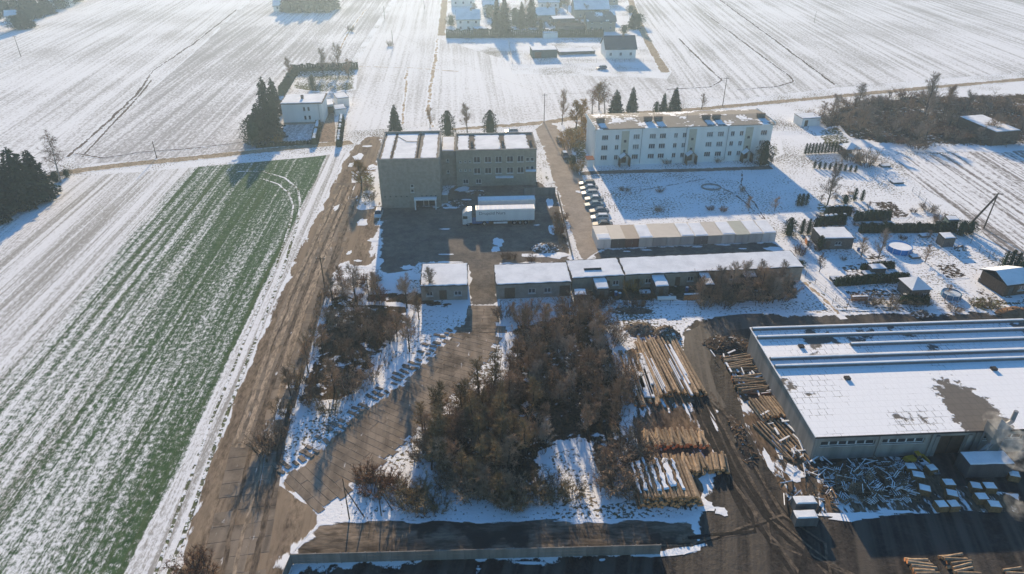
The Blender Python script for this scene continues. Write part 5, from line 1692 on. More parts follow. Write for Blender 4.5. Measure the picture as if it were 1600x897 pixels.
def container(label, a, w, d, h, rz, col, name='container'):
    t = thing(name, label, 'container', G(*a), rz)
    m = plain('container_paint', col, tuple(c * .7 for c in col), 1.2, 0.6, streak=True)
    b = MB().box(0.03, w - .03, .03, d - .03, .1, h - .05)
    for k in range(int(w / .3)):
        b.box(.12 + k * .3, .24 + k * .3, 0, .029, .2, h - .2)
    b.build('body', m, t)
    for x in (0, w - .12):
        for y in (-.01, d - .11):
            MB().box(x, x + .12, y, y + .12, 0, h).build('corner_post', m, t)
    MB().box(0, w, 0.0, d, h - .049, h).build('roof', m, t)
    snow_slab(w - .05, d - .05, h, .12, int(a[0]), .025, .025, rag=.08).build('snow_cap', m_roofsnow, t)


container('long dark container with snowy top in front of the warehouse', (1507, 748), 6.1, 2.5, 2.5, R(2), (0.11, 0.10, 0.10))
container('small steel bin with snowy top, nearest the camera', (1241, 824), 2.8, 1.4, 1.5, R(2), (0.13, 0.135, 0.14), 'steel_bin')
container('small steel bin with snowy top just behind the nearest bin', (1240, 802), 2.8, 1.4, 1.6, R(2), (0.14, 0.145, 0.15), 'steel_bin')
t = thing('pipe_rack', 'snow-dusted machine part lying by the loader', 'scrap', G(1468, 742), R(115))
for k in range(4):
    MB().tube((0, k * .3, .2 + .1 * k), (3.2, k * .3, .25), .12, .12, 7).build('pipe', m_metal, t)
MB().box(.2, 2.8, 0, 1, .5, .56).build('snow', m_roofsnow, t)
t = thing('tank', 'white cylindrical tank lying behind the long shed gardens', 'tank', G(1026, 470), R(3))
MB().tube((0, 0, .5), (3.6, 0, .5), .42, .42, 12).build('shell', m_white, t)
MB().tube((-.08, 0, .5), (0, 0, .5), .3, .42, 12).build('end_cap', m_wood, t)
MB().box(.5, .7, -.4, .4, 0, .2).box(2.9, 3.1, -.4, .4, 0, .2).build('cradle', m_greywood, t)


# rubble and brush heaps
def heap(name, label, px, a, bb, h, mat_, seed, bits=None, bm_=None):
    t = thing(name, label, 'heap', G(*px))
    n, mrings = 26, 6
    rg_ = random.Random(seed)
    vs, fs = [], []
    for j in range(mrings):
        f = j / (mrings - 1)
        for k in range(n):
            tt = 2 * PI * k / n
            rr = (1 - f) * (1 + .22 * noise.noise(Vector((math.cos(tt) * 1.5, math.sin(tt) * 1.5, seed))))
            z = h * (1 - (1 - f) ** 1.6) * (1 + .35 * noise.noise(Vector((math.cos(tt) * rr * 4, math.sin(tt) * rr * 4, seed + 5)))) if j else -.05
            vs.append((a * rr * math.cos(tt), bb * rr * math.sin(tt), z))
    for j in range(mrings - 1):
        fs += [(j * n + k, j * n + (k + 1) % n, (j + 1) * n + (k + 1) % n, (j + 1) * n + k) for k in range(n)]
    MB().add(vs, fs).build('mound', mat_, t, smooth=True)
    b = MB()
    for k in range(bits or 0):
        tt, rr = rg_.uniform(0, 6.28), rg_.uniform(0, 1.0)
        x, y = a * rr * math.cos(tt), bb * rr * math.sin(tt)
        z = h * (1 - rr ** 1.6) * .9
        s = rg_.uniform(.12, .4)
        d = Vector((rg_.uniform(-1, 1), rg_.uniform(-1, 1), rg_.uniform(-.2, .5))).normalized()
        b.tube(Vector((x, y, z)) - d * s * 1.5, Vector((x, y, z)) + d * s * 1.5, s * .35, s * .3, 4)
    if bits:
        r = b.build('debris', bm_ or m_greywood, t)
        r['kind'] = 'stuff'
    return t


m_rub = ground_mat('rubble', [(0.14, 0.11, 0.08), (0.08, 0.07, 0.06)], 0.52, scale=1.6, edge=False, bump=1.0)
m_mudheap = ground_mat('mud_heap', [(0.075, 0.06, 0.048), (0.04, 0.034, 0.03)], 0.60, scale=1.4, edge=False, bump=1.0)
heap('rubble_heap', 'snowy rubble heap at the yard corner beside the street', (852, 388), 3.2, 2.4, 1.1, m_rub, 1, 60)
heap('rubble_heap', 'low debris heap beside the parked trucks', (716, 318), 2.6, 2.2, .6, m_rub, 2, 60)
heap('rubble_heap', 'snowy branch pile behind the trucks', (746, 303), 2.8, 1.4, .7, m_rub, 3, 50)
heap('earth_heap', 'brown earth heap at the top of the large log pile', (1040, 524), 2.4, 2.6, 1.8, m_litter if False else m_rub, 4, 40, m_wood)
heap('earth_heap', 'dark debris bank inside the bend of the mud track', (1140, 540), 5.0, 3.0, .8, m_mudheap, 5, 120, m_wood)
heap('earth_heap', 'snowy brush heap left of the log pile top', (1000, 515), 3.0, 2.4, .8, m_rub, 6, 60)
heap('earth_heap', 'long slab and snow heap below the white tank', (985, 486), 4.2, 1.2, .6, m_rub, 7, 40)
heap('earth_heap', 'churned mud bank at the near end of the log yard', (1160, 690), 1.2, 6.0, .5, m_mudheap, 8, 60, m_wood)
heap('earth_heap', 'small dark heap behind the warehouse', (1440, 492), 2.2, 1.2, .9, m_rub, 9, 20)
heap('earth_heap', 'brown earth heap at the right edge behind the warehouse', (1588, 492), 4.0, 2.4, 1.4, plain('clay', (0.24, 0.15, 0.09), (0.16, 0.1, 0.06), 1.0), 10, 50, m_wood)
heap('compost_heap', 'dark compost heap beside the garden shed pole', (1500, 390), 1.3, 1.0, .9, m_rub, 12, 20)

# ================================================================== garden and yard clutter
m_blueb = plain('blue_plastic', (0.05, 0.13, 0.30), rough=0.5)


def barrel(label, px, m, r=.32, h=.9):
    t = thing('barrel', label, 'barrel', G(*px), 0, 'barrels in the gardens')
    MB().tube((0, 0, 0), (0, 0, h), r, r, 12).build('drum', m, t)
    MB().tube((0, 0, h), (0, 0, h + .05), r * .96, r * .9, 12).build('lid', m_roofsnow, t)


def cold_frame(label, px, w, d, rz):
    t = thing('cold_frame', label, 'cold frame', G(*px), rz, 'cold frames in the gardens')
    MB().box(0, w, 0, .08, 0, .4).box(0, w, d - .08, d, 0, .55).box(0, .08, .081, d - .081, 0, .48).box(w - .08, w, .081, d - .081, 0, .48).build('frame', m_greywood, t)
    MB().hexa([(.02, .02, .4), (w - .02, .02, .4), (w - .02, d - .02, .55), (.02, d - .02, .55)], [(.02, .02, .46), (w - .02, .02, .46), (w - .02, d - .02, .61), (.02, d - .02, .61)]).build('cover', m_roofsnow, t)


def wood_pile(label, px, w, h, rz):
    t = thing('firewood_pile', label, 'firewood', G(*px), rz, 'firewood piles')
    fm = MB().tube((0, -.25, 0), (0, .25, 0), .09, .085, 6, mi_cap=1).mesh('billet', [m_log, m_cut])
    for k in range(int(w / .19)):
        for j in range(int(h / .17)):
            obj('billet', fm, t, (k * .19 + (j % 2) * .09, 0, .09 + j * .165))
    MB().box(-.1, w, -.3, .3, h + .02, h + .08).build('cover', m_felt_dark, t)
    snow_slab(w, .56, h + .08, .08, 3, -.05, -.28, step=.4, rag=.06).build('snow', m_roofsnow, t)


for i, (p, w, d_, lab) in enumerate([((1350, 432), 2.4, 1.4, 'snowy cold frame behind the low clipped hedge'), ((1425, 405), 2.0, 1.2, 'snowy cold frame right of the blue pool'), ((1552, 440), 2.2, 1.3, 'snowy cold frame left of the brown garden house'), ((1300, 440), 2.0, 1.2, 'snowy cold frame beside the low hedge end'),
                                     ((1440, 372), 2.2, 1.2, 'snowy cold frame in the shade of the long hedge'), ((1395, 288), 3.0, 1.6, 'snowy cold frame near the far end of the row field'), ((1378, 262), 2.6, 1.6, 'snow-covered cold frame right of the round shrubs'), ((1000, 462), 2.2, 1.2, 'snowy cold frame behind the long shed')]):
    cold_frame(lab, p, w, d_, R(5 + i * 3 % 7))
for p, m, lab in [((962, 462), m_blueb, 'blue barrel behind the middle shed section'), ((968, 464), m_greywood, 'grey barrel beside the blue barrel behind the sheds'), ((1073, 455), m_blueb, 'blue barrel between the two lean-tos'), ((1341, 392), m_blueb, 'blue barrel at the garden shed corner'), ((1470, 378), m_blueb, 'blue barrel left of the white-roofed shed'),
                  ((1412, 466), m_greywood, 'grey barrel at the summer house wall'), ((1530, 440), m_greywood, 'grey barrel in the far garden')]:
    barrel(lab, p, m)
wood_pile('firewood stack behind the long shed gardens', (1068, 468), 3.0, 1.1, R(3))
wood_pile('firewood stack beside the garden shed', (1262, 384), 2.4, 1.1, R(80))
wood_pile('firewood stack in front of the summer house hedge', (1330, 470), 3.2, .9, R(4))
t = thing('planter_ring', 'round stone planter ring on the shaded lawn', 'planter', G(1111, 293))
n_ = 22
for k in range(n_):
    a_ = 2 * PI * k / n_
    MB().box(-.32, .32, -.14, .14, 0, .32).build('stone', m_conc_w, t, (2.4 * math.cos(a_), 1.9 * math.sin(a_), 0), a_ + PI / 2)
snow_slab(1.9, 1.3, .12, .25, 4, -.95, -.65, step=.4).build('snow', m_roofsnow, t)
t = thing('carpet_rack', 'steel carpet beating frame on the shaded lawn', 'frame', G(985, 302), R(5))
for x in (0, 2.5, 5.0):
    MB().tube((x, 0, 0), (x, 0, 1.7), .06, .06, 6).build('post', m_metal, t)
MB().tube((0, 0, 1.7), (5.0, 0, 1.7), .05, .05, 6).build('rail', m_metal, t)
MB().tube((0, .0, 1.1), (5.0, 0, 1.1), .04, .04, 6).build('rail', m_metal, t)

# ================================================================== vegetation
m_barkt = plain('tree_bark', (0.085, 0.07, 0.055), (0.055, 0.045, 0.037), 3.0, 0.95)
m_birch = plain('birch_bark', (0.42, 0.40, 0.37), (0.2, 0.18, 0.16), 3.0, 0.9)


def twig_mat(name, col, vary=.25):
    t = NT(name)
    hsv = t.n('ShaderNodeHueSaturation')
    f = t.noise(t.pos(), 0.5, 3)
    t.set(hsv.inputs['Color'], t.mix(f, col, tuple(c * .6 for c in col)))
    t.set(hsv.inputs['Value'], t.step(t.rand(), 0, 1, 1 - vary, 1 + vary))
    return t.out(hsv.outputs[0], .9, None, 0.0)


m_twig = twig_mat('bare_twigs', (0.36, 0.255, 0.17))
m_twig_o = twig_mat('olive_twigs', (0.29, 0.215, 0.12))
m_twig_r = twig_mat('reddish_twigs', (0.245, 0.137, 0.079))
m_twig_y = twig_mat('yellow_twigs', (0.45, 0.28, 0.09))
m_twig_g = twig_mat('grey_twigs', (0.36, 0.29, 0.23))


def rv(rg, s=1.0):
    return Vector((rg.gauss(0, 1), rg.gauss(0, 1), rg.gauss(0, 1))).normalized() * s


def twig(b, p, d, ln, w, rg):
    u = d.cross(rv(rg))
    if u.length < 1e-3:
        return
    u = u.normalized() * w
    m = p + d * ln * .55 + rv(rg, ln * .08)
    e = p + d * ln + rv(rg, ln * .14)
    b.add([p - u, p + u, m + u * .6, e, m - u * .6], [(0, 1, 2, 3, 4)])


def bare_tree(seed, h=8.0, spread=.42, dens=1.0, low=.25, tw=.022, droop=0.0):
    rg = random.Random(seed)
    tb, cb = MB(), MB()
    pts = [Vector((0, 0, -.05))]
    lean = Vector((rg.uniform(-.06, .06), rg.uniform(-.06, .06), 0))
    n = 6
    for k in range(1, n + 1):
        pts.append(Vector((0, 0, h * .92 * k / n)) + lean * h * (k / n) + Vector((rg.uniform(-.1, .1), rg.uniform(-.1, .1), 0)) * k * .5)
    r0 = h * .017 + .03
    for k in range(n):
        tb.tube(pts[k], pts[k + 1], r0 * (1 - k / n * .85), r0 * (1 - (k + 1) / n * .85), 6, cap=False)

    def at(f):
        f = max(0, min(.999, f)) * n
        i = int(f)
        return pts[i].lerp(pts[i + 1], f - i)
    nl = int(15 * dens + 5)
    for i in range(nl):
        f = low + (1 - low) * (i + rg.random()) / nl
        p = at(f)
        az = rg.uniform(0, 2 * PI)
        el = R(rg.uniform(25, 60)) + f * .25
        d = Vector((math.cos(az) * math.cos(el), math.sin(az) * math.cos(el), math.sin(el)))
        ln = h * spread * (1.1 - f * .7) * rg.uniform(.7, 1.15)
        r = r0 * .42 * (1.1 - f * .7)
        q = p
        prev = p
        segs = 3
        lp = [p]
        dd = d.copy()
        for k in range(segs):
            dd = (dd + rv(rg, .16) + Vector((0, 0, .10 - droop))).normalized()
            q = prev + dd * ln / segs
            cb.tube(prev, q, r * (1 - k / segs * .75), r * (1 - (k + 1) / segs * .75), 4, cap=False)
            lp.append(q)
            prev = q
        nb = int(8 * dens + 2)
        for j in range(nb):
            g = (j + 1.0) / nb
            fi = min(segs - .001, g * segs)
            s = lp[int(fi)].lerp(lp[int(fi) + 1], fi - int(fi))
            bd = (dd + rv(rg, .95) + Vector((0, 0, .25 - droop * 2))).normalized()
            bl = ln * .42 * (1.15 - g * .5) * rg.uniform(.6, 1.1)
            e = s + bd * bl
            cb.tube(s, e, max(.014, r * .3), .009, 3, cap=False)
            for k in range(int(7 * dens) + 2):
                w = s.lerp(e, rg.uniform(.15, 1))
                td = (bd + rv(rg, .8) + Vector((0, 0, .12 - droop * 2.5))).normalized()
                twig(cb, w, td, rg.uniform(.35, .95) * (h / 8) ** .5, tw, rg)
    return tb, cb


def bush(seed, h=3.0, w=2.0, stems=20, dens=1.0, tw=.02):
    rg = random.Random(seed)
    tb, cb = MB(), MB()
    for i in range(stems):
        az = rg.uniform(0, 2 * PI)
        rr = rg.random() ** .5 * w * .45
        p = Vector((math.cos(az) * rr, math.sin(az) * rr, -.03))
        d = Vector((math.cos(az) * rg.uniform(.1, .7), math.sin(az) * rg.uniform(.1, .7), 1)).normalized()
        ln = h * rg.uniform(.6, 1.05)
        m = p + d * ln * .5
        e = m + (d + rv(rg, .3)).normalized() * ln * .5
        tb.tube(p, m, .035, .025, 4, cap=False).tube(m, e, .025, .008, 3, cap=False)
        for j in range(int(10 * dens)):
            g = rg.uniform(.12, 1)
            s = p.lerp(m, g * 2) if g < .5 else m.lerp(e, g * 2 - 1)
            bd = (d + rv(rg, .85)).normalized()
            bl = rg.uniform(.4, .9) * h * .3
            ee = s + bd * bl
            twig(cb, s, bd, bl, tw * 1.3, rg)
            for k in range(4):
                w_ = s.lerp(ee, rg.uniform(.1, .9))
                twig(cb, w_, (bd + rv(rg, .8)).normalized(), rg.uniform(.25, .6), tw, rg)
    return tb, cb


PROTO = {}


def proto(kind, i, mk, mats):
    tb, cb = mk
    PROTO.setdefault(kind, []).append((tb.mesh('trunk', mats[0]), cb.mesh('crown', mats[1])))


for i in range(4):
    proto('tree', i, bare_tree(100 + i, 9.0, .36, 1.0), (m_barkt, m_twig))
for i in range(3):
    proto('young', i, bare_tree(200 + i, 6.0, .40, .8, .12), (m_barkt, m_twig))
for i in range(2):
    proto('olive', i, bare_tree(300 + i, 8.0, .27, .75, .2), (m_barkt, m_twig_o))
for i in range(2):
    proto('grey', i, bare_tree(400 + i, 9.0, .40, 1.0, .2), (m_barkt, m_twig_g))
proto('birch', 0, bare_tree(500, 10, .34, .8, .35, droop=.22), (m_birch, m_twig_r))
proto('yellow', 0, bare_tree(510, 5, .42, .9, .15), (m_barkt, m_twig_y))
for i in range(3):
    proto('bush', i, bush(600 + i, 3.0, 2.4, 26, 1.0), (m_barkt, m_twig))
proto('bush_o', 0, bush(610, 2.6, 2.4, 24, .9), (m_barkt, m_twig_o))
proto('bush_r', 0, bush(620, 2.4, 2.2, 26, 1.0), (m_barkt, m_twig_r))
proto('bush_y', 0, bush(630, 2.6, 2.6, 30, 1.1), (m_barkt, m_twig_y))
_pn = [0]


def plant(kind, loc, h, label, group=None, name=None, width=1.0, cat=None):
    lst = PROTO[kind]
    _pn[0] += 1
    tm, cm = lst[_pn[0] % len(lst)]
    base = {'tree': 9, 'young': 6, 'olive': 8, 'grey': 9, 'birch': 10, 'yellow': 5}.get(kind, 2.9)
    isb = kind.startswith('bush')
    if not isinstance(loc, Vector):
        loc = G(*loc)
    t = thing(name or ('bare_bush' if isb else 'bare_tree'), label, cat or ('bush' if isb else 'tree'), loc, random.uniform(0, 6.28), group)
    s = h / base
    t.scale = (s * width, s * width, s)
    obj('stems' if isb else 'trunk', tm, t)
    obj('crown', cm, t)
    return t


def scatter(poly, n, seed, mind=1.2):
    pts = [G(*p) for p in poly]
    P = [(p.x, p.y) for p in pts]
    A = np.array(P)
    mn, mx = A.min(0), A.max(0)
    rg = random.Random(seed)
    out = []
    tries = 0
    while len(out) < n and tries < 6000:
        tries += 1
        q = (rg.uniform(mn[0], mx[0]), rg.uniform(mn[1], mx[1]))
        if not inside(np.array([q]), P)[0]:
            continue
        if any((q[0] - o.x) ** 2 + (q[1] - o.y) ** 2 < mind ** 2 for o in out):
            continue
        out.append(Vector((q[0], q[1], 0)))
    return out


rg = random.Random(31)
# the thicket in the middle
mid = [(790, 520), (860, 500), (940, 498), (970, 560), (985, 650), (930, 690), (850, 712), (780, 770), (690, 750), (660, 705), (660, 675), (730, 625), (785, 590)]
for i, p in enumerate(scatter(mid, 84, 1, 1.7)):
    px_left = p.x < -1.0
    k = rg.choice(('olive', 'young', 'olive', 'bush', 'bush')) if px_left else rg.choice(('tree', 'young', 'young', 'bush', 'bush', 'grey'))
    h = {'tree': rg.uniform(4.5, 6.3), 'young': rg.uniform(3.4, 5), 'olive': rg.uniform(5.5, 7.5), 'grey': rg.uniform(4.2, 6), 'bush': rg.uniform(2.4, 3.8)}[k]
    zone = ('at the back of the thicket below the sheds' if p.y > 97 else 'near the thicket front above the snow' if p.y < 78 else 'halfway down the thicket') + (' beside the slab road' if p.x < -4 else ' beside the log yard' if p.x > 9 else '')
    lab = {'olive': 'slender olive-brown tree ', 'bush': 'bare brown bush ', 'young': 'young bare tree ', 'tree': 'tall bare tree ', 'grey': 'greyish bare tree '}[k] + zone
    plant(k, p, h, lab, {'bush': 'bushes', 'olive': 'olive-brown trees', 'young': 'young trees', 'tree': 'tall trees', 'grey': 'greyish trees'}[k] + ' of the central thicket', width={'bush': 1.35, 'olive': 1.35}.get(k, 1.2))
for i, p in enumerate(scatter([(662, 690), (700, 650), (775, 605), (830, 640), (850, 700), (800, 765), (730, 765), (680, 735)], 34, 71, 1.5)):
    k = ('olive', 'young', 'bush', 'olive')[i % 4]
    plant(k, p, {'olive': rg.uniform(5.5, 8), 'young': rg.uniform(4, 6), 'bush': rg.uniform(2.6, 3.6)}[k], {'olive': 'slender olive-brown tree ', 'young': 'young bare tree ', 'bush': 'bare brown bush '}[k] + 'in the dense left corner of the central thicket' + (' beside the slab road' if p.x < -5 else ' near the snowy front' if p.y < 74 else ''), {'bush': 'bushes', 'olive': 'olive-brown trees', 'young': 'young trees'}[k] + ' of the thicket corner', width=1.3)
for i, p in enumerate(scatter([(915, 745), (960, 690), (1000, 700), (995, 780), (950, 792)], 9, 5, 1.5)):
    plant(rg.choice(('bush', 'bush', 'young')), p, rg.uniform(2.8, 4.2), 'dense brown bush beside the snow-topped log stack' + (', on the thicket side' if p.x < 12.5 else ', touching the logs' if p.x > 15 else ''), 'dense bushes beside the log stack', name='bare_bush', cat='bush', width=1.4)
for i, p in enumerate(scatter([(735, 755), (790, 770), (880, 755), (905, 780), (800, 796)], 14, 6, 1.2)):
    plant('bush_o', p, rg.uniform(1.6, 2.6), 'low olive bush at the snowy front of the thicket' + (', towards the road fork' if p.x < -1 else ', towards the log stack' if p.x > 4 else ''), 'low bushes at the thicket front', width=1.3)
for i, p in enumerate(scatter([(625, 770), (690, 768), (690, 795), (630, 796)], 5, 7, 1.4)):
    plant('bush_o', p, rg.uniform(2.0, 3.0), 'olive bush at the road fork left of the thicket', 'olive bushes at the road fork', width=1.3)
for i, p in enumerate(scatter([(560, 745), (615, 735), (630, 768), (570, 775)], 5, 8, 1.4)):
    plant('bush_r', p, rg.uniform(2.0, 2.8), 'reddish-brown bush in the fork of the roads', 'reddish bushes in the road fork', width=1.3)
# the strip between the roads
strip = [(500, 500), (540, 490), (600, 505), (640, 510), (600, 575), (560, 610), (520, 650), (470, 640), (440, 700), (415, 715), (432, 660), (470, 570)]
for i, p in enumerate(scatter(strip, 27, 2, 1.9)):
    k = rg.choice(('young', 'bush', 'bush', 'tree', 'bush_o'))
    h = {'tree': rg.uniform(5, 6.5), 'young': rg.uniform(3.5, 5), 'bush': rg.uniform(2.2, 3.2), 'bush_o': rg.uniform(2, 2.8)}[k]
    plant(k, p, h, {'tree': 'tall bare tree in the roadside thicket', 'young': 'young bare tree in the roadside thicket', 'bush': 'bare brown bush in the roadside thicket', 'bush_o': 'olive bush in the roadside thicket'}[k] + (' close to the brown bank' if p.y > 104 else ' towards the road fork' if p.y < 88 else ''), {'tree': 'tall trees', 'young': 'young trees', 'bush': 'brown bushes', 'bush_o': 'olive bushes'}[k] + ' of the roadside thicket', width=1.2)
for i, (p, h, lab) in enumerate([((556, 472), 7.5, 'spreading bare tree at the left of the brown bank'), ((537, 460), 6, 'bare tree close to the roadside pole'), ((636, 482), 6.5, 'bare tree on the snow below the small store'), ((640, 550), 6.5, 'lone bare tree on the snow right of the roadside thicket'),
                                 ((520, 470), 5.5, 'thin bare tree right beside the roadside pole'), ((590, 470), 6, 'slender bare tree on the brown bank'), ((672, 466), 6.2, 'bare tree in front of the small store'), ((655, 500), 5, 'small bare tree on the snow between store and thicket')]):
    plant('tree' if i % 2 else 'grey', p, h, lab, width=1.2)
for i, p in enumerate(scatter([(508, 445), (555, 430), (640, 452), (650, 470), (560, 475), (505, 470)], 12, 3, 2.0)):
    plant(rg.choice(('bush', 'bush_r')), p, rg.uniform(1.5, 2.8), 'scrubby bush on the bank below the office yard', 'scrub on the bank')
# bushes along the top of the thicket and behind the sheds
for i, p in enumerate(scatter([(775, 490), (880, 478), (945, 478), (950, 492), (800, 510)], 12, 4, 1.8)):
    plant(rg.choice(('bush', 'young', 'bush')), p, rg.uniform(2.2, 4), 'bare bush along the top edge of the central thicket', 'bushes along the thicket top', name='bare_bush', cat='bush')
for i, p in enumerate(scatter([(915, 470), (970, 466), (1010, 470), (1010, 480), (920, 480)], 6, 44, 1.5)):
    plant('bush_r', p, rg.uniform(1.5, 2.4), 'brown bush along the back fence of the shed gardens', 'bushes along the back fence', width=1.3)
plant('bush_y', (988, 455), 3.0, 'tan bush in the shed gardens between the lean-tos', width=.9)
for i, p in enumerate(scatter([(1085, 478), (1110, 455), (1150, 450), (1200, 445), (1235, 450), (1235, 475), (1160, 482)], 20, 45, 1.7)):
    k = rg.choice(('grey', 'young', 'bush', 'bush'))
    plant(k, p, rg.uniform(4.5, 6.5) if k in ('grey', 'young') else rg.uniform(2.5, 3.8), ('bare greyish tree' if k in ('grey', 'young') else 'bare brown bush') + ' crowding the front of the long shed', 'bare growth before the long shed', width=1.25)
for i, p in enumerate(scatter([(1325, 470), (1430, 470), (1455, 478), (1380, 484)], 7, 46, 1.5)):
    plant('bush_o', p, rg.uniform(1.2, 2.0), 'low dark bush at the back edge of the gardens', 'low bushes at the garden edge', width=1.4)
# far thicket on the right
far = [(1265, 178), (1330, 158), (1430, 152), (1520, 168), (1640, 150), (1700, 215), (1600, 232), (1520, 228), (1430, 232), (1330, 215), (1290, 200)]
for i, p in enumerate(scatter(far, 95, 9, 3.2)):
    k = rg.choice(('grey', 'young', 'bush', 'bush', 'bush_r', 'tree'))
    h = {'tree': rg.uniform(5, 8), 'grey': rg.uniform(4, 7), 'young': rg.uniform(3.5, 5)}.get(k, rg.uniform(2.5, 4.2))
    plant(k, p, h, {'tree': 'brown bare tree in the far right thicket', 'grey': 'greyish bare tree in the far right thicket', 'young': 'young bare tree in the far right thicket', 'bush': 'brown bush in the far right thicket', 'bush_r': 'reddish bush in the far right thicket'}[k] + (' near the east lane' if p.y > 228 else ' along the row field' if p.y < 205 else '') + (' around the barn' if p.x > 140 else ''), {'tree': 'brown trees', 'grey': 'greyish trees', 'young': 'young trees', 'bush': 'brown bushes', 'bush_r': 'reddish bushes'}[k] + ' of the far right thicket', width=2.0 if k.startswith('bush') else 1.7)
plant('grey', (1445, 180), 13, 'tallest dense bare tree of the far right thicket', width=1.0)
plant('tree', (1478, 172), 8, 'bare tree just right of the tallest thicket tree', width=1.1)
# single trees
for p, k, h, w, lab in [
        ((878, 195), 'tree', 10.5, .8, 'bare tree at the corner of the street and the gravel lane'), ((925, 180), 'birch', 9, 1.3, 'wide tan bare tree behind the apartment block left end'), ((945, 178), 'birch', 10.5, 1.4, 'largest tan bare tree behind the apartment block'),
        ((936, 172), 'yellow', 9, 1.2, 'broad golden-brown tree behind the apartment gable'), ((908, 190), 'yellow', 7, 1.2, 'tan shrubby tree left of the apartment block'), ((900, 200), 'yellow', 8, 1.4, 'golden-brown tree near the lane at the top of the street'), ((915, 215), 'yellow', 6.5, 1.5, 'golden-brown shrubby tree against the apartment gable'), ((730, 207), 'tree', 8.5, 1.2, 'round bare tree between the two thujas'), ((672, 200), 'young', 6, 1.0, 'thin bare tree behind the office block roof'),
        ((1096, 170), 'young', 5, 1.1, 'small bare tree beside the east lane'), ((1292, 322), 'grey', 9.5, 1.0, 'spreading bare tree in the middle of the gardens'), ((1372, 405), 'grey', 6.5, 1.0, 'bare fruit tree left of the blue pool'),
        ((1345, 402), 'young', 4.5, 1.2, 'small bare fruit tree in front of the garden shed'), ((1445, 410), 'young', 3.6, 1.4, 'low bare fruit tree between the two pools'), ((1280, 425), 'young', 4, 1.0, 'thin bare tree beside the grass strip'),
        ((95, 285), 'birch', 13.5, .9, 'leaning birch at the end of the spruce clump'), ((505, 118), 'grey', 10, 1.0, 'bare tree behind the white house garden'), ((530, 116), 'grey', 11, 1.1, 'wide bare tree at the back of the white house garden'),
        ((545, 122), 'young', 7, 1.2, 'bare tree at the right corner of the white house garden'), ((455, 125), 'tree', 8, 1.3, 'bare tree left of the white house garden'), ((565, 295), 'yellow', 7.0, 1.5, 'olive-yellow bare tree on the grass beside the office block'),
        ((1170, 330), 'young', 3.6, 1.2, 'small bare shrub tree on the shaded lawn'), ((1210, 330), 'young', 3.5, 1.2, 'small bare tree at the lawn edge by the gardens'), ((1205, 256), 'young', 3.2, .9, 'tiny bare tree beside the block corner')]:
    plant(k, p, h, lab, width=w)
for p, k, h, w, lab in [
        ((890, 232), 'bush_y', 4.2, 1.2, 'large orange-yellow bush beside the street'), ((905, 222), 'bush_y', 4.6, 1.2, 'tan bush beside the apartment block wall'), ((902, 268), 'bush_y', 3.6, .9, 'orange bush at the path end near the parked cars'),
        ((884, 215), 'bush_y', 3.2, 1.0, 'yellow-brown bush at the top of the street'), ((578, 312), 'bush_o', 2.4, 1.2, 'dark bush beside the yellow tree'), ((575, 295), 'bush', 2.2, 1.0, 'dark round bush left of the office block'),
        ((300, 890), 'bush_r', 2.6, 1.6, 'reddish bare bush at the bottom edge of the road'), ((318, 897), 'bush_r', 2.4, 1.5, 'reddish bush right at the frame bottom'), ((878, 345), 'bush_r', 2.6, 1.2, 'reddish bush beside the yard fence'), ((872, 365), 'bush_r', 2.8, 1.0, 'tall reddish shrub along the yard fence'),
        ((1250, 398), 'bush_r', 2.8, 1.0, 'red-brown bush beside the long shed end'), ((1330, 252), 'bush', 3.4, 1.6, 'round dark bush beside the gazebo'), ((1355, 258), 'bush', 4.2, 1.7, 'largest dark round shrub right of the gazebo'), ((1312, 262), 'bush_o', 2.2, 1.4, 'dark shrub in the hedge below the gazebo'),
        ((1450, 330), 'bush', 2.0, 1.6, 'scrub along the edge of the row field'), ((1468, 345), 'bush', 2.2, 1.4, 'scrub beside the pale green tool shed'), ((1030, 300), 'bush', 1.2, 1.6, 'low scrub on the shaded lawn'), ((975, 298), 'bush', 1.1, 2.0, 'low trampled shrub left on the shaded lawn'),
        ((1030, 330), 'bush', 1.2, 1.6, 'dark low shrub in the middle of the shaded lawn'), ((1160, 300), 'bush', 1.6, .8, 'small round shrub beside the lawn path'), ((1110, 328), 'bush_r', 1.4, 1.4, 'reddish shrub at the sunny lawn edge'), ((1130, 330), 'bush_r', 1.6, 1.2, 'second reddish shrub at the sunny lawn edge'),
        ((1042, 256), 'bush', 1.4, 1.6, 'dark shrub below the apartment windows, left'), ((1120, 253), 'bush', 1.6, 1.6, 'dark shrub below the apartment windows, right'), ((610, 72), 'bush', 2.4, 1.2, 'dark bush at the foot of the meadow pole'), ((548, 49), 'bush', 2.6, 1.3, 'lone dark bush on the meadow track'),
        ((830, 408), 'bush_r', 2.0, 1.0, 'brown weeds at the yard exit'), ((790, 404), 'bush_r', 1.8, 1.2, 'brown weeds beside the first shed section'), ((1550, 480), 'bush_o', 1.8, 1.8, 'olive scrub below the brown garden house'), ((1525, 478), 'bush_o', 1.6, 1.8, 'low olive scrub left of the brown garden house'),
        ((1490, 486), 'bush', 1.4, 1.8, 'dark scrub below the small pool'), ((800, 405), 'bush_r', 1.8, 1.0, 'brown weed clump at the shed roof edge')]:
    plant(k, p, h, lab, width=w)

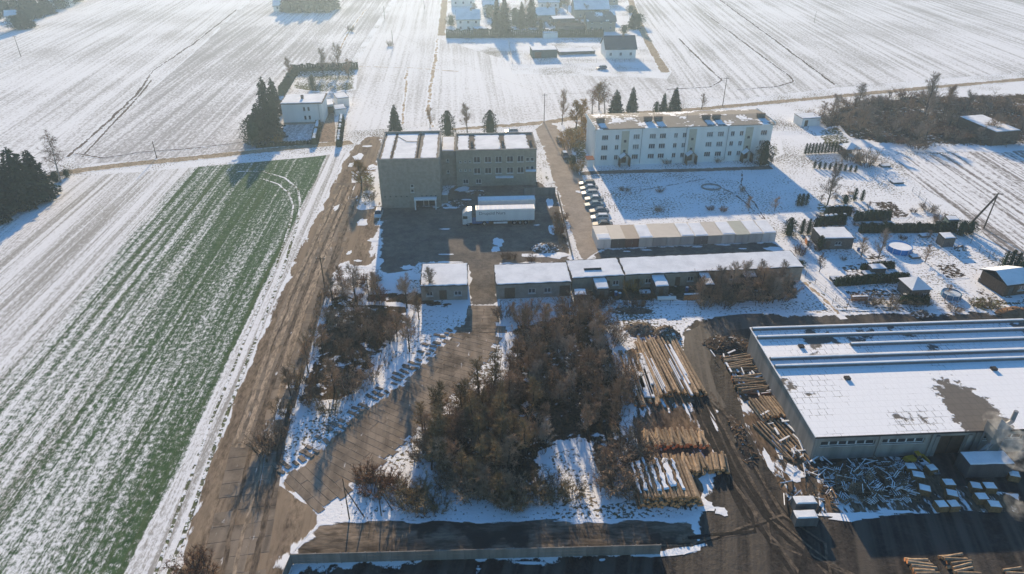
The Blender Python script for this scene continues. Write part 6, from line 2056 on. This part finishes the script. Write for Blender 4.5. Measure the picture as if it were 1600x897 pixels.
for i, p in enumerate(scatter([(655, 712), (672, 702), (712, 748), (790, 772), (800, 790), (740, 782), (690, 752)], 22, 81, 1.2)):
    k = ('bush', 'olive', 'bush', 'young')[i % 4]
    plant(k, p, {'olive': rg.uniform(4.5, 6.5), 'young': rg.uniform(3.5, 5), 'bush': rg.uniform(2.2, 3.2)}[k], {'olive': 'slender olive-brown tree ', 'young': 'young bare tree ', 'bush': 'bare brown bush '}[k] + 'on the front left rim of the central thicket' + (' facing the road fork' if p.x < -6 else ''), 'growth on the thicket rim', width=1.3)
for i, p in enumerate(scatter([(700, 48), (770, 40), (850, 46), (910, 48), (935, 30), (860, 8), (760, 10)], 22, 82, 6)):
    plant(('grey', 'young', 'bush_o')[i % 3], p, (7, 5, 3.5)[i % 3], ('bare grey tree', 'young bare tree', 'olive bush')[i % 3] + ' in the far village gardens', 'bare growth of the village gardens', width=1.6)
for i, p in enumerate(scatter([(1262, 300), (1340, 290), (1470, 350), (1545, 440), (1500, 478), (1320, 470), (1268, 410)], 26, 83, 3.5)):
    plant(('bush', 'bush_r', 'bush_o', 'young')[i % 4], p, (1.0, 1.2, .9, 2.2)[i % 4], ('small brown shrub', 'small reddish shrub', 'small olive shrub', 'knee-high bare sapling')[i % 4] + ' dotted in the snowy gardens', 'small shrubs in the gardens', width=1.3)
# ---- evergreens
def leaf_mat(name, col):
    t = NT(name)
    hsv = t.n('ShaderNodeHueSaturation')
    f = t.noise(t.pos(), 0.9, 4)
    t.set(hsv.inputs['Color'], t.mix(f, tuple(c * 1.3 for c in col), tuple(c * .55 for c in col)))
    t.set(hsv.inputs['Value'], t.step(t.rand(), 0, 1, .85, 1.2))
    return t.out(hsv.outputs[0], .8, None, 0.0)


m_spruce = leaf_mat('spruce_needles', (0.035, 0.055, 0.032))
m_thuja = leaf_mat('thuja_foliage', (0.040, 0.060, 0.030))


def conifer(seed, h=10.0, r=2.4, n=2600, prof='spruce'):
    rg = random.Random(seed)
    tb, cb = MB(), MB()
    tb.tube((0, 0, -.05), (0, 0, h * .95), h * .018, .02, 6)
    def rad(f):
        if prof == 'spruce':
            return r * (1 - f) ** .85 * (1 + .13 * math.sin(f * 40)) * min(1, .55 + f * 6)
        if prof == 'thuja':
            return r * (math.sin(PI * min(1, f * .72 + .24)) ** .7) * (1 if f < .75 else math.sqrt(max(0, (1 - f) / .25)))
        return r * math.sqrt(max(0, 1 - (f * 2 - 1) ** 2 * .95))
    # inner mass
    k_n = 9
    ns = 10
    vs, fs = [], []
    for j in range(k_n + 1):
        f = j / k_n
        for k in range(ns):
            t = 2 * PI * k / ns
            q = rad(min(.985, max(.03, f))) * .5 * rg.uniform(.8, 1.15)
            vs.append((q * math.cos(t), q * math.sin(t), h * (.04 + .93 * f)))
    for j in range(k_n):
        fs += [(j * ns + k, j * ns + (k + 1) % ns, (j + 1) * ns + (k + 1) % ns, (j + 1) * ns + k) for k in range(ns)]
    cb.add(vs, fs)
    for i in range(n):
        f = 1 - math.sqrt(rg.random()) if prof == 'spruce' else rg.random()
        f = .03 + f * .95
        t = rg.uniform(0, 2 * PI)
        lob = 1 + .2 * math.sin(t * 5 + f * 23) + .12 * math.sin(t * 3 - f * 41)
        q = rad(f) * lob * (rg.uniform(.6, 1.05))
        c = Vector((q * math.cos(t), q * math.sin(t), h * f))
        out = Vector((math.cos(t), math.sin(t), -.35 if prof == 'spruce' else .8)).normalized()
        s = rg.uniform(.22, .5) * (h / 10) ** .5 * (1.0 if prof == 'spruce' else .7)
        d = (out + rv(rg, .55)).normalized()
        u = d.cross(rv(rg)).normalized() * s * .42
        cb.tri(c - u, c + u, c + d * s * 1.25)
    return tb, cb


for i in range(3):
    proto('spruce', i, conifer(700 + i, 10, 2.5, 2800), (m_barkt, m_spruce))
proto('thuja', 0, conifer(710, 5, 1.5, 1500, 'thuja'), (m_barkt, m_thuja))
proto('thuja', 1, conifer(711, 5, 1.5, 1500, 'thuja'), (m_barkt, m_thuja))
proto('column', 0, conifer(712, 3, .42, 420, 'thuja'), (m_barkt, m_thuja))
proto('round', 0, conifer(713, 4, 2.0, 1600, 'round'), (m_barkt, m_thuja))


def ever(kind, loc, h, label, group=None, width=1.0, name=None):
    lst = PROTO[kind]
    _pn[0] += 1
    tm, cm = lst[_pn[0] % len(lst)]
    base = {'spruce': 10, 'thuja': 5, 'column': 3, 'round': 4}[kind]
    if not isinstance(loc, Vector):
        loc = G(*loc)
    t = thing(name or {'spruce': 'spruce_tree', 'thuja': 'thuja_tree', 'column': 'column_thuja', 'round': 'evergreen_shrub'}[kind], label, 'tree' if kind != 'round' else 'shrub', loc, random.uniform(0, 6), group)
    s = h / base
    t.scale = (s * width, s * width, s)
    obj('trunk', tm, t)
    obj('crown', cm, t)


for p, k, h, w, lab in [
        ((42, 320), 'spruce', 15, 1.35, 'largest dark spruce of the left edge clump'), ((66, 310), 'spruce', 13, 1.2, 'dark spruce just left of the leaning birch'), ((15, 325), 'spruce', 13, 1.25, 'dark spruce near the left picture edge'), ((-8, 345), 'spruce', 13, 1.3, 'dark spruce cut by the left picture edge'),
        ((-25, 315), 'spruce', 11, 1.2, 'rear spruce at the left picture edge'), ((88, 285), 'round', 3.0, 1.2, 'low evergreen at the foot of the leaning birch'), ((105, 277), 'round', 2.2, 1.2, 'small evergreen bush at the lane end'),
        ((420, 196), 'spruce', 16, .85, 'tallest spruce left of the white house'), ((432, 180), 'spruce', 13, .8, 'spruce touching the white house roof line'), ((408, 215), 'spruce', 11, 1.2, 'broad spruce in front of the white house spruces'), ((428, 218), 'spruce', 12, 1.15, 'spruce in front of the white house left corner'), ((399, 226), 'thuja', 9, 1.3, 'rounded evergreen at the front left of the house spruces'),
        ((435, 226), 'bush_y', 0, 0, ''), ((489, 140), 'thuja', 5.5, .9, 'dark thuja behind the white house roof'), ((618, 206), 'spruce', 9, .9, 'sparse spruce behind the office block'),
        ((700, 213), 'thuja', 8, .95, 'dark egg-shaped thuja beside the office link'), ((766, 212), 'thuja', 8, .95, 'pointed thuja behind the office wing'), ((962, 178), 'spruce', 8.5, 1.15, 'dark spruce behind the apartment block left half'), ((987, 176), 'spruce', 9, .85, 'slim spruce behind the apartment block left half'),
        ((1036, 176), 'spruce', 7, .8, 'smaller of the paired spruces behind the apartment block'), ((1053, 176), 'spruce', 9, .95, 'larger of the paired spruces behind the apartment block'), ((1025, 177), 'column', 4, 2.0, 'small thuja beside the paired spruces'), ((1192, 258), 'thuja', 7, 1.1, 'dark thuja at the right corner of the apartment block'),
        ((1232, 368), 'thuja', 4.4, 1.15, 'broad dark thuja at the end of the garages'), ((1252, 366), 'thuja', 3.8, .6, 'slim thuja right of the broad thuja'), ((1262, 366), 'thuja', 3.8, .6, 'middle slim thuja beside the garden shed'), ((1272, 365), 'thuja', 4.0, .8, 'thuja nearest the garden shed roof'), ((1280, 390), 'column', 3.4, 1.6, 'lone column thuja in front of the garden shed'),
        ((1246, 322), 'column', 3.2, 1.2, 'left one of three garden thujas'), ((1252, 322), 'column', 3.3, 1.2, 'middle one of three garden thujas'), ((1259, 321), 'column', 3.1, 1.2, 'right one of three garden thujas'), ((1334, 314), 'column', 3.4, 1.2, 'left thuja of the garden pair'), ((1346, 314), 'column', 3.0, 1.2, 'right thuja of the garden pair'), ((1320, 318), 'round', 2.2, 1.2, 'low dark evergreen beside the garden pair'),
        ((1567, 418), 'column', 3.8, 1.2, 'left of three leaning thujas near the row field'), ((1576, 420), 'column', 4.4, 1.1, 'middle of three leaning thujas near the row field'), ((1586, 421), 'column', 3.9, 1.2, 'right of three leaning thujas near the row field'), ((1597, 428), 'round', 3.0, 1.4, 'dark shrub behind the brown garden house'),
        ((1500, 368), 'round', 3.6, .9, 'dark evergreen between the small garden sheds'), ((1514, 366), 'round', 3.2, .9, 'evergreen at the foot of the A-frame pole'), ((895, 258), 'round', 2.8, 1.3, 'dark green bush left of the apartment block'), ((1250, 418), 'round', 1.6, 1.5, 'green shrub beside the grass strip'),
        ((776, 58), 'spruce', 16, .75, 'tall village conifer at the hedge bend'), ((788, 56), 'spruce', 19, .8, 'tallest village conifer at the hedge bend'), ((815, 45), 'spruce', 14, .8, 'village conifer right of the tallest one'), ((830, 42), 'spruce', 17, .75, 'slim village conifer near the dark sheds'), ((776, 30), 'spruce', 13, .7, 'rear village conifer beside the white house'),
        ((805, 40), 'thuja', 9, 1.4, 'rounded village evergreen between the conifers'), ((845, 50), 'thuja', 6, 1.4, 'low village evergreen above the hedge'), ((765, 28), 'round', 7, 1.2, 'round village tree beside the white house'), ((705, 40), 'round', 5, 1.2, 'evergreen left of the white village house'), ((870, 12), 'spruce', 13, .9, 'village conifer beside the large roof'),
        ((880, 6), 'spruce', 14, .9, 'far village conifer at the top edge'), ((932, 30), 'round', 5, 1.0, 'dark shrub before the large far roof'), ((990, 45), 'spruce', 10, 1.3, 'evergreen on the village lane verge'), ((996, 40), 'round', 6, 1.3, 'round evergreen on the village lane verge'), ((985, 20), 'round', 4, 1.5, 'low evergreen further up the village lane'), ((900, 45), 'round', 4, 1.6, 'dark shrub between the village sheds'), ((975, 52), 'round', 4, 1.2, 'dark shrub right of the grey village house')]:
    if k == 'bush_y':
        plant('bush_y', p, 3.0, 'pale yellow bush in front of the white house', width=.8)
    else:
        ever(k, p, h, lab, width=w)
for i in range(9):
    p = (447 + i * 9.4, 18 - i * .5)
    ever('spruce', p, 11 + (i * 37 % 5), 'dark spruce in the belt beside the far hut', 'spruces of the far belt', 1.2)
for i in range(5):
    ever('round', (452 + i * 15, 20), 5, 'dark evergreen shrub at the foot of the far spruce belt', 'shrubs of the far belt', 1.4)
for i, p in enumerate([(30, 46), (42, 44), (8, 22), (25, 18), (40, 14), (55, 20), (62, 28), (75, 22), (95, 14), (108, 8), (-10, 30), (-20, 44), (48, 30), (85, 8), (120, 3)]):
    ever(('round', 'spruce', 'round')[i % 3], p, (7, 12, 8)[i % 3], 'grey-green tree in the far left hamlet', 'trees of the far left hamlet', 1.5)
for i in range(13):
    ever('column', (1258 + i * 5.1, 241 - i * .25), 3.3, 'slim column thuja in the straight garden row', 'column thujas in the garden row', 1.0)
for i in range(9):
    ever('column', (1272 + i * 8, 263 + i * .8), 2.0, 'short thuja in the low row below the gazebo', 'short thujas below the gazebo', 1.5)


def hedge(label, a, b, h, w=1.2, snow=False, seed=0, lump=.25):
    P, Q = G(*a), G(*b)
    rz = math.atan2(Q.y - P.y, Q.x - P.x)
    Ln = (Q - P).length
    rg = random.Random(seed)
    t = thing('hedge', label, 'hedge', P, rz)
    b_ = MB()
    n = max(2, int(Ln / 1.0))
    for k in range(n):
        x0, x1 = Ln * k / n, Ln * (k + 1) / n
        hh = h * (1 - lump * rg.random())
        e = .18
        b_.hexa([(x0 + .01, -w * .42, 0), (x1 - .01, -w * .42, 0), (x1 - .01, w * .42, 0), (x0 + .01, w * .42, 0)], [(x0 + e, -w * .25, hh * .92), (x1 - e, -w * .25, hh * .92), (x1 - e, w * .25, hh * .92), (x0 + e, w * .25, hh * .92)])
        for j in range(int(90 * h)):
            f = rg.random()
            x = rg.uniform(x0, x1)
            sy = rg.choice((-1, 1))
            y = sy * w * (.5 - .2 * f) * rg.uniform(.7, 1.05) if rg.random() < .8 else rg.uniform(-w * .3, w * .3)
            z = hh * (f if abs(y) > w * .3 else .96)
            d = (Vector((rg.uniform(-.6, .6), sy * .6, .7)) + rv(rg, .4)).normalized()
            s = rg.uniform(.12, .3)
            u = d.cross(rv(rg)).normalized() * s * .5
            c = Vector((x, y, z))
            b_.tri(c - u, c + u, c + d * s * 1.3)
    fo = b_.build('foliage', m_thuja, t)
    if snow:
        s = MB()
        for k in range(n):
            if rg.random() < .75:
                x0 = Ln * k / n
                s.hexa([(x0 + .1, -w * .2, h * .9), (x0 + .9, -w * .2, h * .9), (x0 + .9, w * .3, h * .9), (x0 + .1, w * .3, h * .9)], [(x0 + .25, -w * .1, h * 1.02), (x0 + .75, -w * .1, h * 1.02), (x0 + .75, w * .2, h * 1.02), (x0 + .25, w * .2, h * 1.02)])
        s.build('snow', m_roofsnow, t)


hedge('dark hedge row behind the garden shed, upper one', (1288, 338), (1328, 336), 2.6, 1.4, True, 1)
hedge('dark hedge row directly behind the garden shed', (1278, 352), (1320, 350), 2.6, 1.4, True, 2)
hedge('dark hedge right of the paired hedge rows', (1334, 345), (1390, 343), 2.4, 1.4, False, 3)
hedge('long dark hedge behind the blue pool', (1342, 363), (1465, 362), 2.3, 1.4, False, 4)
hedge('dark hedge continuing towards the small sheds', (1466, 362), (1492, 362), 2.4, 1.4, False, 14)
hedge('low clipped hedge in front of the summer house', (1304, 446), (1418, 438), 1.8, 1.3, False, 5)
hedge('clipped hedge beside the low snowy hut', (1345, 422), (1396, 418), 1.5, 1.2, False, 6)
hedge('dark hedge below the summer house', (1405, 474), (1450, 474), 1.6, 1.4, False, 7)
hedge('long dark hedge in front of the village', (697, 59), (943, 58), 4.2, 2.2, False, 8)
hedge('tall narrow hedge along the driveway of the white house', (530, 230), (535, 190), 2.6, 1.6, True, 9)
hedge('snow-topped hedge between the white house and driveway', (492, 226), (498, 198), 2.2, 2.0, True, 10)
hedge('low hedge behind the white house garden', (455, 112), (560, 108), 3.0, 2.2, False, 11)
hedge('hedge along the left side of the white house garden', (440, 150), (462, 114), 3.5, 2.4, False, 12)
hedge('low hedge along the lane in front of the white house', (400, 231), (495, 224), 1.2, 1.2, False, 15)

# dry grass and weeds in the thickets
gm = twig_mat('dry_grass', (0.245, 0.166, 0.090), .1)
def dry_grass(label, poly, n, seed, h=.7, mat_=None):
    b = MB()
    rg = random.Random(seed)
    pts = [G(*p) for p in poly]
    P = [(p.x, p.y) for p in pts]
    A = np.array(P)
    mn, mx = A.min(0), A.max(0)
    r = np.random.default_rng(seed)
    Q = r.uniform(mn, mx, (n * 3, 2))
    Q = Q[inside(Q, P)][:n]
    for x, y in Q.tolist():
        if noise.noise(Vector((x * .25, y * .25, seed))) < -.12:
            continue
        for k in range(5):
            d = (Vector((0, 0, 1)) + rv(rg, .5)).normalized()
            if d.z < .2:
                d.z = .3
            twig(b, Vector((x + rg.uniform(-.15, .15), y + rg.uniform(-.15, .15), 0)), d, rg.uniform(.4, 1.0) * h, .025, rg)
    tag(b.build('dry_grass', mat_ or gm), label, None, None, 'stuff')


dry_grass('dry brown grass and weeds in the central thicket', mid, 2200, 1, 1.0)
dry_grass('dry brown grass and weeds in the roadside thicket', [(500, 450), (650, 465), (655, 510), (590, 600), (530, 650), (470, 645), (420, 725), (405, 720), (430, 660), (470, 560)], 1800, 2, .9)
dry_grass('dry weeds at the road fork', [(550, 735), (610, 722), (690, 762), (690, 795), (600, 790), (560, 775)], 500, 3, .7)
dry_grass('dry undergrowth of the far thicket', far, 2200, 4, 1.5)
dry_grass('dry weeds along the yard fence', [(855, 325), (870, 322), (890, 385), (878, 390)], 260, 5, .9)
dry_grass('sparse weeds poking through the snow at the road edge', [(405, 735), (430, 735), (740, 505), (735, 495)], 500, 6, .4)

# ================================================================== smoke from the flue
def smoke(label, blobs, dens):
    b = MB()
    bm = bmesh.new()
    for px, py, z, r in blobs:
        c = G(px, py, z)
        m = Matrix.Translation(c) @ Matrix.Diagonal((r, r, r * .8, 1))
        bmesh.ops.create_icosphere(bm, subdivisions=3, radius=1.0, matrix=m)
    me = bpy.data.meshes.new('smoke_plume')
    bm.to_mesh(me)
    bm.free()
    o = obj('smoke_plume', me)
    rm = o.modifiers.new('merge', 'REMESH')
    rm.mode = 'VOXEL'
    rm.voxel_size = .25
    t = NT('smoke')
    P = t.pos()
    n = t.noise(P, .75, 5, .6, .6)
    d = t.step(n, .42, .80, 0, dens)
    v = t.n('ShaderNodeVolumePrincipled')
    v.inputs['Color'].default_value = (.99, .985, .98, 1)
    t.set(v.inputs['Density'], d)
    v.inputs['Anisotropy'].default_value = .45
    oo = t.n('ShaderNodeOutputMaterial')
    t.t.links.new(v.outputs[0], oo.inputs['Volume'])
    me.materials.append(t.mat)
    tag(o, label, None, None, 'stuff')


smoke('pale smoke drifting from the warehouse flue', [(1552, 655, 7.5, 1.3), (1568, 668, 7, 1.7), (1585, 690, 6.5, 2.0), (1592, 715, 6, 2.0)], .5)
smoke('pale wisp of smoke over the crates', [(1583, 782, 3.5, 1.1), (1592, 800, 3.0, 1.3)], .4)

# ================================================================== haze
m = NT('haze_air')
v = m.n('ShaderNodeVolumePrincipled')
v.inputs['Color'].default_value = (.60, .80, 1.0, 1)
v.inputs['Density'].default_value = 0.0003
v.inputs['Anisotropy'].default_value = 0.68
oo = m.n('ShaderNodeOutputMaterial')
m.t.links.new(v.outputs[0], oo.inputs['Volume'])
b = MB().box(-900, 900, -150, 1300, -1, 78)
o = b.build('haze', m.mat)
tag(o, 'pale winter haze over the fields', None, None, 'stuff')
